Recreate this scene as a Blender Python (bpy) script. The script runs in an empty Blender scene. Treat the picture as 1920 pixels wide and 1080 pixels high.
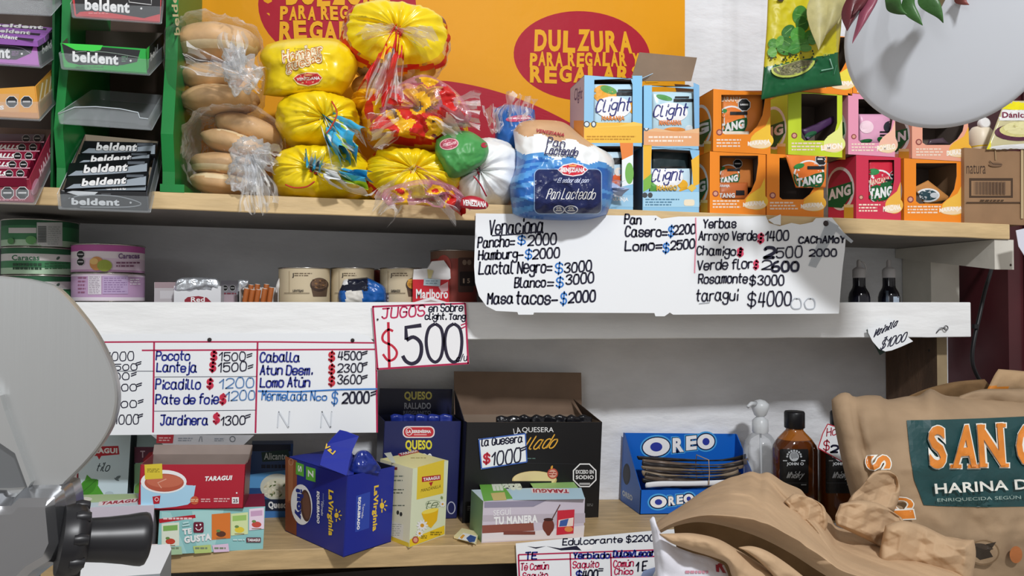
import bpy, bmesh, math, random
from mathutils import Vector, Matrix, noise
from mathutils.geometry import tessellate_polygon
from mathutils.bvhtree import BVHTree
V = Vector
rnd = random.Random(7)
SC = bpy.context.scene
COL = SC.collection

# ---------------------------------------------------------------- camera
F = 1400.0                                   # focal length in pixels of the 1920 wide frame
YAW, PITCH = math.radians(12.5), math.atan(27/1400)
CAM = V((0, -1.1, 0))
cd = bpy.data.cameras.new('camera'); cam = bpy.data.objects.new('camera', cd); COL.objects.link(cam)
cd.sensor_width = 36; cd.lens = 36*F/1920; cd.clip_start = .02
cam.location = CAM; cam.rotation_euler = (math.pi/2+PITCH, 0, -YAW)
SC.camera = cam
FW = V((math.sin(YAW)*math.cos(PITCH), math.cos(YAW)*math.cos(PITCH), math.sin(PITCH)))
RT = V((math.cos(YAW), -math.sin(YAW), 0)); UP = RT.cross(FW)

# ---------------------------------------------------------------- light
SC.view_settings.view_transform = 'Standard'; SC.view_settings.look = 'None'
SC.view_settings.gamma = 1; SC.view_settings.use_curve_mapping = False
SC.view_settings.exposure = 0.06
W = bpy.data.worlds.new('room_light'); SC.world = W; W.use_nodes = True
W.node_tree.nodes['Background'].inputs[0].default_value = (1, .965, .93, 1)
W.node_tree.nodes['Background'].inputs[1].default_value = .38
def area(name, loc, aim, sx, sy, power, col=(1, 1, 1)):
    d = bpy.data.lights.new(name, 'AREA'); d.shape = 'RECTANGLE'; d.size = sx; d.size_y = sy
    d.energy = power; d.color = col
    o = bpy.data.objects.new(name, d); COL.objects.link(o); o.location = loc
    o.rotation_euler = (V(aim)-V(loc)).to_track_quat('-Z', 'Y').to_euler(); return o
area('lamp_light', (.5, -2.1, 1.55), (.4, 0, -.1), .24, .12, 47, (.97, .98, 1))
area('left_fill', (-1.6, -2.6, .9), (.2, 0, 0), .9, .9, 8, (.93, .97, 1))  # broad weak fill from the front left

# ---------------------------------------------------------------- pixel <-> place
def ray(x, y): return FW + RT*((x-960)/F) - UP*((y-540)/F)
def P(x, y, Y=0.0):
    d = ray(x, y); return CAM + d*((Y-CAM.y)/d.y)
def S(x, Y):                                  # metres per pixel
    return (Y-CAM.y)/ray(x, 567).y/F
def onplane(x, y, o, n):
    d = ray(x, y); k = d.dot(n)
    return CAM + d*((o-CAM).dot(n)/k)
def topix(p):
    q = p-CAM; z = q.dot(FW); return 960+F*q.dot(RT)/z, 540-F*q.dot(UP)/z
ztop = lambda x: .1495-.0095*x                # upper faces of the three shelves
zmid = lambda x: -.042
zbot = lambda x: -.3509-.0463*x
def Ybot(x, y):                               # where a pixel meets the bottom shelf
    d = ray(x, y); n = V((.0463, 0, 1)); o = V((0, 0, -.3509))
    return (CAM + d*((o-CAM).dot(n)/d.dot(n))).y

# ---------------------------------------------------------------- materials
MATS = {}
def lin(h):
    h = h.lstrip('#'); c = [int(h[i:i+2], 16)/255 for i in (0, 2, 4)]
    return tuple((x/12.92 if x <= .04045 else ((x+.055)/1.055)**2.4) for x in c)+(1,)
def M(h, r=.5, spec=.4, metal=0, bump=0, bscale=60, vary=0, vscale=20, alpha=1, trans=0, coat=0, stretch=None):
    """one procedural material per look: hex colour, roughness, bump and colour variation from noise"""
    k = (h, r, spec, metal, bump, bscale, vary, vscale, alpha, trans, coat, stretch)
    if k in MATS: return MATS[k]
    m = bpy.data.materials.new('surface_'+h.strip('#')); m.use_nodes = True
    nt = m.node_tree; b = nt.nodes['Principled BSDF']; I = b.inputs
    c = lin(h); I['Base Color'].default_value = c; I['Roughness'].default_value = r
    I['Specular IOR Level'].default_value = spec; I['Metallic'].default_value = metal
    I['Alpha'].default_value = alpha; I['Transmission Weight'].default_value = trans; I['Coat Weight'].default_value = coat
    if bump or vary:
        tc = nt.nodes.new('ShaderNodeTexCoord'); src = tc.outputs['Object']
        if stretch:
            mp = nt.nodes.new('ShaderNodeMapping'); mp.inputs['Scale'].default_value = stretch
            nt.links.new(src, mp.inputs[0]); src = mp.outputs[0]
    if bump:
        n = nt.nodes.new('ShaderNodeTexNoise'); n.inputs['Scale'].default_value = bscale; n.inputs['Detail'].default_value = 5
        bp = nt.nodes.new('ShaderNodeBump'); bp.inputs['Strength'].default_value = bump; bp.inputs['Distance'].default_value = .01
        nt.links.new(src, n.inputs['Vector']); nt.links.new(n.outputs[0], bp.inputs['Height']); nt.links.new(bp.outputs[0], I['Normal'])
    if vary:
        n = nt.nodes.new('ShaderNodeTexNoise'); n.inputs['Scale'].default_value = vscale; n.inputs['Detail'].default_value = 6
        rp = nt.nodes.new('ShaderNodeValToRGB')
        rp.color_ramp.elements[0].position = .3; rp.color_ramp.elements[1].position = .7
        rp.color_ramp.elements[0].color = tuple(x*(1-vary) for x in c[:3])+(1,)
        rp.color_ramp.elements[1].color = tuple(min(1, x*(1+vary*.5)) for x in c[:3])+(1,)
        nt.links.new(src, n.inputs['Vector']); nt.links.new(n.outputs[0], rp.inputs[0]); nt.links.new(rp.outputs[0], I['Base Color'])
    MATS[k] = m; return m
def film(tint='ffffff', haze=.1, r=.12, bump=.6, bscale=55):
    """clear wrinkled plastic film: mostly see-through, bright where a fold mirrors the lamp"""
    k = ('film', tint, haze, r, bump, bscale)
    if k in MATS: return MATS[k]
    m = bpy.data.materials.new('clear_film'); m.use_nodes = True; nt = m.node_tree; N = nt.nodes; L = nt.links
    b = N['Principled BSDF']; b.inputs['Base Color'].default_value = lin(tint); b.inputs['Roughness'].default_value = r
    b.inputs['Specular IOR Level'].default_value = 1.0
    tr = N.new('ShaderNodeBsdfTransparent'); mx = N.new('ShaderNodeMixShader'); fr = N.new('ShaderNodeLayerWeight'); fr.inputs[0].default_value = .25
    tc = N.new('ShaderNodeTexCoord'); n = N.new('ShaderNodeTexNoise'); n.inputs['Scale'].default_value = bscale; n.inputs['Detail'].default_value = 3
    bp = N.new('ShaderNodeBump'); bp.inputs['Strength'].default_value = bump; bp.inputs['Distance'].default_value = .012
    ma = N.new('ShaderNodeMath'); ma.operation = 'MULTIPLY_ADD'; ma.inputs[1].default_value = .45; ma.inputs[2].default_value = haze; ma.use_clamp = True
    L.new(tc.outputs['Object'], n.inputs['Vector']); L.new(n.outputs[0], bp.inputs['Height'])
    L.new(bp.outputs[0], b.inputs['Normal']); L.new(bp.outputs[0], fr.inputs['Normal'])
    L.new(fr.outputs['Fresnel'], ma.inputs[0]); L.new(ma.outputs[0], mx.inputs[0])
    L.new(tr.outputs[0], mx.inputs[1]); L.new(b.outputs[0], mx.inputs[2]); L.new(mx.outputs[0], N['Material Output'].inputs[0])
    MATS[k] = m; return m
def mat(x): return M(x) if isinstance(x, str) else x

# ---------------------------------------------------------------- meshes
class MB:
    def __init__(s): s.v = []; s.f = []; s.m = []; s.sm = []; s.mats = []
    def mi(s, m):
        m = mat(m)
        if m not in s.mats: s.mats.append(m)
        return s.mats.index(m)
    def add(s, vs, fs, m, smooth=False):
        o = len(s.v); s.v += [V(p) for p in vs]; ms = m if isinstance(m, list) else [m]*len(fs)
        for f, mm in zip(fs, ms):
            s.f.append([o+i for i in f]); s.m.append(s.mi(mm)); s.sm.append(smooth)
    def hexa(s, c, m, ms=None):               # 8 corners: bottom FL FR BR BL, top FL FR BR BL
        fs = [(0, 1, 5, 4), (1, 2, 6, 5), (2, 3, 7, 6), (3, 0, 4, 7), (4, 5, 6, 7), (3, 2, 1, 0)]   # front right back left top bottom
        s.add(c, fs, ms or m)
    def box(s, a, b, m):
        (x0, y0, z0), (x1, y1, z1) = a, b
        s.hexa([(x0, y0, z0), (x1, y0, z0), (x1, y1, z0), (x0, y1, z0), (x0, y0, z1), (x1, y0, z1), (x1, y1, z1), (x0, y1, z1)], m)
    def prism(s, pts, off, m, mb=None, ms=None):   # 3-D polygon pushed along off
        n = len(pts); o = V(off); tri = tessellate_polygon([[V(p) for p in pts]])
        s.add(pts, [tuple(t) for t in tri], m); s.add([V(p)+o for p in pts], [tuple(t) for t in tri], mb or m)
        s.add([V(p) for p in pts]+[V(p)+o for p in pts], [(i, (i+1) % n, n+(i+1) % n, n+i) for i in range(n)], ms or mb or m)
    def lathe(s, c, prof, m, n=40, ax=None, smooth=True):   # prof: (r, h[, material]) along axis
        c = V(c); ax = V(ax or (0, 0, 1)).normalized(); e1 = ax.orthogonal().normalized(); e2 = ax.cross(e1)
        vs = []
        for p in prof:
            for j in range(n):
                a = 2*math.pi*j/n; vs.append(c+ax*p[1]+(e1*math.cos(a)+e2*math.sin(a))*p[0])
        fs = []; ms = []
        for i in range(len(prof)-1):
            mm = prof[i+1][2] if len(prof[i+1]) > 2 else m
            for j in range(n): fs.append((i*n+j, i*n+(j+1) % n, (i+1)*n+(j+1) % n, (i+1)*n+j)); ms.append(mm)
        s.add(vs, fs, ms, smooth)
        k = len(prof)-1
        s.add(vs[:n], [tuple(range(n))[::-1]], m); s.add(vs[k*n:], [tuple(range(n))], prof[k][2] if len(prof[k]) > 2 else m)
    def tube(s, pts, r, m, n=8, closed=False):
        pts = [V(p) for p in pts]; vs = []; K = len(pts)
        for i, p in enumerate(pts):
            a = pts[(i-1) % K] if closed or i else p; b = pts[(i+1) % K] if closed or i < K-1 else p
            t = (b-a).normalized(); e1 = t.cross(V((.13, .9, .4))).normalized(); e2 = t.cross(e1)
            rr = r[i] if isinstance(r, list) else r
            for j in range(n):
                g = 2*math.pi*j/n; vs.append(p+(e1*math.cos(g)+e2*math.sin(g))*rr)
        fs = [(i*n+j, i*n+(j+1) % n, ((i+1) % K)*n+(j+1) % n, ((i+1) % K)*n+j) for i in range(K if closed else K-1) for j in range(n)]
        if not closed: fs += [tuple(range(n))[::-1], tuple(range((K-1)*n, K*n))]
        s.add(vs, fs, m, True)
    def bvh(s): return BVHTree.FromPolygons(s.v, s.f)
    def build(s, name, parent=None, origin=None):
        lo = V([min(p[i] for p in s.v) for i in range(3)]); hi = V([max(p[i] for p in s.v) for i in range(3)])
        o = V(origin) if origin else V(((lo.x+hi.x)/2, (lo.y+hi.y)/2, lo.z))
        me = bpy.data.meshes.new(name); me.from_pydata([p-o for p in s.v], [], s.f)
        for m in s.mats: me.materials.append(m)
        me.polygons.foreach_set('material_index', s.m); me.polygons.foreach_set('use_smooth', s.sm); me.update()
        ob = bpy.data.objects.new(name, me); COL.objects.link(ob)
        ob['_o'] = list(o)
        if parent is not None:
            ob.parent = parent; ob.location = o-V(parent['_o'])
        else: ob.location = o
        return ob
def tag(o, label, cat, group=None):
    o['label'] = label; o['category'] = cat
    if group: o['group'] = group
    return o
def struct(o): o['kind'] = 'structure'; return o
def empty(name, loc, label, cat, group=None):
    o = bpy.data.objects.new(name, None); COL.objects.link(o); o.location = loc; o['_o'] = list(loc); o.empty_display_size = .02
    return tag(o, label, cat, group)

# ---------------------------------------------------------------- box frames
class Frame:
    def __init__(s, x0, x1, ytop, Y, d, base, Y1=None, h=None):
        A = P(x0, 567, Y); B = P(x1, 567, Y if Y1 is None else Y1); A.z = base(A.x); B.z = base(B.x)
        s.A = A; u = B-A; s.w = u.length; s.u = u/s.w; s.n = V((-s.u.y, s.u.x, 0)).normalized(); s.up = s.u.cross(s.n)
        s.d = d; s.h = h if h else (P(x0, ytop, Y).z-A.z); s.base = base
    def pt(s, a, b, c): return s.A+s.u*a+s.n*b+s.up*c
    def proj(s, face):
        o, n = {'front': (s.A, -s.n), 'left': (s.A, -s.u), 'right': (s.pt(s.w, 0, 0), s.u), 'top': (s.pt(0, 0, s.h), s.up),
                'inner': (s.pt(0, s.d-.002, 0), -s.n)}[face]
        return planeproj(o, n)
    def top(s):                               # the height of the lid as a base for what is stacked on it
        k = s.u.z/s.u.x
        return lambda x: s.A.z+s.h*s.up.z+k*(x-s.A.x)+.0006
    def lbox(s, mb, a0, a1, b0, b1, c0, c1, m, ms=None):
        mb.hexa([s.pt(a, b, c) for c in (c0, c1) for a, b in ((a0, b0), (a1, b0), (a1, b1), (a0, b1))], m, ms)
def planeproj(o, n):
    return lambda x, y, l: onplane(x, y, o, n)+n*(.00007*l)
def Yproj(Y): return planeproj(V((0, Y, 0)), V((0, -1, 0)))
def rayproj(bvh, base=.0006, off=.00017):
    def f(x, y, l):
        d = ray(x, y).normalized(); p, n, i, t = bvh.ray_cast(CAM, d)
        if p is None: return None
        return p-d*(base+off*l)
    return f

# ---------------------------------------------------------------- printing and writing on surfaces
TXT = {}
def glyphs(s, bold=0.0, shear=0.0):
    k = (s, bold, shear)
    if k not in TXT:
        c = bpy.data.curves.new('t', 'FONT'); c.body = s; c.offset = bold; c.shear = shear; c.resolution_u = 3; c.space_character = 1+bold*2
        o = bpy.data.objects.new('t', c); me = o.to_mesh(); me.calc_loop_triangles()
        vs = [(v.co.x, v.co.y) for v in me.vertices]; fs = [tuple(t.vertices) for t in me.loop_triangles]
        o.to_mesh_clear(); bpy.data.objects.remove(o); bpy.data.curves.remove(c)
        x0 = min(v[0] for v in vs); x1 = max(v[0] for v in vs); y0 = min(v[1] for v in vs); y1 = max(v[1] for v in vs)
        TXT[k] = ([((x-x0)/(x1-x0), (y-y0)/(y1-y0)) for x, y in vs], fs)
    return TXT[k]
G = {'a': '4536160403123244 464352', 'b': '0802 0516364543321203', 'c': '4536160503123243', 'd': '4536160503123244 4842', 'e': '04444536160503123243',
 'f': '38281712 0636', 'g': '4536160504133344 4641301001', 'h': '0802 0516364542', 'i': '1512 1718', 'j': '26211000 2728', 'l': '08031222', 'm': '0602 0516262522 2536464542',
 'n': '0602 0516364542', 'o': '261605031232434536 3626', 'p': '0600 0516364543321203', 'q': '4640 4536160403123243', 'r': '0602 05162636', 's': '45361605143443321203',
 't': '181322 0636', 'u': '0603123243 4642', 'v': '0622 2246', 'y': '0624 4610', 'z': '0646 4602 0242', 'A': '0228 2842 1434', 'B': '0802 08384735 0544433202', 'C': '4738180604123243',
 'D': '0802 08284744321202', 'E': '0802 0848 0535 0242', 'F': '0802 0848 0535', 'G': '473818060412324345 4525', 'H': '0802 4842 0545', 'J': '0848 3833221203', 'L': '0802 0242',
 'M': '0208 0825 2548 4842', 'N': '0208 0842 4248', 'O': '28180604123243463828', 'P': '0802 083847463505', 'Q': '28180604123243463828 3442', 'R': '0802 083847463505 2542', 'S': '473818070615354443321203',
 'T': '2822 0848', 'U': '080312324348', 'V': '0822 2248', 'Y': '0825 4825 2522', '0': '28180604123243463828', '1': '0628 2822', '2': '071838474502 0242', '3': '071838473625 25354443321203',
 '4': '1804 0444 3832', '5': '4808 0805 0516364543321203', '6': '3817050312324344351504', '$': '473818070615354443321203 2921', '=': '0545 0343', '-': '0444', '.': '1213', '/': '0238',
 'k': '0802 4504 2442', 'w': '0612 1226 2632 3246', 'x': '0642 0246', ',': '1311', ':': '1213 1516', "'": '1817', 'ú': '0603123243 4642 2838', 'ó': '261605031232434536 3626 2838', 'é': '04444536160503123243 2838', 'K': '0802 4804 2542', 'I': '1812', 'Z': '0848 4802 0242', 'X': '0842 0248', 'W': '0812 1226 2632 3248'}
def smooth(p, n=4):
    if len(p) < 3: return p
    o = []
    for i in range(len(p)-1):
        a = p[max(0, i-1)]; b = p[i]; c = p[i+1]; d = p[min(len(p)-1, i+2)]
        for k in range(n):
            t = k/n
            o.append(tuple(.5*((2*b[j])+(c[j]-a[j])*t+(2*a[j]-5*b[j]+4*c[j]-d[j])*t*t+(3*b[j]-a[j]-3*c[j]+d[j])*t**3) for j in range(len(b))))
    o.append(p[-1]); return o
class Art:
    """flat printing laid on a surface, drawn at photo coordinates through proj(x, y, layer)"""
    def __init__(s, mb, proj, step=None, l0=1): s.mb = mb; s.p = proj; s.step = step; s.l = l0; s.k = 1
    def tris(s, pts, fs, m):
        if s.step:
            st = list(fs); pts = list(pts); out = []; mid = {}
            while st:
                a, b, c = st.pop(); E = sorted(((math.dist(pts[i], pts[j]), i, j, k) for i, j, k in ((a, b, c), (b, c, a), (c, a, b))), reverse=True)[0]
                if E[0] <= s.step or len(out) > 6000: out.append((a, b, c)); continue
                _, i, j, k = E; key = (min(i, j), max(i, j))
                if key not in mid: pts.append(((pts[i][0]+pts[j][0])/2, (pts[i][1]+pts[j][1])/2)); mid[key] = len(pts)-1
                q = mid[key]; st += [(i, q, k), (q, j, k)]
            fs = out
        w = [s.p(x, y, s.l) for x, y in pts]
        fs = [f for f in fs if all(w[i] is not None for i in f)]
        if not fs: return
        used = sorted({i for f in fs for i in f}); mp = {i: n for n, i in enumerate(used)}
        s.mb.add([w[i] for i in used], [tuple(mp[i] for i in f) for f in fs], m)
    def poly(s, pts, m, holes=(), up=1):
        lp = [[V((x, y, 0)) for x, y in r] for r in [pts, *holes]]; flat = [(x, y) for r in [pts, *holes] for x, y in r]
        s.tris(flat, [tuple(t) for t in tessellate_polygon(lp)], m); s.l += up*s.k
    def rect(s, x0, y0, x1, y1, m, dx=0): s.poly([(x0, y0), (x1, y0), (x1+dx, y1), (x0+dx, y1)], m)
    def ell(s, cx, cy, rx, ry, m, n=28, rot=0, a0=0, a1=360):
        r = math.radians(rot); o = []
        for i in range(n+(a1-a0 != 360)):
            a = math.radians(a0+(a1-a0)*i/n); x = rx*math.cos(a); y = ry*math.sin(a); o.append((cx+x*math.cos(r)-y*math.sin(r), cy+x*math.sin(r)+y*math.cos(r)))
        s.poly(o, m)
    def ring(s, cx, cy, rx, ry, w, m, n=28, rot=0): s.line([(cx+rx*math.cos(2*math.pi*i/n), cy+ry*math.sin(2*math.pi*i/n)) for i in range(n+1)], w, m)
    def rrect(s, x0, y0, x1, y1, r, m):
        o = []
        for cx, cy, a in ((x1-r, y0+r, -90), (x1-r, y1-r, 0), (x0+r, y1-r, 90), (x0+r, y0+r, 180)):
            for k in range(5): t = math.radians(a+k*22.5); o.append((cx+r*math.cos(t), cy+r*math.sin(t)))
        s.poly(o, m)
    def text(s, t, box, m, bold=.02, shear=0, q=None, arc=0):
        """box = left, top, right, bottom; or q = three corners (bottom left, bottom right, top left)"""
        vs, fs = glyphs(t, bold, shear)
        if q is None: x0, y0, x1, y1 = box; q = ((x0, y1), (x1, y1), (x0, y0))
        (ax, ay), (bx, by), (cx, cy) = q
        pts = [(ax+(bx-ax)*u+(cx-ax)*v, ay+(by-ay)*u+(cy-ay)*v+arc*(2*u-1)**2) for u, v in vs]
        s.tris(pts, fs, m); s.l += .5*s.k
    def line(s, pts, w, m):
        n = len(pts); L = []; R = []
        for i, (x, y) in enumerate(pts):
            a = pts[max(0, i-1)]; b = pts[min(n-1, i+1)]; dx, dy = b[0]-a[0], b[1]-a[1]; d = math.hypot(dx, dy) or 1
            ww = w(i/(n-1)) if callable(w) else w
            L.append((x-dy/d*ww/2, y+dx/d*ww/2)); R.append((x+dy/d*ww/2, y-dx/d*ww/2))
        s.tris(L+R, [t for i in range(n-1) for t in ((i, i+1, n+i+1), (i, n+i+1, n+i))], m)
    def hand(s, t, x0, x1, y, h, m, w=3, dy=0, sl=.08, jit=.18):
        """felt-pen writing: strokes, fitted between x0 and x1 on baseline y (cap height h)"""
        adv = []; X = 0
        for c in t:
            g = G.get(c); adv.append(X)
            X += 2.6 if not g else max(int(a[i]) for a in g.split() for i in range(0, len(a), 2))+1.5
        X -= 1.5; k = (x1-x0)/X; uy = h/6; r = random.Random(t)
        for c, a in zip(t, adv):
            g = G.get(c)
            if not g: continue
            jy = r.uniform(-1, 1)*jit; js = 1+r.uniform(-.08, .08)
            for st in g.split():
                p = [(int(st[i])+r.uniform(-1, 1)*jit*.6, int(st[i+1])-2+jy+r.uniform(-1, 1)*jit*.6) for i in range(0, len(st), 2)]
                p = smooth(p)
                q = [(x0+(a+u)*k+v*uy*js*sl, y-v*uy*js+dy*((a+u)/X)) for u, v in p]
                e = q[-1], q[-2]; s.line(q, w, m)
                for cx, cy in (q[0], q[-1]): s.tris([(cx+w/2*math.cos(z*math.pi/3), cy+w/2*math.sin(z*math.pi/3)) for z in range(6)], [(0, 1, 2), (0, 2, 3), (0, 3, 4), (0, 4, 5)], m)
        s.l += .5
    def tiny(s, x0, y0, x1, y1, rows, m, fill=.5, seed=1):
        """rows of print too small to read, as broken dashes"""
        r = random.Random(seed); hh = (y1-y0)/rows
        for i in range(rows):
            x = x0; ye = y0+hh*(i+fill/2+.2); e = x1-r.uniform(0, .3)*(x1-x0)
            while x < e:
                l = r.uniform(2.5, 9); s.tris([(x, ye-hh*fill/2), (min(x+l, e), ye-hh*fill/2), (min(x+l, e), ye+hh*fill/2), (x, ye+hh*fill/2)], [(0, 1, 2), (0, 2, 3)], m); x += l+1.6
    def octagon(s, cx, cy, r, t=None):
        o = [(cx+r*math.cos(math.radians(22.5+45*i)), cy+r*math.sin(math.radians(22.5+45*i))) for i in range(8)]
        s.poly(o, M('e8e8e8')); s.poly([(cx+(x-cx)*.9, cy+(y-cy)*.9) for x, y in o], M('151518'))
        if t: 
            for i, k in enumerate(t): s.text(k, (cx-r*.7, cy-r*.42+i*r*.42, cx+r*.7, cy-r*.12+i*r*.42), M('e8e8e8'), .03)
        else: s.rect(cx-r*.6, cy-r*.15, cx+r*.6, cy+r*.1, M('c8c8c8'))

# ---------------------------------------------------------------- soft shapes
def curve(pts, n):                            # n+1 points evenly spread along a smoothed polyline
    p = smooth([tuple(map(float, q)) for q in pts], 6); L = [0]
    for a, b in zip(p, p[1:]): L.append(L[-1]+math.dist(a, b))
    o = []; j = 0
    for i in range(n+1):
        t = L[-1]*i/n
        while j < len(p)-2 and L[j+1] < t: j += 1
        k = (t-L[j])/((L[j+1]-L[j]) or 1); o.append(tuple(p[j][c]+(p[j+1][c]-p[j][c])*k for c in range(2)))
    return o
def crease(p, sc, seed=0.0):                  # sharp fold lines like crumpled paper, -1..1
    q = p*sc+V((seed, seed*.7, seed*1.3)); v = 0; a = 1
    for k in range(3):
        v += a*(1-2*abs(noise.noise(q))*1.6); q = q*2.1+V((3.1, 1.7, .3)); a *= .5
    return v/1.75-.35
def hsh(i, j, k): x = math.sin(i*127.1+j*311.7+k*74.7)*43758.5453; return (x-math.floor(x))*2-1
def lattice(x, y, k):                           # heights on a triangular lattice, flat between its nodes
    s = (x+y)*.36603; i = math.floor(x+s); j = math.floor(y+s); fx = x+s-i; fy = y+s-j
    h00, h11 = hsh(i, j, k), hsh(i+1, j+1, k)
    if fx > fy: h = hsh(i+1, j, k); return h00*(1-fx)+h*(fx-fy)+h11*fy
    h = hsh(i, j+1, k); return h00*(1-fy)+h*(fy-fx)+h11*fx
def facet(p, sc, seed=0.0):                  # flat facets meeting in sharp ridges: crumpled paper
    w = V((noise.noise(p*5), noise.noise(p*5+V((7, 0, 0))), 0))*.05
    x = (p.x*.8+p.z*.6+w.x)*sc; y = (-p.x*.5+p.z*.9-p.y*.5+w.y)*sc
    return lattice(x, y, seed)+.5*lattice(x*1.9+3.3, y*2.1+1.7, seed+5)+.2*lattice(x*4.3+.3, y*4.1+.7, seed+9)
CR = [crease]
def pillow(mb, top, right, bottom, left, Y, bulge, back, nu, nv, m, mback=None, amp=0, sc=20, seed=0, pw=2.2, noisefn=None, smoothf=True, backoff=.0006):
    """a puffed body whose outline is four photo polylines (top and bottom left to right, sides downward)"""
    T, B, L, R = curve(top, nu), curve(bottom, nu), curve(left, nv), curve(right, nv)
    Yf = Y if callable(Y) else (lambda u, v: Y)
    mf = m if callable(m) else (lambda u, v, x, y: m)
    prof = lambda t: max(0, 1-abs(2*t-1)**pw)**.5
    pix = []; fr = []; bk = []
    for j in range(nv+1):
        v = j/nv
        for i in range(nu+1):
            u = i/nu
            q = tuple((1-v)*T[i][c]+v*B[i][c]+(1-u)*L[j][c]+u*R[j][c]-((1-u)*(1-v)*T[0][c]+u*(1-v)*T[-1][c]+(1-u)*v*B[0][c]+u*v*B[-1][c]) for c in range(2))
            y0 = Yf(u, v); b = prof(u)*prof(v); e = min(1, 8*min(u, 1-u, v, 1-v)+.15)
            w0 = P(q[0], q[1], y0); dn = 0
            if amp: dn += amp*CR[0](w0, sc, seed)*e
            if noisefn: dn += noisefn(u, v)
            fr.append(P(q[0], q[1], y0-bulge*b-dn)); bk.append(P(q[0], q[1], y0+backoff+back*b-dn*.3)); pix.append(q)
    n = nu+1; fs = []; ms = []
    for j in range(nv):
        for i in range(nu):
            a = j*n+i; x = sum(pix[k][0] for k in (a, a+1, a+n, a+n+1))/4; y = sum(pix[k][1] for k in (a, a+1, a+n, a+n+1))/4
            fs.append((a, a+n, a+n+1, a+1)); ms.append(mf((i+.5)/nu, (j+.5)/nv, x, y))
    K = len(fr); vs = fr+bk; bf = [tuple(K+i for i in f[::-1]) for f in fs]
    rim = [i for i in range(n)]+[j*n+nu for j in range(1, nv+1)]+[nv*n+i for i in range(nu-1, -1, -1)]+[j*n for j in range(nv-1, 0, -1)]
    rf = [(rim[k], rim[(k+1) % len(rim)], K+rim[(k+1) % len(rim)], K+rim[k]) for k in range(len(rim))]
    rm = [ms[0]]*len(rf) if mback is None else [mback]*len(rf)
    mb.add(vs, fs+bf+rf, ms+([mback]*len(bf) if mback else ms)+rm, smoothf)
def tiedbag(mb, cx, cy, rx, ry, Yc, dep, knot, mf, pleats=17, pa=.10, ex=2.6, amp=.06, seed=0, nth=34, nph=84, flat=None):
    """a gathered plastic bag: pleats run into the knot, the body bulges round what is inside"""
    c = P(cx, cy, Yc); s = S(cx, Yc); kx, ky = (knot[0]-cx)/rx, -(knot[1]-cy)/ry
    r2 = min(.9, kx*kx+ky*ky); k = V((kx, -math.sqrt(1-r2), ky)).normalized(); e1 = k.cross(V((0, 0, 1))).normalized(); e2 = e1.cross(k)
    vs = []
    for i in range(nth+1):
        th = math.pi*(i/nth)**1.15
        for j in range(nph):
            ph = 2*math.pi*j/nph; d = k*math.cos(th)+(e1*math.cos(ph)+e2*math.sin(ph))*math.sin(th)
            q = (abs(d.x)**ex+abs(d.y)**ex+abs(d.z)**ex)**(-1/ex)
            rr = pleats/6.5; n1 = noise.noise(V((math.cos(ph)*rr, math.sin(ph)*rr, seed+th*.25))); n2 = noise.noise(V((math.cos(ph)*rr*2.3, math.sin(ph)*rr*2.3, seed+5+th*.4)))
            pl = (1-3.2*abs(n1))*.8+(.5-1.6*abs(n2))*.5
            f = q*(1+pa*pl*math.exp(-(th-.35)**2/.35)+amp*noise.noise(d*2.3+V((seed, 0, seed)))+amp*.6*crease(d, 3.2, seed)-.22*math.exp(-(th/.28)**2))
            p = c+V((d.x*f*rx*s, d.y*f*dep, d.z*f*ry*s))
            if flat is not None and p.z < flat: p.z = flat+(p.z-flat)*.08
            vs.append(p)
    fs = []; ms = []
    for i in range(nth):
        for j in range(nph):
            fs.append((i*nph+j, i*nph+(j+1) % nph, (i+1)*nph+(j+1) % nph, (i+1)*nph+j)); ms.append(mf(math.pi*((i+.5)/nth)**1.15, 2*math.pi*(j+.5)/nph))
    mb.add(vs, fs, ms, True)
    return c+V((k.x*rx*s, k.y*dep, k.z*ry*s))*.78
def tail(mb, k, end, Yend, w0, w1, mf, pleats=5, amp=.012, seed=0, nl=14, nw=34, droop=0):
    pleats *= .6; amp *= 1.25
    """the loose gathered end of a bag: a ruffled fan of film from the knot k to the photo point end"""
    e = P(end[0], end[1], Yend); ax = e-k; L = ax.length; ax = ax/L
    side = ax.cross(V((0, 1, 0))).normalized(); nrm = side.cross(ax)
    vs = []
    for i in range(nl+1):
        t = i/nl; w = w0+(w1-w0)*t**.7
        for j in range(nw+1):
            q = 2*j/nw-1; r = V((q*3+seed, t*2.2, seed))
            L2 = L*(1+.09*noise.noise(V((q*2.2, seed, 1))))
            vs.append(k+ax*(t*L2)+side*(q*w+.4*w*noise.noise(r))+nrm*(amp*(t+.15)*math.sin(pleats*math.pi*q+seed+2*t)+amp*1.3*noise.noise(r*1.7))-V((0, 0, droop*t*t)))
    n = nw+1
    mb.add(vs, [(i*n+j, i*n+j+1, (i+1)*n+j+1, (i+1)*n+j) for i in range(nl) for j in range(nw)], [mf((i+.5)/nl, 2*(j+.5)/nw-1) for i in range(nl) for j in range(nw)], True)
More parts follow.
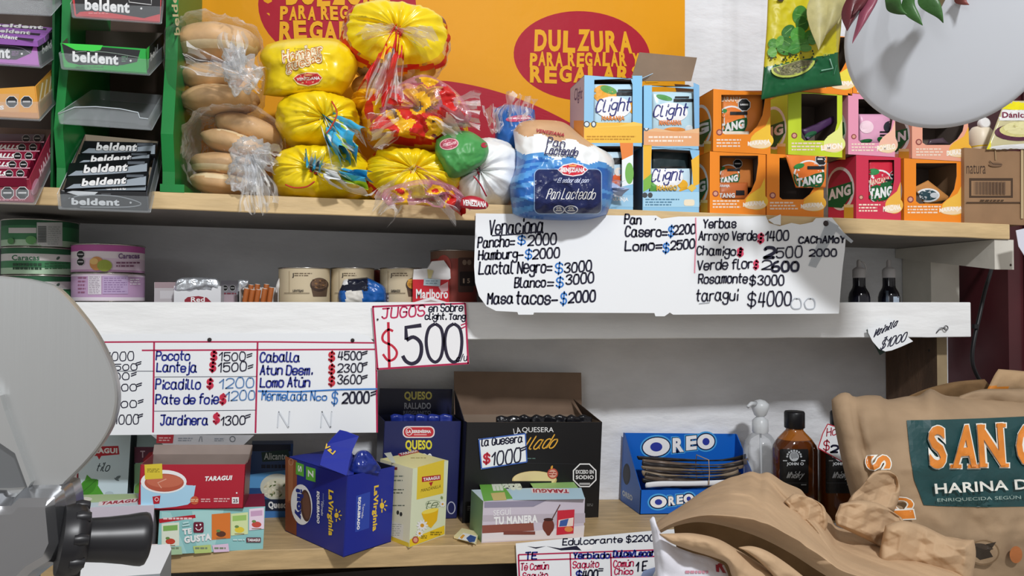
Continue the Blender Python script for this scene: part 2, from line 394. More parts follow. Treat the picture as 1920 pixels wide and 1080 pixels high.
def blob(mb, c, rx, ry, rz, m, amp=.05, sc=2, seed=0, nu=40, nv=22, ex=2.0, rot=None, mf=None):
    vs = []
    for i in range(nv+1):
        th = math.pi*i/nv
        for j in range(nu):
            ph = 2*math.pi*j/nu; d = V((math.sin(th)*math.cos(ph), math.sin(th)*math.sin(ph), math.cos(th)))
            q = (abs(d.x)**2+abs(d.y)**2+abs(d.z)**ex)**(-1/2) if ex != 2 else 1
            f = 1+amp*noise.noise(d*sc+V((seed, seed, 0)))
            p = V((d.x*rx*f*q, d.y*ry*f*q, d.z*rz*f*q))
            if rot: p = rot @ p
            vs.append(V(c)+p)
    fs = [(i*nu+j, (i+1)*nu+j, (i+1)*nu+(j+1) % nu, i*nu+(j+1) % nu) for i in range(nv) for j in range(nu)]
    ms = [(mf((i+.5)/nv, (j+.5)/nu) if mf else m) for i in range(nv) for j in range(nu)]
    mb.add(vs, fs, ms, True)
# ================================================================ the setting
YW = .25                                      # the back wall
plaster = M('e6e8ec', .75, bump=.6, bscale=13, vary=.10, vscale=9, stretch=(1, 1, 2.2))
m = MB(); m.box((-1.6, YW, -1.3), (2.2, YW+.12, 1.3), plaster); struct(m.build('wall_back'))
m = MB(); m.box((-1.6, -3.2, -1.36), (2.2, YW+.12, -1.3), M('6b6560', .7, vary=.2)); struct(m.build('floor'))
maroon = M('4a1f24', .35, vary=.25, vscale=9)
m = MB(); A_ = P(1850, 567, .15)
m.box((A_.x, .1, -1.3), (A_.x+.5, YW, 1.0), maroon); m.box((A_.x+.035, .094, -1.25), (A_.x+.45, .1, .95), M('3d181d', .35, vary=.25, vscale=9))
struct(m.build('door_1'))
# dark panel added in place of the shade under the bottom shelf
m = MB(); m.box((-.9, .1, -1.3), (1.0, .12, -.42), M('3a332f', .6, vary=.2)); struct(m.build('shade_panel_1'))

pine = M('d8bb8b', .5, bump=.1, bscale=30, vary=.16, vscale=14, stretch=(1, 6, 6))
pine_end = M('c9a878', .5, vary=.2, vscale=25)
pine_low = M('c3a679', .5, bump=.12, bscale=25, vary=.24, vscale=12, stretch=(1.2, 7, 7))
YM = .06                                      # the middle shelf is shallower: its front board sits further back
wpaint = M('f0f1f1', .5, bump=.22, bscale=14, vary=.06, vscale=10, stretch=(1, 4, 4))
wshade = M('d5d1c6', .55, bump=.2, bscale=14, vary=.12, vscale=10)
def plank(name, xa, xb, zf, t, y0, y1, m, label, under=None):
    b = MB(); n = 40; e = .0012
    rg = random.Random(name)
    vs = []; fs = []
    for i in range(n+1):
        x = xa+(xb-xa)*i/n; z = zf(x); tt = t(x) if callable(t) else t; w = rg.uniform(-1, 1)*.0006
        vs += [(x, y0+e, z), (x, y1, z), (x, y1, z-tt), (x, y0+e, z-tt+w), (x, y0, z-e), (x, y0, z-tt+e+w)]
    R_ = [0, 1, 2, 3, 5, 4]
    for i in range(n):
        for k in range(6): fs.append((i*6+R_[k], i*6+R_[(k+1) % 6], (i+1)*6+R_[(k+1) % 6], (i+1)*6+R_[k]))
    fs += [tuple(R_), tuple(n*6+k for k in R_)]
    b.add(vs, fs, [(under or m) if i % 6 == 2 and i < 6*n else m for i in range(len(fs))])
    return b
xr = P(1893, 430, 0).x
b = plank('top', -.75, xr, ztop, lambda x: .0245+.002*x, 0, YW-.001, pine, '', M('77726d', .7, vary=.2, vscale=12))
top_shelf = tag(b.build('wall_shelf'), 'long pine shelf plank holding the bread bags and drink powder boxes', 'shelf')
b = plank('low', -.75, 1.1, zbot, .029, 0, YW-.001, pine_low, '')
low_shelf = tag(b.build('wall_shelf'), 'lowest wooden shelf plank carrying the tea, coffee and cheese boxes', 'shelf')
# middle shelf: board hidden behind a deep white front board
xm = P(1820, 600, .06).x
mid = empty('wall_shelf', (.3, .1, -.06), 'white painted shelf with deep front board, between the two wooden planks', 'shelf')
b = MB(); b.box((-.75, YM+.018, -.058), (xm-.02, YW-.001, -.042), wshade); b.build('shelf_board', mid)
b = plank('front', -.75, xm, lambda x: .0004-.0002*x, lambda x: .0575+.006*x, YM, YM+.0175, wpaint, '')
b.build('front_board', mid)
b = MB(); h = P(1773, 615, YM-.004)
b.tube([h+V((.004*math.cos(a), -.001, .004*math.sin(a))) for a in [k*.52 for k in range(12)]], .0011, M('77777a', .35, metal=.8), closed=True)
q = P(1752, 632, YM); b.tube([h+V((-.004, 0, 0)), h+V((-.011, 0, 0)), q+V((0, .004, 0))], .0012, M('77777a', .35, metal=.8))
b.build('screw_hook', mid)
# timbers at the right end
b = MB(); a0 = P(1868, 445, 0); a1 = P(1904, 445, 0); zu = ztop(a0.x)-.0275
zl = P(1868, 505, 0).z; zk = P(1760, 484, .23).z
b.hexa([(a0.x, .004, zl), (a1.x, .004, zl), (a1.x, YW-.002, zk), (a0.x, YW-.002, zk), (a0.x, .004, zu), (a1.x, .004, zu), (a1.x, YW-.002, zu), (a0.x, YW-.002, zu)], wshade)
at = Art(b, Yproj(.004)); at.ell(1895, 497, 2, 2.5, M('3a2a22'))
b.build('support_beam'); tag(bpy.data.objects['support_beam'], 'whitish timber arm holding up the right end of the top shelf', 'beam')
b = MB(); x0 = P(1746, 567, .17).x; x1 = P(1799, 567, .17).x
b.box((x0, .17, -.0415), (x1, YW-.002, zk-.002), wshade)
tag(b.build('shelf_post'), 'short white post under the timber arm, behind the white front board', 'post')
b = MB(); x0 = P(1757, 680, .11).x; x1 = P(1776, 680, .11).x
b.hexa([(x0, .11, -.387), (x1, .11, -.387), (x1, YW-.002, -.387), (x0, YW-.002, -.387), (x0, .11, -.059), (x1, .11, -.059), (x1, YW-.002, -.059), (x0, YW-.002, -.059)],
       None, [M('a08c6c', .6, vary=.2), M('8a7a66', .6), M('8a7a66'), M('5c4635', .65, bump=.2, vary=.4, vscale=6, stretch=(8, 8, 1.5)), M('8a7a66'), M('8a7a66')])
at = Art(b, planeproj(V((x0, 0, 0)), V((-1, 0, 0)))); at.ell(1742, 657, 2, 2.5, M('221a16'))
tag(b.build('shelf_post'), 'unpainted brown board standing on edge under the right end of the white shelf', 'post')
b = MB(); pts = [P(*q) for q in ((1866, 470, .12), (1858, 508, .09), (1847, 545, .08), (1837, 590, .075), (1826, 640, .07), (1823, 675, .07), (1830, 700, .07), (1850, 735, .07))]
pts = [V(p) for p in smooth([tuple(p) for p in pts], 5)]; rg = [.0035]*len(pts)
b.tube(pts, rg, M('17171a', .45)); k = P(1829, 612, .07); b.lathe(k+V((0, 0, -.004)), [(.0055, 0), (.0055, .008)], M('17171a', .4), 12)
tag(b.build('cable'), 'black cable hanging down past the right end of the white shelf', 'cable')

# ---------------------------------------------------------------- big yellow wrapping sheet on the wall
YP = YW-.002
b = MB(); pr = Yproj(YP); yel = M('e39c10', .5, .15, bump=.12, bscale=14); red = M('ab182e', .5, .15, bump=.12, bscale=14); lett = M('e6a81c', .5, .15)
a = Art(b, lambda x, y, l: V(pr(x, y, l))+V((0, -.0012*max(0, noise.noise(V((x*.012, y*.012, 1)))), 0)), step=40, l0=0)
a.poly([(300, -60), (1284, -60), (1284, 236), (1282, 330), (300, 330)], yel)
a.step = 30
a.ell(632, 8, 148, 112, red, 48); a.ell(1091, 105, 128, 84, red, 56, rot=3)
a.poly([(838, 152)]+[(838+x, 152+.12*x+.00095*x*x) for x in range(10, 260, 10)]+[(1090, 330), (760, 330), (760, 148)], red)
a.step = None
def wob(t, box, seed):                         # the uneven cut-out capitals
    x0, y0, x1, y1 = box; r = random.Random(seed)
    ws = [.55 if c in "I" else (.45 if c == ' ' else 1) for c in t]; k = (x1-x0)/sum(ws); x = x0
    for c, w in zip(t, ws):
        if c != ' ':
            dy = r.uniform(-1, 1)*(y1-y0)*.05; sk = r.uniform(-1, 1)*k*.08
            a.text(c, None, lett, .045, q=((x+.05*k, y1+dy), (x+w*k-.09*k, y1+dy-r.uniform(-1, 1)), (x+.05*k+sk, y0+dy)))
        x += w*k
wob('DULZURA', (1000, 57, 1188, 98), 1); wob('PARA REGALAR Y', (992, 98, 1200, 125), 2); wob('REGALARSE', (992, 124, 1236, 156), 3)
wob('DULZURA', (535, -32, 737, 11), 4); wob('PARA REGALAR Y', (524, 12, 748, 38), 5); wob('REGALARSE', (522, 40, 776, 76), 6)
tag(b.build('wrapping_paper'), 'yellow sheet with red ovals and dulzura lettering, pinned to the wall behind the bread', 'wrapping paper')
# ================================================================ hand-written price sheets
paper = M('edf0f3', .55, bump=.05, bscale=12); ink = M('1b1b33', .5); blue = M('2f78c8', .5); inkb = M('24308c', .5); rosy = M('b3224f', .5); pink = M('e0486a', .5); grey_ink = M('b4bac2', .6)
tape = M('c6ccd2', .35, alpha=.55); pinm = M('3c3434', .35, metal=.5)
def sheet(name, pts, Y, thick=.0006, m=None, holes=()):
    b = MB(); b.prism([P(x, y, Y) for x, y in pts], (0, thick, 0), m or paper); return b, Art(b, Yproj(Y))
def pin(parent, x, y, Y, r=.004, name='push_pin', m=None):
    b = MB(); b.lathe(P(x, y, Y+.0005), [(r, 0), (r, .0015), (r*.7, .003), (r*.3, .0036)], m or pinm, 14, ax=(0, -1, 0)); return b.build(name, parent)

Yb = -.005
b, a = sheet('s', [(892, 400), (1168, 404), (1230, 404), (1240, 410), (1256, 408), (1272, 406), (1436, 405), (1442, 418), (1462, 424), (1484, 418), (1500, 421), (1512, 419), (1524, 416), (1530, 409), (1560, 408), (1574, 425), (1586, 442), (1584, 470), (1580, 500), (1576, 545), (1573, 588), (1262, 590), (1256, 586), (1246, 593), (1229, 593), (1227, 587), (1001, 586), (1000, 590), (972, 590), (970, 585), (930, 583), (912, 574), (898, 555), (891, 530), (889, 500)], Yb)
H = a.hand
H('Venaciona', 917, 1018, 440, 27, ink, 3.4, -4); a.line([(922, 442), (960, 440), (1016, 434)], 2.6, ink)
H('Pancho=', 896, 964, 464, 19, ink, 3.4, -3); H('$', 971, 984, 458, 15, blue, 3); H('2000', 990, 1042, 460, 20, ink, 3.2, -3)
H('Hamburg-', 897, 980, 487, 17, ink, 3.4, -3); H('$', 985, 996, 485, 16, blue, 3); H('2000', 999, 1048, 485, 18, ink, 3.2, -3)
H('Lactal Negro=', 898, 1034, 514, 22, ink, 3.4, -4); H('$', 1041, 1054, 512, 18, blue, 3); H('3000', 1058, 1108, 511, 18, ink, 3.2, -4)
H('Blanco', 965, 1022, 539, 18, ink, 3.2, -2); H('=', 1026, 1037, 539, 20, ink, 3); H('$', 1043, 1055, 538, 17, blue, 3); H('3000', 1061, 1112, 533, 18, ink, 3.2, -4)
H('Masa', 914, 961, 570, 20, ink, 3.4, -2); H('tacos-', 968, 1044, 569, 22, ink, 3.6, 1); H('$', 1051, 1061, 570, 20, blue, 3); H('2000', 1066, 1115, 567, 20, ink, 3.4, -3)
H('Pan', 1171, 1201, 419, 16, ink, 3.2, 1); H('Casero=', 1172, 1250, 443, 18, ink, 3.2, 0); H('$', 1253, 1262, 443, 18, blue, 3); H('2200', 1262, 1303, 439, 17, ink, 3, -2)
H('Lomo=', 1172, 1240, 470, 17, ink, 3.2, -2); H('$', 1243, 1253, 473, 16, blue, 3); H('2500', 1257, 1301, 468, 16, ink, 3, -3)
a.line([(1304, 408), (1305, 450), (1303, 480), (1302, 512)], 2, M('e58aa0'))
H('Yerbas', 1318, 1379, 427, 16, ink, 2.7, 0); H('Arroyo Verde', 1310, 1418, 450, 17, ink, 2.6, 0); H('$', 1421, 1430, 454, 14, pink, 4.5); H('1400', 1434, 1477, 452, 18, ink, 2.7, -2)
H('CAChAMoY', 1497, 1583, 456, 12, ink, 3, -1); H('2000', 1517, 1567, 480, 13, ink, 2.8, 0)
H('Chamigo', 1306, 1378, 477, 16, ink, 2.6, 2); H('$', 1383, 1391, 479, 12, pink, 5); H('2', 1433, 1450, 483, 18, ink, 6); H('500', 1455, 1502, 483, 19, ink, 2.6, -1)
H('Verde flor', 1307, 1409, 506, 18, ink, 2.6, -3); H('$', 1413, 1420, 503, 13, pink, 4); H('2', 1428, 1444, 505, 16, ink, 2.6); H('600', 1447, 1495, 508, 17, ink, 4.4, 0)
H('Rosamonte', 1309, 1400, 531, 17, ink, 2.6, -1); H('$', 1405, 1415, 534, 16, ink, 2.6); H('3000', 1420, 1468, 533, 17, ink, 2.6, 1)
H('taragui', 1305, 1382, 564, 20, ink, 2.6, -2); H('$', 1401, 1415, 574, 24, ink, 2.6); H('4000', 1421, 1481, 574, 25, ink, 2.7, -2); H('00', 1482, 1526, 579, 20, grey_ink, 2)
a.line([(1310, 569), (1330, 567)], 1.5, grey_ink); a.line([(1229, 409), (1228, 412)], 2, ink)
board = tag(b.build('price_sheet'), 'big white sheet of bread and yerba prices hanging from the top shelf', 'price sheet')
b = MB(); b.prism([P(x, y, Yb-.001) for x, y in ((1552, 412), (1573, 424), (1530, 502), (1516, 498))], (0, .0004, 0), tape)
b.prism([P(x, y, Yb-.0012) for x, y in ((1571, 426), (1600, 452), (1596, 456), (1568, 434))], (0, .0003, 0), tape); b.build('tape_strip', board)
b = MB(); b.prism([P(x, y, Yb-.003) for x, y in ((1441, 412), (1464, 402), (1464, 422), (1452, 420))], (0, .0015, 0), paper); b.build('torn_corner', board)
pin(board, 1548, 419, Yb, .0048)

# juice price card
Yj = YM-.006
b, a = sheet('j', [(697, 573), (873, 567), (880, 682), (706, 694)], Yj, m=M('f0f0f2', .5))
for p in ([(699, 575), (872, 569)], [(872, 568), (878, 682)], [(707, 692), (879, 681)], [(699, 574), (708, 693)]): a.line(p, 3.6, rosy)
H = a.hand
H('JUGOS', 716, 795, 597, 19, M('c02a58'), 3.2, -5, .1, .05); H('en Sobre', 804, 867, 585, 14, ink, 2.6, -2); H('clight. Tang', 797, 872, 599, 11, ink, 2.6, 0)
a.line(smooth([(737, 621), (728, 618), (718, 628), (719, 640), (735, 648), (744, 660), (740, 672), (728, 676), (718, 664)]), 4.5, M('c4253e')); a.line([(728, 604), (730, 690)], 5, M('c4253e'))
big = M('221c34', .5)
a.line([(790, 610), (761, 614), (762, 637)], 7.5, big); a.line(smooth([(762, 638), (775, 632), (788, 642), (790, 660), (784, 676), (772, 682), (761, 677), (755, 667)]), 7, big)
for cx in (814, 849): a.line(smooth([(cx+2, 607), (cx-10, 616), (cx-15, 640), (cx-10, 668), (cx+2, 679), (cx+13, 668), (cx+17, 640), (cx+13, 616), (cx+2, 607)]), 6, big)
a.line([(864, 610), (874, 606)], 2.5, rosy); a.line([(865, 616), (875, 611)], 2.5, rosy); H('c/u', 856, 875, 678, 12, ink, 1.8, -2)
jug = tag(b.build('price_card'), 'white card with red border pricing juice at 500 on the white shelf board', 'price card'); pin(jug, 708, 599, Yj, .0016); 

# long white price list on the left
Yl = YM-.003
b, a = sheet('l', [(90, 628), (660, 624), (690, 630), (704, 645), (708, 660), (707, 811), (90, 817)], Yl)
H = a.hand; dr = M('b3224f'); thin = M('555b66')
a.line([(110, 642), (290, 641), (500, 641), (706, 643)], 3, dr); a.line([(266, 657), (480, 656), (706, 655)], 3, dr)
for x, y0, y1, x2 in ((289, 642, 811, 287), (483, 642, 812, 479), (705, 645, 811, 707)): a.line([(x, y0), (x2, y1)], 3.4, dr)
for p in ([(215, 696), (288, 696)], [(290, 707), (481, 706)], [(288, 771), (480, 769)]): a.line(p, 1.4, thin)
for t, x0, x1, y, h in (('1000', 200, 250, 676, 15), ('1500', 205, 256, 694, 11), ('900', 205, 241, 712, 12), ('2500', 196, 255, 733, 12), ('1500', 200, 255, 764, 12), ('1000', 214, 259, 795, 16)): H(t, x0, x1, y, h, ink, 2, 0)
for x, y in ((255, 682), (246, 702), (256, 722), (259, 753), (258, 780)): H('=', x, x+9, y+5, 12, ink, 2.2, -3)
H('Pocoto', 293, 355, 675, 15, inkb, 3, 0); H('Lanteja', 294, 368, 697, 17, inkb, 3, 0); H('Picadillo', 292, 375, 729, 17, inkb, 3, 0); H('Pate de foie', 292, 409, 757, 17, inkb, 3, 0); H('Jardinera', 301, 389, 796, 18, inkb, 3, 0)
for x, y in ((400, 675), (398, 695), (393, 727), (417, 756), (405, 792)): H('$', x-4, x+5, y, 15, M('cc2a48'), 4.5)
H('1500', 411, 459, 676, 15, ink, 2, 0); H('1500', 409, 461, 697, 16, ink, 2.2, -2); H('1300', 414, 459, 797, 16, ink, 2.2, -2)
H('1200', 411, 475, 729, 18, M('5d86b8'), 2.2, -4); H('1200', 423, 477, 752, 17, M('5d86b8'), 2.2, -4)
for x, y in ((463, 668), (465, 689), (460, 782)): H('=', x, x+9, y+4, 13, ink, 2, -3)
H('Caballa', 488, 561, 678, 17, inkb, 3, 0); H('Atun Desm.', 488, 585, 702, 17, inkb, 3, 0); H('Lomo Atún', 488, 580, 725, 17, inkb, 3, 0)
for y in (676, 700, 722): H('$', 617, 626, y, 15, M('cc2a3a'), 4)
H('4500', 634, 677, 674, 14, ink, 2.2, 0); H('2300', 633, 679, 698, 15, ink, 2.2, -1); H('3600', 633, 677, 719, 15, ink, 2.2, 0)
for y in (661, 682, 706): H('=', 679, 688, y+6, 12, ink, 2.2, -3)
a.line([(484, 733), (560, 734), (640, 730), (707, 729)], 2.6, blue); H('Mermelada N', 491, 590, 750, 17, M('3a78c0'), 2.2, 0); H('co', 593, 612, 750, 12, M('3a78c0'), 2.2); H('$', 622, 632, 757, 22, M('3a78c0'), 2.4); H('2000', 642, 691, 755, 20, ink, 3.2, -1); H('=', 695, 704, 744, 16, ink, 2.6, -3)
H('N', 521, 541, 800, 28, M('d2d7de'), 2.2); H('N', 602, 620, 800, 28, M('d8dde3'), 2.2)
lst = tag(b.build('price_sheet'), 'long white price list ruled in red under the white shelf, beside the slicer', 'price sheet'); pin(lst, 393, 637, Yl, .003); pin(lst, 661, 638, Yl, .003)

# small tags
b = MB(); T3 = lambda x, y: P(x, y, YM-.012-.00005*(y-600))
tp = [(1627, 615), (1646, 612), (1668, 598), (1676, 598), (1682, 612), (1696, 626), (1712, 640), (1690, 650), (1672, 657), (1660, 659), (1648, 654), (1636, 640), (1628, 624)]
b.prism([T3(*p) for p in tp], (0, .0006, 0), paper); a = Art(b, lambda x, y, l: T3(x, y)+V((0, -.0002*l, 0)))
a.hand('Vainilla', 1636, 1680, 633, 15, ink, 2, -22, .5); a.hand('$1000', 1650, 1696, 655, 17, ink, 2, -16, .4); a.line([(1658, 634), (1664, 631)], 2, ink)
t = tag(b.build('price_tag'), 'small curled white vanilla price tag on the white shelf board', 'price tag')
b = MB(); b.prism([P(x, y, YM-.002) for x, y in ((1625, 618), (1640, 614), (1668, 655), (1650, 666))], (0, .0006, 0), M('2b4038', .5)); b.build('backing_card', t)
b = MB(); b.prism([P(x, y, -.05) for x, y in ((1905, 432), (1935, 425), (1935, 500), (1920, 478), (1910, 462))], (0, .0008, 0), M('d9d9e6', .5))
tag(b.build('price_card'), 'pale blank card at the edge beside the shelf end', 'price card')

# tea price sheet hanging off the front of the bottom shelf
Yt = -.006
b, a = sheet('t', [(967, 1019), (1060, 1010), (1150, 1002), (1226, 995), (1300, 990), (1360, 1010), (1365, 1240), (985, 1240), (972, 1120)], Yt)
H = a.hand
a.poly([(988, 1024), (1005, 1029), (1024, 1024), (1004, 1026)], ink); a.poly([(1024, 1024), (1050, 1028), (1082, 1023), (1090, 1032), (1076, 1031), (1052, 1032)], ink); a.poly([(1082, 1024), (1112, 1021), (1110, 1029), (1092, 1033)], M('f6f6f8'))
H('Edulcorante $2200', 1055, 1226, 1022, 11, M('20223c'), 2.4, -8)
a.line([(972, 1040), (1226, 1031)], 2.6, dr); a.line([(973, 1051), (1228, 1043)], 2.6, dr); a.line([(972, 1040), (978, 1200)], 3, dr)
for x in (1069, 1145): a.line([(x, 1037), (x+4, 1180)], 2.6, dr)
H('TE', 985, 1006, 1049, 13, inkb, 3, -1); H('Yerbiado', 1075, 1142, 1047, 11, inkb, 3.2, -1); H('Dulce/Lecar', 1150, 1226, 1044, 11, inkb, 3.4, -2)
H('Té Común', 976, 1028, 1069, 12, M('c22a56'), 2.2, -2); H('Saquito', 980, 1026, 1086, 12, M('c22a56'), 2.2, -2); H('Saquito', 1074, 1122, 1065, 12, M('c22a56'), 2.2, -2); H('$', 1080, 1090, 1086, 15, inkb, 3.2); H('400', 1092, 1120, 1084, 13, ink, 3, -2); H('=', 1122, 1130, 1072, 12, ink, 2.2)
H('Común', 1150, 1187, 1063, 12, M('c22a56'), 2.2, -2); H('Chico', 1152, 1186, 1077, 11, M('c22a56'), 2.2, -1); H('19E', 1192, 1212, 1072, 16, ink, 2.8, -3)
a.poly([(1206, 1070), (1232, 1062), (1218, 1090), (1196, 1092)], M('8f9fc4'))
tag(b.build('price_sheet'), 'white tea price list hanging off the front of the lowest shelf', 'price sheet')
# ================================================================ drink powder boxes on the top shelf
card_in = M('6d6058', .7, vary=.15); white = M('ececec', .45); dkgreen = M('14602f', .45); dark = M('1c1b1e', .5); cream = M('efe3c4', .5)
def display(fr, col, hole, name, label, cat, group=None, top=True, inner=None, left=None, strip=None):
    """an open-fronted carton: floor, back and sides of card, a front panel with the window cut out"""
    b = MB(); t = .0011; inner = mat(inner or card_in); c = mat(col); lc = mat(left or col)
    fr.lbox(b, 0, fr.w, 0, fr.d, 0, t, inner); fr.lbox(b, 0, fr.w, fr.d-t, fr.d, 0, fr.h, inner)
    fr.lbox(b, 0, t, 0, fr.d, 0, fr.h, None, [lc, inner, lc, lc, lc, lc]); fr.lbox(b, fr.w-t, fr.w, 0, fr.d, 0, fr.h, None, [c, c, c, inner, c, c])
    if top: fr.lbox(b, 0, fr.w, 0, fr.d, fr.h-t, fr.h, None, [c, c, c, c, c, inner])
    pr = fr.proj('front')
    L, R_, T, B_ = [topix(p) for p in (fr.pt(0, 0, 0), fr.pt(fr.w, 0, 0), fr.pt(0, 0, fr.h), fr.pt(fr.w, 0, fr.h))]
    W3 = lambda q: pr(q[0], q[1], 0)
    outer = [fr.pt(0, 0, 0), fr.pt(fr.w, 0, 0), fr.pt(fr.w, 0, fr.h), fr.pt(0, 0, fr.h)]
    hl = [W3(q) for q in hole]; off = -fr.n*.0008
    tri = tessellate_polygon([outer, hl]); al = outer+hl; k = len(al)
    b.add(al, [tuple(x) for x in tri], inner); b.add([p+off for p in al], [tuple(x) for x in tri], c)
    for ringp in (list(range(4)), list(range(4, k))):
        b.add(al+[p+off for p in al], [(ringp[i], ringp[(i+1) % len(ringp)], k+ringp[(i+1) % len(ringp)], k+ringp[i]) for i in range(len(ringp))], inner)
    a = Art(b, planeproj(fr.A-fr.n*.0008, -fr.n)); a.b = b; a.fr = fr; a.left = Art(b, fr.proj('left')); a.meta = (name, label, cat, group)
    return a
def finish(a):
    o = a.b.build(a.meta[0]); return tag(o, *a.meta[1:])
def sachet(x0, y0, x1, y1, Y, draw, m, label, bulge=.004, lean=0.0, tilt=0, group='drink powder sachets', name='drink_sachet', cat='sachet', quad=None, top_lean=.0):
    b = MB(); q = quad or [(x0+tilt, y0), (x1+tilt, y0), (x1, y1), (x0, y1)]
    e = lambda p, r: [p, ((p[0]*2+r[0])/3, (p[1]*2+r[1])/3), ((p[0]+r[0]*2)/3, (p[1]+r[1]*2)/3), r]
    pillow(b, e(q[0], q[1]), e(q[1], q[2]), e(q[3], q[2]), e(q[0], q[3]), (lambda u, v: Y+top_lean*(1-v)), bulge, .002, 14, 16, m, amp=.0012, sc=45, seed=x0)
    draw(Art(b, rayproj(b.bvh()), 8))
    return tag(b.build(name), label, cat, group)
YT, DT = .012, .075
orange, limeg, pinkc, peach, redp = M('f28c22', .4), M('c5d930', .4), M('e89ab4', .4), M('efa98f', .4), M('cf3350', .4)
def tang_front(a, x0, y0, x1, y1, fruit, glow, txt=True):
    """print shared by the powder boxes: seal, small print, juice splash and flavour name"""
    w = x1-x0; h = y1-y0
    a.ell(x1-.16*w, y1-.17*h, .2*w, .14*h, M(glow)); a.poly([(x1-.3*w, y1-.28*h), (x1-.1*w, y1-.4*h), (x1-.02*w, y1-.56*h), (x1-.01*w, y1-.2*h)], M(glow))
    a.ell(x0+.1*w, y1-.3*h, .055*w, .055*w, M('8f4340')); a.ell(x0+.1*w, y1-.3*h, .035*w, .035*w, M('d9a08a'))
    a.tiny(x0+.05*w, y1-.2*h, x0+.62*w, y1-.05*h, 3, M('f4dcc8'), .5, int(x0))
    a.ell(x1-.2*w, y1-.11*h, .2*w, .07*h, M('f3d9b0'))
    a.text(fruit, None, M('fff6ea'), .04, q=((x1-.41*w, y1-.06*h), (x1-.02*w, y1-.1*h), (x1-.41*w, y1-.15*h)))
def tang_oval(a, cx, cy, r, frac=1.0, t='TANG', tilt=-8, core='f28c22', clip=None):
    a.ell(cx, cy, r*.98, r*1.05, white); a.ell(cx, cy, r*.86, r*.93, M(core)); 
    a.poly([(cx+r*.9*math.cos(t_), cy+r*.98*math.sin(t_)) for t_ in [math.radians(k) for k in range(-8, 190, 12)]]+[(cx-r*.6, cy+r*.1), (cx+r*.3, cy-.25*r)], dkgreen)
    a.text(t, None, white, .05, q=((cx-r*.72, cy+r*.62), (cx+r*.74, cy+r*.32), (cx-r*.72, cy+r*.12)))
def U(x0, y0, x1, y1, c=.35):                 # window with a slanting lower right corner
    w = x1-x0; h = y1-y0
    return [(x0, y0), (x1, y0), (x1, y1-c*1.5*h), (x1-.06*w, y1-c*.8*h), (x1-.18*w, y1-c*.35*h), (x1-.36*w, y1), (x0+.08*w, y1), (x0, y1-.06*h)]
def side_glass(a, fr, core, big):              # juice glass and oval on the visible left side
    x0, y1 = topix(fr.pt(0, fr.d, 0)); x1, _ = topix(fr.pt(0, 0, 0)); _, y0 = topix(fr.pt(0, fr.d, fr.h)); w = x1-x0; h = y1-y0
    a.left.ell(x0+.45*w, y0+.42*h, .5*w, .36*h, white); a.left.ell(x0+.43*w, y0+.42*h, .43*w, .31*h, M(core)); a.left.poly([(x0, y0+.42*h), (x0+.86*w, y0+.3*h), (x0+.9*w, y0+.5*h), (x0+.5*w, y0+.74*h), (x0, y0+.72*h)], dkgreen)
    if big: a.left.text(big, None, white, .05, q=((x0+.02*w, y0+.62*h), (x0+.82*w, y0+.52*h), (x0+.02*w, y0+.44*h)))
    a.left.rect(x0+.58*w, y1-.32*h, x0+.92*w, y1-.05*h, M('e8b53a')); a.left.rect(x0+.58*w, y1-.32*h, x0+.92*w, y1-.27*h, M('f7e0a0'))
GB = 'juice powder display boxes'; GS = 'juice powder sachets'
L = {}
def tang(key, x0, x1, y0, y1, base, col, hole, label, fruit, glow, core, big='TANG', left=None, fill=True, Y=YT, d=DT):
    fr = Frame(x0, x1, y0, Y, d, base); L[key] = fr
    a = display(fr, col, hole, 'drink_box', label, 'box', GB, left=left)
    tang_front(a, x0, y0, x1, y1, fruit, glow); side_glass(a, fr, core, big); finish(a); return fr
# lower row
tang('l1', 1331, 1436, 284, 397, ztop, orange, U(1349, 292, 1421, 374, .55), 'orange drink box at the shelf corner beside the blue lemonade boxes, bottom row', 'NARANJA', 'f5c63a', 'f08a20', 'NG')
tang('l2', 1438, 1545, 288, 400, ztop, orange, U(1461, 296, 1530, 374), 'orange drink box with one sachet leaning out to its right, bottom row', 'NARANJA', 'f5b53a', 'f08a20', '')
tang('l3', 1606, 1690, 291, 404, ztop, redp, U(1628, 300, 1676, 378), 'crimson apple drink box with a glass printed on its side', 'MANZANA', 'f0b84a', 'a8203a', 'ANG')
tang('l4', 1696, 1806, 297, 407, ztop, orange, U(1717, 306, 1793, 382, .45), 'orange drink box nearly empty, beside the brown carton, bottom row', 'NARANJA', 'f5c04a', 'f08a20', '')
# middle row
tang('m1', 1338, 1446, 167, 283, L['l1'].top(), orange, U(1352, 178, 1434, 252, .6), 'orange drink box with full sachet, stacked directly beside the blue drink boxes', 'NARANJA', 'f5c63a', 'f08a20', 'G')
tang('m2', 1479, 1581, 171, 290, L['l2'].top(), limeg, U(1502, 176, 1569, 264, .25), 'lime green drink box with a dark purple sachet inside', 'LIMON', 'e5ea8a', 'b6cc2c', 'NG')
tang('m3', 1592, 1680, 175, 291, L['l3'].top(), pinkc, U(1609, 186, 1674, 268, .4), 'pink drink box with crumpled pink sachets, stacked on the crimson box', 'POMELO', 'f6c0a8', 'd9779a', '')
tang('m4', 1712, 1818, 190, 299, L['l4'].top(), peach, U(1729, 200, 1809, 272, .45), 'peach coloured drink box partly covered by the round white disc', 'DURAZNO', 'f4b83a', '6a5a4a', 'TAN')
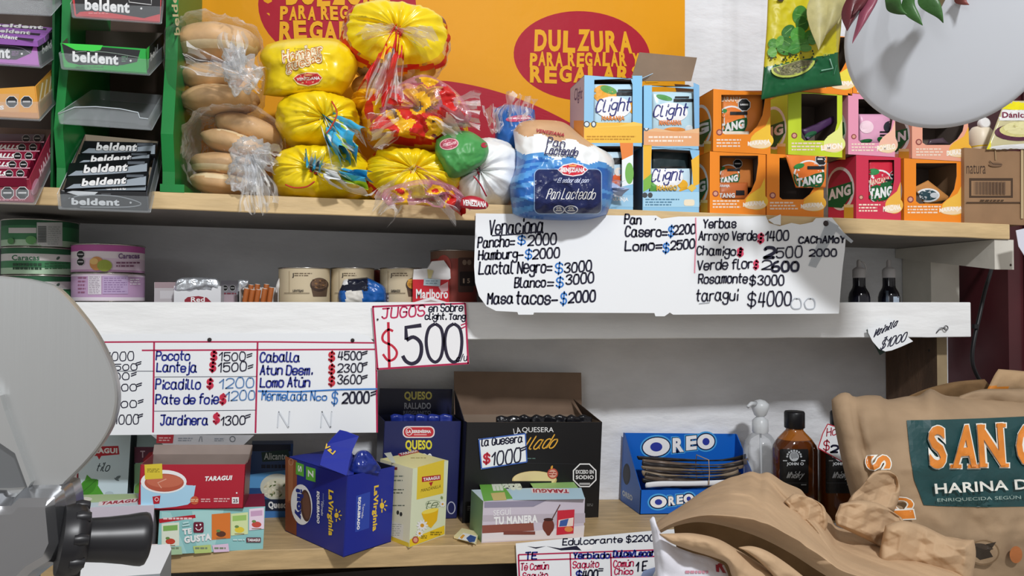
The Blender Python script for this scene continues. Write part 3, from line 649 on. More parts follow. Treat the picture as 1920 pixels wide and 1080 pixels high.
# top row
tang('t1', 1492, 1601, 60, 172, L['m2'].top(), orange, U(1508, 70, 1592, 148, .55), 'orange drink box on top of the lime one, behind the hanging herb packet', 'NARANJA', 'eedc4a', 'e98a30', '', d=.08)
tang('t2', 1602, 1702, 64, 181, L['m3'].top(), orange, U(1622, 72, 1694, 164), 'orange drink box on top of the pink one, behind the round white disc', 'NARANJA', 'f5b53a', 'e98a30', '')
# sachets
def d_tang(cx, cy, r, core, fruit, fx=None):
    def d(a):
        if fruit: a.text(fruit, (cx-r*.8, cy-r*1.55, cx+r*.62, cy-r*1.15), M('f8e2c8'), .03)
        a.ell(cx, cy, r*.98, r*1.0, white); a.ell(cx, cy, r*.87, r*.9, M(core))
        a.poly([(cx+r*.98*math.cos(math.radians(k)), cy+r*1.0*math.sin(math.radians(k))) for k in range(-15, 190, 12)]+[(cx-r*.5, cy+r*.2), (cx+r*.4, cy-.15*r)], dkgreen)
        a.ell(cx-r*.62, cy-r*.62, r*.34, r*.16, M('2c8a3c'), rot=-15)
        a.text('TANG', None, white, .06, q=((cx-r*.78, cy+r*.72), (cx+r*.8, cy+r*.42), (cx-r*.78, cy+r*.16)))
        a.octagon(cx+r*.78, cy-r*1.05, r*.42); a.rect(cx-r*.1, cy-r*.62, cx+r*.98, cy-r*.42, dark)
    return d
Ys = YT+.012
sachet(1353, 170, 1430, 256, Ys, d_tang(1372, 228, 30, 'ef7f2a', 'NARANJA'), M('ee8a3c', .35), 'orange sachet standing full in the box on the middle row', group=GS)
def d_low(a): a.text('TA', (1351, 254, 1373, 262), white, .06); a.rect(1376, 252, 1398, 259, dkgreen)
sachet(1348, 246, 1404, 262, Ys-.004, d_low, M('f0e0cc', .35), 'sachet lying flat in front of the standing orange one', group=GS, bulge=.002)
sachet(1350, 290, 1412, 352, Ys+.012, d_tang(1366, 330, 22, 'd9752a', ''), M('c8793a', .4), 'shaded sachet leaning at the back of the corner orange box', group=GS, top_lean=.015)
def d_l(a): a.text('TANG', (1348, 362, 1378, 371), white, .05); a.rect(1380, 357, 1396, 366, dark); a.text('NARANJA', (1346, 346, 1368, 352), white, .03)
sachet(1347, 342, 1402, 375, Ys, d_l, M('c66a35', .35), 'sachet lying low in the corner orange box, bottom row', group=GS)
sachet(0, 0, 0, 0, YT-.006, d_tang(1517, 330, 30, 'ee7a2a', ''), M('ef8333', .35), 'orange sachet poking out of the box, second from the blue boxes', group=GS, quad=[(1472, 290), (1551, 293), (1548, 352), (1492, 352)])
sachet(0, 0, 0, 0, Ys+.01, lambda a: (a.ell(1520, 252, 12, 5, M('2c6a45'), rot=-20), a.ell(1508, 258, 10, 3, M('9a86b0'))), M('4a2f55', .3), 'dark purple sachet slumped inside the lime green box', group=GS, quad=[(1502, 244), (1570, 214), (1576, 222), (1512, 264)])
def d_pk(a): a.ell(1625, 238, 13, 12, M('f4d4e0')); a.ell(1668, 238, 11, 11, M('33333c')); a.rect(1650, 246, 1668, 249, dark); a.rect(1650, 252, 1668, 255, dark); a.ell(1622, 265, 14, 4, dkgreen, rot=-10); a.ell(1654, 262, 9, 5, dkgreen, rot=20)
sachet(1610, 214, 1672, 272, Ys, d_pk, M('e3a6c4', .35), 'crumpled pale pink sachet in the pink box', group=GS, bulge=.007)
sachet(1629, 300, 1676, 382, Ys-.006, lambda a: (a.ell(1650, 350, 27, 32, white), a.ell(1650, 350, 24, 29, M('cc2340')), a.poly([(1627, 352), (1676, 336), (1674, 366), (1650, 382), (1630, 372)], dkgreen), a.text('TANG', None, white, .06, q=((1630, 374), (1673, 368), (1630, 354))), a.text('MANZANA', None, M('f4d9c0'), .03, q=((1629, 348), (1668, 340), (1629, 338))), a.ell(1638, 322, 11, 6, M('2f8a4a')), a.octagon(1676, 328, 8), a.rect(1660, 336, 1676, 340, dark)), M('d2273f', .35), 'red apple sachet standing in the crimson box', group=GS)
sachet(0, 0, 0, 0, Ys+.004, lambda a: (a.ell(1740, 366, 22, 13, white), a.ell(1740, 366, 18, 10, M('24424c')), a.ell(1752, 366, 8, 5, M('c8ccd0'))), M('c98a4c', .35), 'torn sachet lying at the bottom of the nearly empty orange box', group=GS, quad=[(1712, 352), (1740, 338), (1786, 374), (1734, 384)])
sachet(0, 0, 0, 0, Ys, lambda a: None, M('50404a', .3), 'dark sachet edge lying inside the peach coloured box', group=GS, quad=[(1742, 262), (1768, 258), (1780, 270), (1738, 272)])

# blue drink boxes
skyb = M('8fc3e6', .4); skyl = M('b9dcef', .4); ylw = M('f0b93a', .4); navy = M('2b2f77', .45)
GC = 'light blue drink powder display boxes'
def clight(key, x0, x1, y0, y1, base, hole, label, draw, top=True, left=None, inner=None):
    fr = Frame(x0, x1, y0, YT, DT, base); L[key] = fr
    a = display(fr, skyb, hole, 'drink_box', label, 'box', GC, top=top, left=left, inner=inner); draw(a); return a
def c3(a): a.poly([(1162, 268), (1187, 268), (1187, 300), (1168, 312)], M('e8843a')); a.poly([(1166, 300), (1187, 290), (1187, 345), (1166, 350)], M('eef4f6')); a.ell(1180, 325, 8, 20, M('77b556')); a.rect(1100, 366, 1187, 388, M('9dcbe8')); a.text('NARANJA', (1140, 370, 1178, 379), M('f0f0f0'), .03)
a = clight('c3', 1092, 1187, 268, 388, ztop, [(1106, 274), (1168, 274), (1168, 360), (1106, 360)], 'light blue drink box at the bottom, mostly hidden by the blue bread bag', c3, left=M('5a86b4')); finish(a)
def c4(a):
    a.poly([(1206, 272), (1222, 272), (1220, 330), (1206, 338)], ylw); a.poly([(1296, 300), (1311, 290), (1311, 345), (1300, 350)], ylw); a.rect(1206, 360, 1311, 388, M('a9d4ec'))
    a.poly([(1206, 338), (1222, 325), (1220, 352), (1206, 360)], M('7fb84a')); a.ell(1209, 366, 5, 5, M('44484c')); a.ell(1219, 366, 4.5, 5, M('44484c'))
    a.poly([(1297, 345), (1306, 352), (1297, 360), (1288, 352)], M('e8c04a')); a.rrect(1282, 374, 1302, 386, 4, M('efe2c8')); a.tiny(1210, 372, 1276, 387, 3, M('4a7a98'), .4)
a = clight('c4', 1205, 1311, 276, 389, ztop, [(1221, 280), (1292, 278), (1298, 300), (1296, 352), (1276, 359), (1216, 359), (1221, 330)], 'light blue drink box with a yellow mango sachet, bottom row under the open one', c4, left=M('3e5570')); finish(a)  # left side's darker blue carries the shade of the gap beside it
def c1(a):
    a.rect(1095, 230, 1204, 268, M('eebb40')); a.poly([(1095, 232), (1120, 238), (1160, 236), (1204, 224), (1204, 236), (1095, 240)], M('f3c95a')); a.poly([(1186, 142), (1204, 142), (1204, 232), (1186, 228)], M('86c4ea'))
    a.ell(1100, 233, 6, 6, M('4a4a4c')); a.ell(1100, 233, 4, 4, M('cfe0ea')); a.ell(1113, 233, 5, 6, M('4a4a4c')); a.ell(1113, 233, 3, 4, M('cfe0ea')); a.tiny(1100, 254, 1195, 264, 2, M('c28a1c'), .4)
    a.left.text('Clight', None, navy, .01, .3, q=((1077, 196), (1092, 192), (1077, 166))); a.left.rect(1076, 226, 1095, 268, M('e9a95a'))
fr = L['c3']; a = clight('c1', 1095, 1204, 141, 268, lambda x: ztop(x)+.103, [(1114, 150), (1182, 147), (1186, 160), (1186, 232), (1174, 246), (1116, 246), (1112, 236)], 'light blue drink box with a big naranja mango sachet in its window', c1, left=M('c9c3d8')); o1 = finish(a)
b = MB(); f = L['c1']; b.prism([f.pt(f.w-.004, 0, f.h), f.pt(f.w-.002, .04, f.h), f.pt(f.w+.022, .034, f.h+.012), f.pt(f.w+.017, -.004, f.h+.01)], f.up*.0008, M('a9d0ea', .4)); b.build('flap', o1)
def c2(a):
    a.rect(1207, 246, 1311, 274, M('e6a877')); a.poly([(1207, 246), (1230, 240), (1270, 248), (1311, 240), (1311, 250)], M('eab98a')); a.tiny(1216, 254, 1300, 268, 2, M('f6e4d2'), .5); a.ell(1212, 240, 5, 6, M('5a5a5c')); a.ell(1212, 240, 3, 4, M('d8dde0'))
    a.rect(1207, 160, 1222, 240, M('8cc8ec')); a.poly([(1300, 155), (1311, 160), (1311, 240), (1302, 240)], M('7fb4dd'))
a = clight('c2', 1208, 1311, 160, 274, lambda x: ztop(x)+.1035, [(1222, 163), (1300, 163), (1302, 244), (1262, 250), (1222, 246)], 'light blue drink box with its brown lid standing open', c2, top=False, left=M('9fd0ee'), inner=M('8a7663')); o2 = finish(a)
f = L['c2']; b = MB(); yb_ = f.pt(0, f.d, 0).y; b.prism([P(1182, 152, yb_), P(1199, 98, yb_+.022), P(1307, 108, yb_+.022), P(1296, 152, yb_)], f.n*.0012, M('86715d', .6, vary=.15)); b.build('lid', o2)
b = MB(); b.prism([f.pt(f.w, .005, f.h), f.pt(f.w, f.d, f.h), f.pt(f.w-.008, f.d, f.h+.03), f.pt(f.w-.004, .03, f.h+.016)], f.u*.0008, M('8a7460', .6)); b.build('flap', o2)
def d_cl(x0, y0, x1, y1, pic, flav, fc, two=None):
    def d(a):
        w = x1-x0; h = y1-y0
        pic(a, x0, y0, w, h)
        a.ell(x0+.45*w, y0+.5*h, .42*w, .24*h, M('f2f3f5'))
        a.hand('Clight', x0+.03*w, x0+.82*w, y0+.6*h, 0.27*h, navy, 2.6, -3, .25, .1)
        a.rect(x0+.53*w, y0+.17*h, x0+w, y0+.24*h, dark); a.rect(x0+.56*w, y0+.11*h, x0+.9*w, y0+.15*h, dark)
        a.text(flav, (x0+.18*w, y0+.68*h, x0+.72*w, y0+.80*h), M(fc), .05)
        if two: a.text(two, (x0+.24*w, y0+.82*h, x0+.68*w, y0+.93*h), M(fc), .05)
    return d
def pic1(a, x, y, w, h): a.ell(x+.25*w, y+.22*h, .28*w, .2*h, M('e9a52a'), rot=15); a.ell(x+.34*w, y+.12*h, .2*w, .08*h, M('5ea04a'), rot=18); a.ell(x+.92*w, y+.5*h, .1*w, .14*h, M('f0a52c')); a.ell(x+.92*w, y+.95*h, .1*w, .08*h, M('e88a3a')); a.ell(x+.04*w, y+.86*h, .06*w, .05*h, M('58a048'))
def pic2(a, x, y, w, h): a.ell(x+.3*w, y+.14*h, .2*w, .06*h, M('4f9a4c'), rot=14); a.ell(x+.55*w, y+.94*h, .28*w, .09*h, M('ee9a4a')); a.ell(x+.9*w, y+.9*h, .1*w, .1*h, M('dfe8ec'))
def pic3(a, x, y, w, h): a.ell(x+.86*w, y+.66*h, .14*w, .1*h, M('f0b42a'), rot=20); a.ell(x+.9*w, y+.82*h, .14*w, .1*h, M('f0b42a'), rot=-20); a.ell(x+.1*w, y+.75*h, .1*w, .14*h, M('5fa848')); a.ell(x+.1*w, y+.62*h, .08*w, .08*h, M('6fb858'))
GX = 'light blue drink sachets'
sachet(1112, 158, 1194, 245, YT+.006, d_cl(1114, 158, 1194, 245, pic1, 'NARANJA', 'e08a40', 'MANGO'), M('bfe0f2', .3), 'white and blue naranja mango sachet, upper box', group=GX)
sachet(1221, 172, 1301, 252, YT+.008, d_cl(1222, 172, 1300, 250, pic2, 'MANDARINA', 'e88a50'), M('bcdcea', .25, .6), 'pale blue crimped sachet in the open box', group=GX, bulge=.006)
sachet(1218, 316, 1297, 362, YT+.008, d_cl(1218, 290, 1290, 374, pic3, 'MANGO', 'e8b84a'), M('c8e2f0', .3), 'pale sachet with mango slices, bottom blue box', group=GX)
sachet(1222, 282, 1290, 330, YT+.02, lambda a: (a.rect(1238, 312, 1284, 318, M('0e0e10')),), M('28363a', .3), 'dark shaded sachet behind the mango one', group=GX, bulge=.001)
sachet(1130, 285, 1167, 358, YT+.01, lambda a: (a.rect(1150, 296, 1166, 308, dark), a.ell(1158, 340, 12, 14, M('e6642e')), a.ell(1160, 322, 8, 8, M('f0e4d8'))), M('c3dcec', .3), 'sachet half hidden behind the blue bread bag', group=GX)

# brown carton and what is on it
fr = Frame(1810, 1922, 277, 0.004, .11, ztop)
kraft = M('9a7858', .65, vary=.1, vscale=30); b = MB(); fr.lbox(b, 0, fr.w, 0, fr.d, 0, fr.h, kraft); a = Art(b, fr.proj('front')); kd = M('4a3626', .7)
a.text('natura', (1812, 308, 1848, 326), M('3d2b20'), .0); a.rect(1817, 334, 1899, 371, kd); a.rect(1821, 339, 1895, 367, kraft)
for i in range(28): a.rect(1826+i*2.1, 341, 1826+i*2.1+(.7+.6*((i*7) % 3)), 365, M('6a5240'))
a.rect(1810, 379, 1916, 381, kd); a.ell(1865, 309, 13, 4, M('7d6048')); a.line([(1853, 302), (1860, 308), (1876, 309)], 1.5, kd); a.line([(1864, 280), (1865, 300)], 2, M('a58a66')); a.tiny(1836, 374, 1882, 378, 1, kd)
a.rect(1912, 279, 1917, 410, M('c0aa84', .3))
tag(b.build('carton'), 'brown cardboard carton at the right end of the top shelf', 'carton')
ctop = fr.h+fr.A.z
def d_dan(a):
    a.poly([(1850, 180), (1940, 180), (1940, 206), (1900, 206), (1872, 203), (1868, 228), (1850, 230)], M('efe31c', .3)); a.rrect(1868, 206, 1945, 226, 6, white); a.text('Dánica', (1879, 210, 1928, 221), M('7a2440'), .035)
    a.ell(1910, 248, 45, 16, M('5a2a40')); a.ell(1912, 244, 38, 13, M('d8d08a')); a.ell(1912, 240, 30, 12, M('e6dfa6')); a.poly([(1850, 276), (1880, 272), (1940, 268), (1940, 280), (1850, 282)], white); a.poly([(1850, 246), (1858, 262), (1858, 280), (1850, 280)], M('e8dc2a'))
sachet(1849, 188, 1945, 281, .0, d_dan, M('cfc69a', .25), 'yellow dessert pouch with a bowl picture, standing on the brown carton', group=None, name='dessert_pouch', cat='pouch', quad=[(1884, 189), (1950, 189), (1950, 279), (1849, 281)])
b = MB(); k = P(1838, 240, .05); s = S(1838, .05); k.z = ctop+.0005
b.lathe(k, [(19*s, 0), (19*s, .012, 'ecdcc0'), (20*s, .014, M('e8c81c', .3)), (20*s, .042), (14*s, .05)], M('ece0c8', .4), 28); o = tag(b.build('spread_tub'), 'yellow and cream tub behind the dessert pouch', 'tub')
b = MB(); b.lathe(P(1844, 232, .04), [(10*s, -.003), (11*s, .004), (8*s, .006)], white, 20, ax=(-.2, -1, .1)); b.build('cap', o)
# ================================================================ gum racks at the left end of the top shelf
green = M('15803a', .35, vary=.12, vscale=12); greend = M('0f5c2b', .4); greenl = M('2fa34e', .3)
trayf = film('dfe6ea', .07, .1, .1, 20)
def wpoly(b, pts, off, m): b.prism([P(*p) for p in pts], off, m)
def rack(label, xs, yt=-60):
    r = empty('gum_rack', P((xs[0]+xs[-1])/2, 350, .06), label, 'display rack'); return r
rk = rack('green display rack with stepped gum trays beside the bread buns', (100, 345))
b = MB(); z0 = ztop(-.2)
def side(x, ws, y):                           # a stepped side panel: front edge slopes forward towards the foot
    X = P(x, 300, 0).x; zt_ = .62
    pts = [(X, .012, z0), (X, .012, z0+.03), (X, .0, z0+.08), (X, .022, zt_*.55), (X, .03, zt_), (X, .2, zt_), (X, .2, z0)]
    b = MB(); b.prism(pts, (ws, 0, 0), green); return b
b = side(301, .016, 0); b.box((P(300, 350, 0).x, .0, z0), (P(300, 350, 0).x+.031, .2, z0+.011), green)
a = Art(b, planeproj(V((P(301, 300, 0).x+.016, 0, 0)), V((1, 0, 0)))); a.text('beldent', None, M('d8d8b0'), .02, q=((338, 66), (328, -40), (327, 66)))
b.build('side_panel', rk)
b = side(100, .011, 0); b.build('side_panel', rk)
b = MB(); b.box((P(112, 300, .14).x, .15, z0), (P(128, 300, .14).x, .17, .62), greenl); b.build('corner_post', rk)
b = MB(); b.box((P(112, 300, .2).x, .2, z0), (P(318, 300, .2).x, .204, .62), M('4a372c', .6, vary=.2)); b.build('back_board', rk)
rk2 = rack('second green gum rack, cut off by the photo edge', (-120, 95))
b = MB(); X = P(95, 300, .03).x; b.prism([(X, .03, z0), (X, .03, .62), (X, .2, .62), (X, .2, z0)], (.003, 0, 0), greend); b.build('side_panel', rk2)
b = MB(); b.box((P(-140, 300, .2).x, .2, z0), (P(98, 300, .2).x, .204, .62), M('40322b', .6, vary=.2)); b.build('back_board', rk2)
class Slant:
    """an open tray tipped towards the buyer, given by its front panel and rear upper edge in the photo"""
    def __init__(s, ftl, ftr, fbr, fbl, btl, btr, Yf, Yb):
        s.f = [P(*p, Yf) for p in (ftl, ftr, fbr, fbl)]; s.bt = [P(*btl, Yb), P(*btr, Yb)]
        s.bb = [s.bt[0]+(s.f[3]-s.f[0]), s.bt[1]+(s.f[2]-s.f[1])]
    def plane(s, which):
        f, bt = s.f, s.bt
        if which == 'front': n = (f[1]-f[0]).cross(f[3]-f[0]).normalized(); o = f[0]
        if which == 'right': n = (bt[1]-f[1]).cross(f[2]-f[1]).normalized(); o = f[1]
        if which == 'top': n = (f[1]-f[0]).cross(bt[0]-f[0]).normalized(); o = f[0]
        if (CAM-o).dot(n) < 0: n = -n
        return planeproj(o+n*(.0013 if which != 'top' else 0), n), o, n
    def shell(s, col, inner, t=.0012, right=None, low=0.0, notch=None):
        b = MB(); f, bt, bb = s.f, s.bt, s.bb; c = mat(col); i = mat(inner); r = mat(right or col)
        def sheet(q, mo, mi_, out):
            o = V(out).normalized()*t; b.hexa([q[0], q[1], q[2], q[3]]+[p+o for p in q], None, [mo]*4+[mo, mi_])
        nF = s.plane('front')[2]; 
        sheet([f[3], f[2], f[1], f[0]], c, i, nF); sheet([f[2], bb[1], bt[1], f[1]], r, i, s.plane('right')[2]); sheet([bb[0], f[3], f[0], bt[0]], c, i, -s.plane('right')[2])
        sheet([bb[1], bb[0], bt[0], bt[1]], c, i, (0, 1, 0)); sheet([f[3], f[2], bb[1], bb[0]], c, i, (0, 0, -1))
        return b
GT = 'clear gum trays'; GG = 'gum boxes in the racks'
def tray(parent, sl, up=.55, grow=.003):
    """clear plastic tray that holds a gum box"""
    f, bt, bb = sl.f, sl.bt, sl.bb; nF = sl.plane('front')[2]; b = MB(); g = grow; rt = (f[2]-f[3]).normalized()*g; dn = (f[3]-f[0]).normalized()*g; out = nF*g
    mixp = lambda p, q, t: p+(q-p)*t
    q = [f[3]-rt+dn+out, f[2]+rt+dn+out, mixp(f[2], f[1], up)+rt+out, mixp(f[3], f[0], up)-rt+out]; b.prism(q, out*.4, trayf)
    q2 = [bb[1]+rt+dn, bb[0]-rt+dn]
    b.prism([q[0], q[1], q2[0], q2[1]], dn*.4, trayf); b.prism([q[1], q2[0], mixp(bb[1], bt[1], up*.9)+rt, q[2]], rt*.4, trayf); b.prism([q[0], q2[1], mixp(bb[0], bt[0], up*.9)-rt, q[3]], -rt*.4, trayf)
    return b.build('tray', parent)
def logo(a, box, m=None, dx=0):                # the white wordmark with its dark outline
    x0, y0, x1, y1 = box; q = ((x0, y1-dx), (x1, y1+dx), (x0, y0-dx))
    a.text('beldent', None, M('16161a'), .09, q=((x0-2, y1+2-dx), (x1+2, y1+2+dx), (x0-2, y0-2-dx))); a.text('beldent', None, m or white, .045, q=q)
# red box
s = Slant((137, -8), (301, -8), (298, 41), (142, 30), (160, -70), (306, -60), -.012, .08); tray(rk, s)
b = s.shell('c9333a', card_in); a = Art(b, s.plane('front')[0]); a.poly([(139, -8), (301, -8), (300, 26), (270, 34), (180, 20), (150, 22), (143, 28)], M('1d1a1c')); logo(a, (159, 0, 243, 22), None, 3); a.tiny(166, 23, 206, 27, 1, M('e88a8a')); a.ell(265, 16, 2, 2, white); a.line([(242, -2), (242, 4), (284, 9), (284, -2)], 1, white)
tag(b.build('gum_box'), 'red gum box at the top of the green rack', 'gum box', GG)
# green box
s = Slant((115, 81), (274, 92), (276, 137), (122, 126), (142, 56), (304, 62), -.018, .085); tray(rk, s)
b = s.shell('19a33c', M('6f665c', .7), right=M('17171a')); a = Art(b, s.plane('front')[0]); a.poly([(116, 82), (263, 94), (257, 116), (230, 122), (150, 122), (128, 117), (122, 110)], M('17181b')); a.poly([(116, 81), (193, 85), (188, 94), (176, 96), (142, 94)], M('3ad046')); a.line(smooth([(130, 104), (150, 97), (200, 98), (262, 108)]), 1, M('8a9a8e')); logo(a, (136, 99, 222, 119), None, 3); a.tiny(228, 105, 240, 117, 3, M('5a8a68')); a.ell(245, 114, 2, 2, white); a.tiny(142, 124, 196, 128, 1, M('0d6a2a'))
a = Art(b, s.plane('right')[0]); a.text('beld', None, M('d8d8d8'), .03, q=((282, 116), (296, 98), (282, 100))); a.poly([(274, 92), (280, 86), (279, 126), (276, 132)], M('35c04c'))
tag(b.build('gum_box'), 'bright green gum box standing open and empty in the green rack', 'gum box', GG)
# empty clear tray
s = Slant((110, 212), (278, 222), (284, 243), (113, 231), (174, 168), (303, 178), -.022, .085)
b = MB(); f = s.f; q = [P(113, 231, -.022), P(283, 243, -.022), P(278, 223, -.022), P(262, 221, -.022), P(259, 211, -.022), P(225, 204, -.022), P(180, 200, -.022), P(140, 201, -.022), P(109, 214, -.022)]
b.prism(q, (0, .0012, 0), trayf); b.prism([f[3], f[2], s.bb[1], s.bb[0]], (0, 0, -.0012), trayf); b.prism([f[2], s.bb[1], s.bt[1], f[1]], (.0012, 0, 0), trayf); b.prism([f[3], s.bb[0], s.bt[0], f[0]], (-.0012, 0, 0), trayf)
b.prism([s.bb[0], s.bb[1], s.bt[1], s.bt[0]], (0, .0012, 0), trayf)
b.tube([P(*p, -.0225) for p in ((109, 214), (140, 201), (180, 200), (225, 204), (259, 211), (262, 221), (278, 223))], .0007, M('c8d2d8', .2)); b.build('tray', rk)
# black box with packs
s = Slant((114, 357), (274, 360), (277, 394), (117, 388), (160, 252), (296, 265), -.03, .075); tray(rk, s, .75)
b = s.shell('17181c', M('9a8c78', .7), right=M('3a3d44')); a = Art(b, s.plane('front')[0]); a.poly([(115, 357), (184, 360), (176, 366), (150, 368)], M('c3c8cc')); a.line(smooth([(128, 372), (160, 366), (220, 368), (264, 381), (240, 388), (150, 388)]), 1.6, M('8f959a')); logo(a, (134, 372, 224, 385), M('cfd3d6'), 1); a.ell(245, 380, 2, 2, M('b8bcc0')); a.rect(190, 363, 208, 365, M('55585c'))
tag(b.build('gum_box'), 'black gum box full of black and silver packs, lowest in the green rack', 'gum box', GG)
pl, o, n = s.plane('top')
def pack(sl, q, lift, th, m, label, draw, group, name='gum_pack'):
    pl, o, n = sl.plane('top'); o2 = o+n*lift; pj = planeproj(o2, n); b = MB()
    b.prism([pj(x, y, 0) for x, y in q], -n*th, m); draw(Art(b, pj, l0=1.5)); return tag(b.build(name), label, 'gum pack', group)
def d_black(x0, y0, x1, y1, dy, part=0):
    def d(a):
        w = x1-x0; h = y1-y0
        a.poly([(x0+.02*w, y1), (x0+.12*w, y1-.4*h), (x0+.4*w, y1-.34*h+dy*.4), (x0+.7*w, y1-.5*h+dy*.6), (x1, y1-.75*h+dy), (x1-.005*w, y1+dy), (x0+.5*w, y1+dy*.5)], M('9aa4ae', .3))
        a.text('beldent', None, M('101014'), .09, q=((x0+.2*w, y1-.17*h), (x0+.76*w, y1-.17*h+dy*.7), (x0+.22*w, y0+.1*h))); a.text('beldent', None, white, .045, q=((x0+.21*w, y1-.2*h), (x0+.75*w, y1-.2*h+dy*.7), (x0+.23*w, y0+.14*h)))
        a.rect(x0+.76*w, y0+.12*h+dy, x0+.97*w, y0+.34*h+dy, M('5a6068'))
    return d
for i, (q, dx, lab) in enumerate((([(158, 264), (294, 268), (291, 292), (150, 287)], 2, 'rearmost'), ([(147, 289), (283, 283), (280, 302), (140, 308)], -4, 'second from the rear'), ([(130, 306), (281, 296), (276, 318), (124, 330)], -6, 'second from the front'), ([(126, 332), (278, 321), (274, 343), (120, 354)], -7, 'front'))):
    pack(s, q, .001+.0012*i, .007, M('131418', .3), f'black and silver gum pack, {lab} one in the black box', d_black(q[3][0], q[0][1], q[2][0], q[3][1], dx), 'black gum packs')
q = [(122, 348), (275, 342), (274, 357), (118, 357)]
pack(s, q, .0, .007, M('1a1b20', .3), 'black gum pack half sunk behind the front panel of the black box', lambda a: (a.poly([(150, 356), (175, 350), (240, 344), (274, 346), (273, 357), (150, 357)], M('8a949c')), a.text('dent', (198, 347, 236, 356), white, .05)), 'black gum packs')
# left rack: clear tray, purple, amber and dark red boxes
s = Slant((-80, -6), (76, 4), (92, 26), (-80, 18), (-70, -60), (106, -30), -.02, .07); tray(rk2, s, 1.0)
s = Slant((-90, 66), (68, 77), (74, 123), (-88, 112), (-70, 40), (104, 54), -.025, .07); tray(rk2, s)
b = s.shell('b964c0', card_in, right=M('1c1b20')); a = Art(b, s.plane('front')[0]); a.poly([(-88, 67), (66, 78), (58, 100), (30, 112), (-60, 108), (-88, 100)], M('1f1a24')); a.line(smooth([(-40, 84), (10, 86), (40, 90), (57, 100)]), 1, M('a898b0')); logo(a, (-62, 86, 19, 108), None, 2); a.ell(41, 101, 2, 2, white); a.tiny(22, 96, 36, 105, 3, M('8a5a90'))
a = Art(b, s.plane('right')[0]); a.text('belde', None, white, .03, q=((79, 102), (102, 86), (79, 86)))
tag(b.build('gum_box'), 'purple gum box full of packs in the cut-off rack', 'gum box', GG)
for i, (q, lab) in enumerate((([(-60, 40), (100, 52), (92, 60), (-62, 48)], 'rear'), ([(-64, 50), (91, 61), (84, 69), (-70, 58)], 'middle'), ([(-70, 60), (82, 70), (70, 77), (-80, 67)], 'front'))):
    pack(s, q, .0005+.0008*i, .007, M('a86cc4', .3), f'purple gum pack, {lab} one in the purple box', (lambda y0, d: lambda a: (a.poly([(-40, y0+3), (88-d, y0+13), (86-d, y0+17), (-42, y0+8)], M('2a2030')), a.text('beldent', None, white, .05, q=((-12, y0+10), (80-d*2, y0+15), (-10, y0+3)))))(q[0][1], i*12), 'purple gum packs')
s = Slant((-90, 172), (65, 162), (72, 222), (-90, 214), (-70, 120), (104, 122), -.03, .07); tray(rk2, s, .5)
b = s.shell('e0a03c', M('7d7264', .7)); a = Art(b, s.plane('front')[0]); a.rect(-90, 176, 36, 214, M('d8a468')); a.octagon(22, 191, 12); a.octagon(50, 191, 12); a.poly([(-90, 205), (72, 212), (72, 222), (-90, 214)], M('c99056')); a.text('S', (0, 198, 8, 206), white, .05)
a = Art(b, s.plane('right')[0]); a.poly([(72, 160), (98, 138), (97, 175), (76, 205)], M('caa04c')); 
for k in range(3): a.line([(74+k*9, 190-k*9), (80+k*8, 155-k*6)], 2.4, M('ece0c0'))
tag(b.build('candy_box'), 'amber candy box, open and empty, above the dark red one', 'candy box', GG)
s = Slant((-90, 330), (54, 334), (62, 379), (-90, 374), (-70, 236), (97, 243), -.035, .07); tray(rk2, s, .5)
b = s.shell('8e2038', M('8a7468', .7), right=M('a03048')); a = Art(b, s.plane('front')[0]); a.octagon(14, 362, 13); a.octagon(42, 362, 13); a.tiny(-20, 372, 50, 378, 1, M('c87a8a')); a.line([(0, 346), (22, 348), (30, 336), (54, 336)], 1.2, M('d88a98'))
a = Art(b, s.plane('right')[0]); a.text('HALLS', None, M('f0c8d0'), .04, q=((76, 332), (98, 288), (73, 318))); a.ell(66, 350, 6, 16, M('d890a8'), rot=15)
tag(b.build('candy_box'), 'dark red candy box full of rolls, lowest in the cut-off rack', 'candy box', GG)
for i, (x1, y0) in enumerate(((84, 254), (76, 271), (68, 287), (58, 303), (52, 320))):
    def dh(a, x1=x1, y0=y0, i=i):
        if i: a.text('HALLS', None, white, .06, .3, q=((x1-86, y0+9), (x1-40, y0+10), (x1-84, y0)))
        for k in (38, 17): a.octagon(x1-k+3, y0+6, 8)
        a.poly([(x1-140, y0+11), (x1-1, y0+12), (x1-2, y0+14), (x1-140, y0+13)], M('d8a0b0'))
    pack(s, [(x1-140, y0-4), (x1, y0-2), (x1-6, y0+14), (x1-146, y0+13)], .0012*i, .012, M('8a1c3a' if i else '6a4a58', .25), f'dark red candy roll, {["rearmost", "second", "third", "fourth", "front"][i]} from the back in its box', dh, 'candy rolls', 'candy_roll')
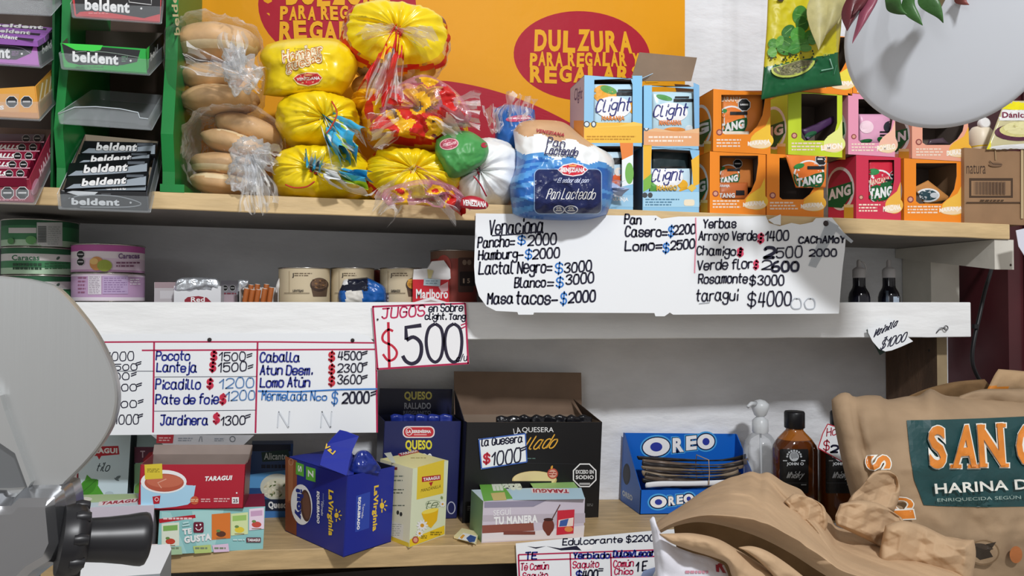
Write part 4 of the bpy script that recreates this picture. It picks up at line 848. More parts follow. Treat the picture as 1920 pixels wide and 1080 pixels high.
# ================================================================ bread and bagged buns on the top shelf
crust = M('d3ab7c', .5, bump=.15, bscale=40, vary=.26, vscale=22); crumb = M('ead2a8', .6, bump=.1, bscale=60, vary=.16, vscale=40)
clear = film('ffffff', .0, .07, .8, 26); clear2 = film('ffffff', .03, .1, .55, 20); frost = film('f6f8fb', .2, .2, .8, 30); pinkf = film('e09ab4', .3, .15, .5, 20)
yel2 = M('f3d515', .28, .5, bump=.12, bscale=40); yel3 = M('edb41c', .3, .5, bump=.12, bscale=40); redb = M('cf2b26', .3, bump=.1, bscale=40); cyan = M('3fb0dc', .3); wht = M('eef0f0', .3, bump=.1, bscale=40); lime = M('b7cf3a', .3)
def bun(cx, cy, rx, ry, Y, label, rot=0, seed=0, split=.62, group='round bread buns in clear bags'):
    b = MB(); s = S(cx, Y); c = P(cx, cy, Y)
    vs = []; nu, nv = 44, 22
    R_ = Matrix.Rotation(math.radians(rot), 3, 'Y')
    fs = []; ms = []
    for i in range(nv+1):
        th = math.pi*i/nv; ct, st = math.cos(th), math.sin(th)
        for j in range(nu):
            ph = 2*math.pi*j/nu; d = V((math.cos(ph)*st, math.sin(ph)*st, ct)); f = 1+.06*noise.noise(d*1.6+V((seed, 0, 0)))+.02*noise.noise(d*5+V((seed, 3, 0)))
            vs.append(c+R_ @ V((d.x*rx*s*f*(1-.05*(ct < 0)), d.y*rx*s*.86*f, math.copysign(abs(ct)**.85, ct)*ry*s*f)))
    for i in range(nv):
        for j in range(nu):
            fs.append((i*nu+j, (i+1)*nu+j, (i+1)*nu+(j+1) % nu, i*nu+(j+1) % nu)); t = (i+.5)/nv+.05*noise.noise(V((j*.3, seed, 0)))
            ms.append(crumb if split < t < split+.14 else crust)
    b.add(vs, fs, ms, True); return tag(b.build('bread_bun'), label, 'bun', group)
YB_ = .075
bun(406, 84, 80, 34, YB_, 'widest bun at the top of the upper bun stack', -3, 1, .58)
bun(398, 146, 56, 25, YB_, 'tan bun in the middle of the upper bun stack', -2, 2, .9)
bun(412, 190, 74, 26, YB_, 'bun at the bottom of the upper bun stack', -4, 3, .15)
bun(466, 244, 62, 26, YB_+.012, 'tilted bun at the top of the lower bun stack', 16, 4, .75)
bun(440, 272, 60, 23, YB_, 'pale tilted bun, second from the top of the lower stack', 14, 5, .2)
bun(420, 312, 61, 24, YB_, 'tan bun, third from the top of the lower bun stack', 3, 6, .55)
bun(416, 346, 58, 21, YB_, 'bun lying on the shelf at the bottom of the lower stack', 4, 7, .3)
def clearbag(label, cx, cy, rx, ry, knot, tuft, seed, ends):
    r = empty('bread_bag', P(cx, cy+ry, YB_), label, 'bag', 'clear bags of buns')
    b = MB(); k = tiedbag(b, cx, cy, rx, ry, YB_, .082, knot, lambda t, p: clear, 9, .05, 3.2, .10, seed, 28, 60); b.build('wrap', r)
    b = MB(); s = S(cx, YB_-.07)
    for (x, y, a, c) in tuft: blob(b, P(x, y, YB_-.078), a*s, .02, c*s, frost, .55, 2.6, seed+x, 34, 22)
    b.build('knot', r)
    for e in ends: b = MB(); tail(b, P(tuft[0][0], tuft[0][1], YB_-.085), e, YB_-.09, .006, .02, lambda t, q: frost if t < .6 else clear2, 4, .008, seed+e[0]); b.build('loose_end', r)
    return r
clearbag('upper clear bag of buns beside the green rack, knotted at its front', 407, 130, 84, 92, (440, 128), [(452, 138, 30, 34), (440, 108, 18, 22)], 3, [(430, 60), (492, 150), (345, 108)])
clearbag('lower clear bag of buns standing on the shelf plank, knotted at its front', 442, 290, 88, 84, (470, 296), [(470, 290, 32, 30), (458, 330, 28, 30)], 9, [(476, 398), (520, 300), (500, 385)])

# yellow flat bag with the printed front
b = MB(); m_y = lambda u, v, x, y: yel2
pillow(b, [(500, 84), (530, 75), (580, 71), (625, 72), (650, 82), (668, 100)], [(668, 100), (672, 122), (662, 150), (640, 180)], [(494, 178), (530, 182), (590, 181), (640, 180)], [(500, 84), (487, 106), (497, 135), (494, 178)], .06, .065, .06, 44, 34, m_y, amp=.007, sc=26, seed=3, pw=3.2)
a = Art(b, rayproj(b.bvh()), 5)
orn = M('c8792c', .35); crm = M('f2e8c8', .35)
for t, q in (('Hambur', ((532, 119), (606, 103), (528, 97))), ('guesas', ((538, 140), (604, 121), (535, 121)))):
    for w, m_, e in ((.11, M('b07a40'), 2.6), (.075, crm, 1.7), (.0, orn, 0)): a.text(t, None, m_, w, .1, q=((q[0][0]-e, q[0][1]+e), (q[1][0]+e, q[1][1]+e), (q[2][0]-e, q[2][1]-e)))
a.poly([(549, 147), (558, 139), (575, 135), (596, 136), (605, 146), (597, 157), (578, 162), (558, 158)], M('f4d9a8')); a.poly([(551, 147), (559, 141), (575, 137), (595, 138), (603, 146), (596, 155), (578, 160), (559, 156)], M('d22f36')); a.text('VENEZIANA', None, white, .05, q=((556, 152), (600, 149), (556, 146))); a.rect(570, 139, 585, 142, M('e8a060')); a.text('pan para hamburguesas', None, M('8a7a1a'), .0, q=((558, 170), (602, 164), (558, 166))); a.text('6 unidades', (552, 89, 576, 92), M('9a8a22'), .0)
tag(b.build('bread_bag'), 'flat-fronted yellow bag of hamburger buns with printed lettering', 'bag', 'yellow bread bags')
# tied yellow bags
GY = 'yellow bread bags'
def ybag(label, cx, cy, rx, ry, Y, dep, knot, mf, tails=(), tie=None, seed=0, pleats=17, pa=.10, ex=2.6, cordm=None, nm='bread_bag', group=GY, amp=.06):
    r = empty(nm, P(cx, cy+ry, Y), label, 'bag', group); b = MB(); k = tiedbag(b, cx, cy, rx, ry, Y, dep, knot, mf, pleats, pa, ex, amp, seed, 40, 110)
    b.build('wrap', r)
    if tails:
        for (e, Ye, w0, w1, f, am) in tails: b = MB(); tail(b, k, e, Ye, w0, w1, f, 5, am, seed+e[0]*.1, 16, 36); b.build('gathered_end', r)
    b = MB(); cm = cordm or M('c03a2a', .4)
    ring = [k+V((.006*math.cos(a_*.52), -.004+.003*math.sin(a_*.52), .008*math.sin(a_*.52))) for a_ in range(12)]; b.tube(ring, .0016, cm, 6, True); b.build('tie', r)
    if tie: 
        b = MB(); b.tube([P(x, y, y_) for x, y, y_ in smooth(tie, 4)], .0011, cm, 6); b.build('cord', r)
    return r, k
blu = lambda t, q: cyan if math.sin(9*q+2*t) > .35 else (lime if math.sin(9*q+2*t) > .1 else (wht if t < .7 else clear2))
ybag('yellow tied bag of buns below the flat-fronted one, blue ribbon end', 598, 232, 76, 51, YB_, .078, (614, 240), lambda t, p: yel2 if t < 1.9 or noise.noise(V((p*2, t, 1))) > -.2 else clear, [((668, 268), -.03, .005, .03, blu, .01), ((655, 300), -.02, .005, .022, blu, .01)], [(622, 190, -.004), (632, 212, -.012), (622, 236, -.012), (612, 250, -.012)], 5, 15)
ybag('lowest yellow tied bag of buns, resting on the shelf, blue and white knot', 606, 331, 90, 51, YB_-.005, .08, (590, 330), lambda t, p: yel2, [((590, 298), -.03, .006, .016, blu, .008), ((640, 330), -.035, .005, .016, lambda t, q: clear2 if q > .2 else wht, .01), ((690, 345), -.03, .006, .018, lambda t, q: cyan if t > .5 and q > 0 else (lime if t > .5 and q > -.4 else clear2), .008)], [(535, 346, -.004), (552, 352, -.008), (575, 350, -.012), (590, 340, -.016)], 8, 13)
ybag('yellow bag mostly hidden between the lowest tied bag and the red striped one', 710, 346, 62, 38, YB_+.03, .06, (690, 350), lambda t, p: yel2, [], None, 12, 11)
# stack with the red zigzag print
def zig(p, t, c, w): z = c+.16*abs(((p*5/math.pi) % 2)-1); return z < t < z+w
def top_m(t, p):
    if t < .92: return yel2
    if zig(p, t, .95, .16): return redb
    if t < 1.35 and noise.noise(V((math.cos(p)*2, math.sin(p)*2, t))) > .05: return yel3
    return clear2 if t < 2.2 else yel3
ybag('big yellow bag with a red zigzag band, on top of the bread pile', 741, 84, 102, 66, YB_, .075, (742, 82), top_m, [((700, 170), -.035, .006, .02, lambda t, q: redb if abs(q) > .45 or t < .3 else (yel3 if t < .5 else clear2), .012), ((728, 190), -.03, .005, .02, lambda t, q: clear2 if t > .4 else redb, .012), ((810, 70), -.03, .004, .012, lambda t, q: clear2, .008), ((680, 60), -.02, .004, .012, lambda t, q: clear2, .008)], None, 21, 23, .09)
for i, (x, y, rx, ry, lab) in enumerate(((706, 164, 48, 22, 'bun showing brown between the zigzag bag and the red one'), (722, 132, 56, 20, 'brown bun under the top zigzag bag'))): bun(x, y, rx, ry, YB_+.02, lab, 0, 20+i, .6, 'buns inside the zigzag bags')
ybag('yellow bag lying under the zigzag bag, behind the crumpled pink film', 716, 196, 56, 22, YB_+.02, .055, (700, 200), lambda t, p: yel3, [], None, 31, 9)
def mid_m(t, p):
    if t < .7: return yel3 if noise.noise(V((math.cos(p)*3, math.sin(p)*3, 4))) > -.15 else redb
    if zig(p, t, .72, .24): return redb
    return yel3 if t < 1.6 else clear2
r, k = ybag('yellow and red bag in the middle of the pile with crumpled pink film', 778, 232, 98, 64, YB_, .075, (780, 222), mid_m, [((700, 250), -.03, .006, .024, lambda t, q: clear2, .014), ((900, 210), .0, .005, .03, lambda t, q: clear2, .012), ((866, 240), -.035, .006, .022, lambda t, q: pinkf if q > .3 else clear2, .014)], None, 41, 19, .12)
def crumple(r, top, right, bottom, left, Y, mf, seed, bulge=.02):
    b = MB(); pillow(b, top, right, bottom, left, Y, bulge, .004, 46, 34, mf, amp=.016, sc=24, seed=seed, pw=4); b.build('crumpled_film', r)
def pk_m(u, v, x, y):
    n_ = noise.noise(V((x*.022, y*.03, 2))); e = min(u, 1-u, v, 1-v)
    if e < .07: return pinkf
    return redb if n_ > .28 else (yel3 if n_ < -.3 else (pinkf if n_ > .0 else clear2))
crumple(r, [(735, 168), (765, 148), (800, 140), (842, 160)], [(842, 160), (868, 185), (884, 215), (872, 240)], [(716, 232), (760, 226), (815, 232), (872, 240)], [(735, 168), (720, 190), (712, 210), (716, 232)], .0, pk_m, 3)
crumple(r, [(700, 225), (730, 205), (780, 205), (830, 218)], [(830, 218), (835, 235), (828, 250), (812, 262)], [(690, 262), (730, 258), (770, 254), (812, 262)], [(700, 225), (692, 240), (688, 250), (690, 262)], -.005, lambda u, v, x, y: redb if noise.noise(V((x*.03, y*.04, 7))) > .05 else (yel3 if noise.noise(V((x*.03, y*.04, 7))) > -.25 else clear2), 8)
def low_m(t, p):
    if zig(p, t, .98, .14): return redb
    return yel2 if t < 1.0 else (yel3 if t < 1.5 else clear2)
r, k = ybag('lowest zigzag bag resting on the shelf edge with a pink film end', 772, 336, 92, 52, YB_-.01, .078, (768, 330), low_m, [((868, 398), -.04, .006, .02, lambda t, q: redb if abs(q) < .25 else (pinkf if q > 0 else clear2), .012), ((714, 392), -.035, .006, .024, lambda t, q: clear, .014)], None, 52, 27, .12)
def rim_m(u, v, x, y):
    if v < .22 or u < .1 or u > .9: return pinkf
    n_ = noise.noise(V((x*.03, y*.05, 5))); return redb if n_ > .22 else (yel3 if n_ > .02 else (clear2 if n_ < -.2 else pinkf))
crumple(r, [(720, 356), (752, 344), (800, 336), (850, 348)], [(850, 348), (866, 362), (872, 378), (862, 396)], [(728, 386), (770, 384), (815, 388), (862, 396)], [(720, 356), (716, 366), (718, 376), (728, 386)], -.03, rim_m, 13, .016)
# white and green bag
grn = M('4a9a50', .42, bump=.1, bscale=40)
def wg(t, p): return wht
r, k = ybag('white bag of bread with a green end and a red name label', 912, 330, 66, 66, YB_-.01, .075, (884, 332), wg, [], [(888, 330, -.075), (900, 345, -.072), (912, 368, -.06)], 61, 15, .12, 2.4, M('a8283a', .4), group='white bread bags')
b = MB(); pillow(b, [(818, 262), (840, 250), (880, 246), (914, 268)], [(914, 268), (918, 284), (912, 300), (896, 314)], [(838, 334), (856, 334), (876, 326), (896, 314)], [(818, 262), (816, 286), (828, 310), (838, 334)], -.0, .038, .03, 40, 36, grn, amp=.005, sc=30, seed=9, pw=3)
a = Art(b, rayproj(b.bvh()), 7); a.ell(842, 270, 18, 11, M('e8b8bc'), rot=-8); a.ell(842, 270, 16, 9, M('b5475c'), rot=-8); a.text('VENEZIANA', None, M('f0d0d4'), .03, q=((830, 275), (856, 270), (830, 269))); a.ell(908, 272, 6, 5, M('b8283a')); b.build('green_end', r)
b = MB(); pillow(b, [(866, 372), (880, 367), (900, 370), (914, 380)], [(914, 380), (916, 385), (914, 389), (910, 392)], [(864, 388), (880, 392), (896, 393), (910, 392)], [(866, 372), (864, 378), (862, 384), (864, 388)], -.062, .006, .002, 16, 10, M('b02030', .3))
a = Art(b, rayproj(b.bvh()), 6); a.text('VENEZIANA', None, white, .05, q=((867, 385), (912, 389), (868, 374))); b.build('name_label', r)
# blue bag behind and the big blue sliced loaf
bl_ = M('2467b8', .3, .5, bump=.15, bscale=30, vary=.2, vscale=25); bl2 = M('4f95d6', .3, .5, bump=.15, bscale=30, vary=.2, vscale=20); tanw = M('d2a77c', .45, bump=.1, bscale=30, vary=.15); navy2 = M('1b2556', .35)
r = empty('bread_bag', P(965, 255, .1), 'small blue bread bag peeking out behind the big blue loaf', 'bag', 'blue bread bags'); b = MB()
pillow(b, [(924, 206), (950, 196), (985, 200), (1002, 206)], [(1002, 206), (1004, 225), (1000, 250), (990, 290)], [(930, 290), (950, 290), (970, 290), (990, 290)], [(924, 206), (930, 230), (928, 250), (930, 290)], .1, .04, .03, 22, 18, bl_, amp=.006, sc=30, seed=4)
a = Art(b, rayproj(b.bvh()), 7); a.ell(972, 222, 24, 6, M('c04a70'), rot=-6); a.tiny(952, 219, 994, 225, 1, M('f0d0dc')); b.build('wrap', r)
b = MB(); tail(b, P(965, 235, .07), (978, 178), .05, .012, .026, lambda t, q: clear2, 5, .012, 5); b.build('gathered_end', r); b = MB(); tail(b, P(930, 250, .05), (925, 200), .05, .006, .02, lambda t, q: clear2, 4, .01, 8); b.build('gathered_end', r)
r = empty('bread_bag', P(1055, 412, -.02), 'big blue sliced loaf bag with a navy label, hanging over the shelf edge', 'bag', 'blue bread bags'); b = MB()
def loaf_m(u, v, x, y):
    l = 282+.16*(x-965)+5*math.sin(x*.11)
    if y < l-34: return tanw
    if y < l: return wht
    n_ = noise.noise(V((x*.012, (y-.25*abs(x-1065))*.09, 3)))
    return bl2 if (n_ > .05 and (x < 1004 or x > 1126 or y < 318)) or y < l+10 else bl_
pillow(b, [(962, 246), (976, 230), (1000, 225), (1040, 226), (1062, 232), (1084, 250), (1112, 274)], [(1112, 274), (1140, 286), (1152, 305), (1148, 345), (1150, 368), (1138, 402)], [(961, 400), (985, 409), (1040, 413), (1100, 412), (1138, 402)], [(962, 246), (966, 280), (966, 315), (956, 350), (961, 400)],
       lambda u, v: .045-.055*min(1, v*1.6), .062, .07, 72, 64, loaf_m, amp=.006, sc=22, seed=2, pw=4.5)
a = Art(b, rayproj(b.bvh(), .0016), 5)
a.k = 1.3; a.rrect(1002, 317, 1128, 401, 11, navy2)
bd = [(cx+11*math.cos(math.radians(g)), cy+11*math.sin(math.radians(g))) for cx, cy, g0 in ((1117, 328, -90), (1117, 390, 0), (1013, 390, 90), (1013, 328, 180)) for g in range(g0, g0+91, 15)]; bd.append(bd[0])
a.line([(p[0]+(q[0]-p[0])*t/8, p[1]+(q[1]-p[1])*t/8) for p, q in zip(bd, bd[1:]) for t in range(8)]+[bd[0]], 1.6, M('8fb0d8', .3))
a.poly([(1045, 318), (1056, 309), (1074, 305), (1092, 309), (1103, 318), (1092, 328), (1074, 331), (1056, 328)], M('f2e4e4')); a.poly([(1047, 318), (1057, 311), (1074, 307), (1091, 311), (1101, 318), (1091, 326), (1074, 329), (1057, 326)], M('cc2438')); a.text('VENEZIANA', (1051, 314, 1097, 323), white, .05); a.rect(1067, 309, 1081, 312, M('e8a050'))
a.hand('El sabor del pan', 1045, 1102, 342, 8, M('c8d0e8'), 1.1, 0, .5, .1); a.hand('Pan Lacteado', 1024, 1114, 373, 18, white, 1.5, 0, .35, .1)
a.ell(1048, 393, 11, 8, M('dfe4ee')); a.ell(1071, 393, 13, 8, M('dfe4ee')); a.ell(1048, 393, 9, 6, M('39456e')); a.ell(1071, 393, 11, 6, M('39456e')); a.text('0%', (1043, 388, 1053, 393), white, .02); a.text('0%', (1066, 388, 1076, 393), white, .02); a.rect(1042, 394, 1054, 396, white); a.rect(1064, 394, 1078, 396, white)
a.text('VENEZIANA', None, M('a8303a'), .05, q=((1004, 247), (1058, 256), (1006, 241))); a.hand('Pan', 1026, 1058, 272, 14, M('2c2c58'), 2, 4, .2, .1); a.hand('Lacteado', 1022, 1082, 288, 14, M('2c2c58'), 2.2, 4, .3, .1)
b.build('wrap', r)
b = MB(); tail(b, P(1126, 350, -.02), (1172, 356), -.01, .008, .016, lambda t, q: M('a9b8d8', .3) if abs(q) < .5 else clear2, 3, .006, 3); b.build('gathered_end', r); b = MB(); tail(b, P(1000, 240, .03), (975, 222), .02, .01, .02, lambda t, q: clear2, 3, .006, 6); b.build('gathered_end', r)
# ================================================================ middle shelf: tins, cigarettes, bottles
P_, S_ = P, S
def P(x, y, Y=0.0): return P_(x, y, Y*.75+.075)   # everything here stands behind the set-back front board
def S(x, Y): return S_(x, Y*.75+.075)
tinrim = M('b9b4ac', .25, metal=.9); gold = M('c2b18e', .3, metal=.7)
def tin(x0, x1, ytop, Y, h, base, label, bands, draw=None, group=None, cat='tin', name='food_tin', rim=tinrim):
    """bands: (fraction of height, colour) from the bottom"""
    cx = (x0+x1)/2; r = (x1-x0)/2*S(cx, Y)*.985; c = P(cx, ytop, Y); z1 = c.z; z0 = base if base is not None else z1-h; c.z = z0; H = z1-z0
    root = empty(name, c, label, cat, group); b = MB()
    prof = [(r*.97, .0005, rim), (r*.985, .0012, rim), (r*.985, .002, bands[0][1])]; p = 0
    for fr_, col in bands: prof.append((r*.985, .002+(H-.004)*fr_, mat(col)))
    b.lathe(c, prof, mat(bands[0][1]), 56)
    if draw: draw(Art(b, rayproj(b.bvh()), 6))
    b.build('label_band', root)
    b = MB(); b.lathe(c, [(r*.985, H-.0021), (r, H-.0018), (r*1.012, H-.001), (r*1.005, H), (r*.955, H), (r*.945, H-.0015), (.001, H-.0015)], rim, 56); b.build('rim', root)
    return z1
Zm = zmid(0)+.0004
g1, g2, g3, gp = M('1f5a38', .3), M('d5d3d0', .35), M('3f8a58', .3), M('8fb88e', .3)
def d_g1(a): a.rect(16, 427, 68, 437, M('cfcac8')); a.rect(69, 417, 117, 462, M('c4c6c4')); [a.rect(71, 424+i*2.6, 87, 425.5+i*2.6, M('3a4440')) for i in range(12)]; a.tiny(90, 424, 114, 460, 9, M('9aa09c'), .4); a.ell(58, 450, 10, 8, M('5e9a58')); a.ell(20, 452, 6, 6, M('4f8a50'))
def d_g2(a, y=0): a.rect(16, 478+y, 136, 488+y, M('cfcac8')); a.text('Caracas', (22, 478+y, 74, 488+y), M('2f6a48'), .03); a.ell(109, 484+y, 4, 2.5, M('4a5a50'), rot=-40); a.tiny(24, 492+y, 80, 506+y, 2, M('1a4028'), .7); a.tiny(84, 492+y, 132, 506+y, 3, M('2a5a3a'), .4)
Yt_ = .095
hh = .0385
zt1 = P(77, 416, Yt_).z; st = (zt1-Zm)/4
GT1 = 'green food tins'
lab = ('green tin at the bottom of its stack, behind the slicer', 'green tin third from the top of the stack beside the purple tins', 'green tin with a pale lettered band, second from the top of its stack', 'green tin with a barcode on top of its stack')
for i in range(4):
    yt = topix(V((P(77, 416, Yt_).x, P(77, 416, Yt_).y, Zm+st*(i+1))))[1]
    tin(13, 141, yt, Yt_, st, Zm+st*i+.0002, lab[i], [(.22, 'a9c6a8' if i != 1 else '4f8a60'), (.5, '3a7d50'), (.78, 'd2cfcc' if i < 3 else '3a7d50'), (1, '1f5a38')], (lambda a: d_g2(a, 0)) if i == 2 else ((lambda a: d_g1(a)) if i == 3 else (lambda a: d_g2(a, 50)) if i == 1 else None), GT1)
zt2 = P(205, 461, .075).z; st = (zt2-Zm)/3
def d_p1(a): a.octagon(151, 477, 8); a.octagon(151, 491, 8); a.ell(181, 494, 13, 13, M('c98a4a')); a.ell(196, 498, 14, 11, M('94a03c')); a.ell(176, 490, 8, 6, M('dcb46a')); a.text('Caracas', (222, 475, 262, 485), M('6a4a78'), .03); a.tiny(218, 490, 264, 502, 2, M('7a4a68'), .5)
def d_p2(a): a.rect(165, 516, 190, 552, M('cfc8d0')); a.tiny(167, 518, 188, 551, 10, M('9a8f9c'), .4); a.rect(192, 517, 240, 551, M('b39cc0')); a.tiny(195, 520, 238, 549, 7, M('8a6f98'), .4); a.tiny(146, 518, 162, 552, 5, M('8f5a78'), .4); a.tiny(244, 522, 264, 535, 3, M('e0d4e0'), .5)
for i, (bd, dr, lb) in enumerate((([(1, 'a95aa8')], None, 'purple tin at the bottom of the short stack, behind the white board'), ([(.12, 'd9d0d8'), (.92, 'b795b8'), (1, 'd9c8d8')], d_p2, 'lilac tin showing its small print, middle of the short stack'), ([(.06, 'b78ab0'), (.5, 'd9c2d4'), (.76, 'e2d6dc'), (1, 'b4579a')], d_p1, 'purple topped tin with a bread and avocado picture, on the short stack'))):
    yt = topix(V((P(205, 461, .075).x, P(205, 461, .075).y, Zm+st*(i+1))))[1]
    tin(141, 267, yt, .075, st, Zm+st*i+.0002, lb, bd, dr, 'purple food tins')
b = MB(); fr = Frame(-40, 14, 466, .12, .05, lambda x: Zm); fr.lbox(b, 0, fr.w, 0, fr.d, 0, fr.h, M('1d1f2b', .4)); tag(b.build('packet'), 'dark packet at the left edge beside the green tins', 'packet')
# pulses tins
beige = M('c9b89a', .35)
def d_len(cx, w, food, word, seed):
    def d(a):
        x0 = cx-w/2
        a.tiny(x0+.30*w, 511, x0+.66*w, 519, 2, M('6f5f4a'), .4, seed); a.text('J', (x0+.26*w, 512, x0+.29*w, 521), M('2a2420'), .05); a.line([(x0+.2*w, 508), (x0+.2*w, 548)], 1, M('a8967a'))
        a.poly([(cx+.12*w, 535), (cx+.46*w, 535), (cx+.43*w, 556), (cx+.17*w, 556)], M('5a4636')); a.ell(cx+.29*w, 534, .18*w, 13, M('3f3028')); a.ell(cx+.29*w, 532, .155*w, 10, M(food))
        r = random.Random(seed)
        a.k = .1
        for i in range(26): a.ell(cx+.29*w+r.uniform(-.12, .12)*w, 532+r.uniform(-7, 7), 2.6, 1.8, M(r.choice([food, '8f6a45' if seed < 3 else 'd9a548', '4f3a2a' if seed < 3 else 'b27a28'])), 8)
        a.k = 1; a.rect(x0+.1*w, 549, x0+.6*w, 550, M('6f5f4a')); a.text(word, (x0+.27*w, 543, x0+.48*w, 548), M('2a2420'), .04)
    return d
tb = [(.28, '1f7a6a'), (.31, 'd8ccb2'), (1, 'cbbb9c')]
GP = 'pulse tins'
tin(523, 619, 503, .07, 0, Zm, 'beige and green tin with a bowl of lentils, beside the orange cigarettes', tb, d_len(571, 96, '6a5140', 'LENTEJAS', 1), GP)
tin(620, 702, 503, .085, 0, Zm, 'beige tin of beans behind the crushed blue pack', tb, d_len(661, 84, '7a4a38', 'POROTOS', 2), GP)
tin(712, 792, 503, .085, 0, Zm, 'beige tin with a bowl of yellow chickpeas', tb, d_len(752, 82, 'c9963f', 'GARBANZOS', 3), GP)
tin(700, 730, 505, .13, 0, Zm, 'dark red tin just showing between two pulse tins', [(1, '7e2f28')], None, GP)
def d_rt(a): a.rrect(859, 483, 888, 548, 3, M('4a332c')); a.rrect(862, 509, 892, 536, 2, M('241a1a')); a.ell(871, 492, 4, 5, M('8a7666')); a.ell(880, 492, 4, 5, M('8a7666')); a.ell(832, 500, 14, 22, M('b0453a')); a.text('1', (868, 522, 871, 531), M('b09a86'), .05); a.text('5', (876, 522, 881, 531), M('b09a86'), .03)
tin(806, 896, 471, .09, 0, Zm, 'tall dark red tin behind the red cigarette pack', [(.9, '8e3a30'), (1, '7b5a48')], d_rt, None)
# cigarette packs
def fr_mid(x0, x1, yt, Y, d, Y1=None): return Frame(x0, x1, yt, Y, d, lambda x: Zm, Y1)
foil = M('cfd4da', .22, metal=.7, bump=.4, bscale=50)
def packbox(x0, x1, yt, Y, d, m, label, draw, name='cigarette_pack', Y1=None):
    f = fr_mid(x0, x1, yt, Y, d, Y1); b = MB(); f.lbox(b, 0, f.w, 0, f.d, 0, f.h, m); draw(Art(b, f.proj('front'))); o = tag(b.build(name), label, 'cigarette pack', None); return o, f
packbox(289, 338, 529, .08, .05, M('b9b4b6', .4), 'grey cigarette pack, faded, beside the lilac tins', lambda a: (a.rect(290, 529, 336, 540, M('a28e92')), a.rect(300, 545, 330, 560, M('c8c6c8'))))
o, f = packbox(326, 414, 536, .05, .03, M('dcdde0', .35), 'open white cigarette pack with torn silver foil and a red badge', lambda a: (a.poly([(346, 562), (352, 557), (372, 555), (388, 558), (397, 567), (346, 570)], M('8f1f30')), a.text('Red', (358, 557, 384, 566), white, .02)))
b = MB(); pillow(b, [(328, 540), (334, 523), (370, 520), (405, 522)], [(405, 522), (412, 530), (412, 540), (410, 548)], [(326, 545), (350, 546), (385, 545), (410, 548)], [(328, 540), (326, 541), (325, 543), (326, 545)], .052, .006, .004, 22, 12, foil, amp=.008, sc=45, seed=3); b.build('foil', o)
packbox(414, 446, 526, .1, .03, M('8d8a92', .45), 'small grey pack with dark round seals, behind the open white pack', lambda a: (a.octagon(422, 540, 6), a.octagon(436, 540, 6), a.rect(415, 552, 445, 567, M('b8a4ac')), a.tiny(416, 548, 444, 553, 1, M('8a3a48'))))
# open pack full of orange tipped cigarettes
f = fr_mid(449, 522, 538, .045, .03); b = MB(); t = .0008; pk = M('d9d6d2', .4)
f.lbox(b, 0, f.w, f.d-t, f.d, 0, f.h, pk); f.lbox(b, 0, t, 0, f.d, 0, f.h+.006, pk); f.lbox(b, f.w-t, f.w, 0, f.d, 0, f.h, pk); f.lbox(b, 0, f.w, 0, f.d, 0, t, pk)
b.prism([f.pt(0, 0, 0), f.pt(f.w, 0, 0), f.pt(f.w, 0, f.h*.55), f.pt(f.w*.75, 0, f.h*.25), f.pt(f.w*.25, 0, f.h*.22), f.pt(0, 0, f.h*.5)], f.n*-.0006, M('8e2a2e', .4))
o = tag(b.build('cigarette_pack'), 'torn cigarette pack filled with orange tipped cigarettes', 'cigarette pack')
b = MB(); pillow(b, [(446, 526), (452, 524), (460, 525), (467, 526)], [(467, 526), (464, 534), (456, 540), (449, 546)], [(446, 548), (447, 547), (448, 547), (449, 546)], [(446, 526), (446, 534), (446, 540), (446, 548)], .055, .003, .002, 12, 10, foil, amp=.004, sc=60); b.build('foil', o)
b = MB(); pillow(b, [(520, 528), (524, 520), (527, 518), (530, 524)], [(530, 524), (527, 530), (525, 538), (522, 548)], [(517, 548), (518, 549), (520, 549), (522, 548)], [(520, 528), (518, 534), (517, 540), (517, 548)], .055, .003, .002, 10, 12, pk, amp=.003, sc=60); b.build('flap', o)
cork = M('b5652f', .5, vary=.15, vscale=60)
for i, (x, y, Y) in enumerate(((463, 541, .052), (474, 543, .052), (485, 543, .052), (497, 541, .052), (509, 539, .052), (471, 534, .064), (483, 533, .064), (500, 533, .064))):
    c0 = P(x, y, Y); low = P(x-4, 566, Y+.002); ax = c0-low; b = MB(); r = 4.9*S(x, Y)
    b.lathe(low, [(r, 0, cork), (r, ax.length-.0012, cork), (r*.94, ax.length, cork), (r*.9, ax.length+.0003, M('ece8e0'))], cork, 16, ax=ax)
    tag(b.build('cigarette'), 'orange tipped cigarette standing in the torn pack', 'cigarette', 'cigarettes in the torn pack')
# crushed blue pack
b = MB(); bl = M('1f5fae', .25, vary=.15); nv = M('161a2c', .3)
def m_b(u, v, x, y): return white if x < 652 and y < 534 else (nv if x < 690 and y < 545 and y < 555-(x-645)*.1 else (M('d8d4cc') if 648 < x < 680 and y > 542 else bl))
pillow(b, [(642, 534), (646, 524), (670, 521), (688, 520)], [(688, 520), (705, 528), (722, 540), (724, 568)], [(636, 570), (660, 572), (700, 572), (724, 568)], [(642, 534), (636, 545), (634, 555), (636, 570)], .045, .022, .02, 34, 24, m_b, amp=.007, sc=38, seed=6, pw=5)
o = tag(b.build('cigarette_pack'), 'crushed blue and black cigarette pack in front of the bean tin', 'cigarette pack')
b = MB(); f2 = fr_mid(722, 772, 549, .05, .03); f2.lbox(b, 0, f2.w, 0, f2.d, 0, f2.h, M('3f3a44', .4)); a = Art(b, f2.proj('front')); a.tiny(726, 552, 758, 567, 2, M('8f8a96'), .5); a.rect(748, 555, 761, 567, M('9a949e')); tag(b.build('cigarette_pack'), 'dark flat cigarette pack lying beside the crushed blue one', 'cigarette pack')
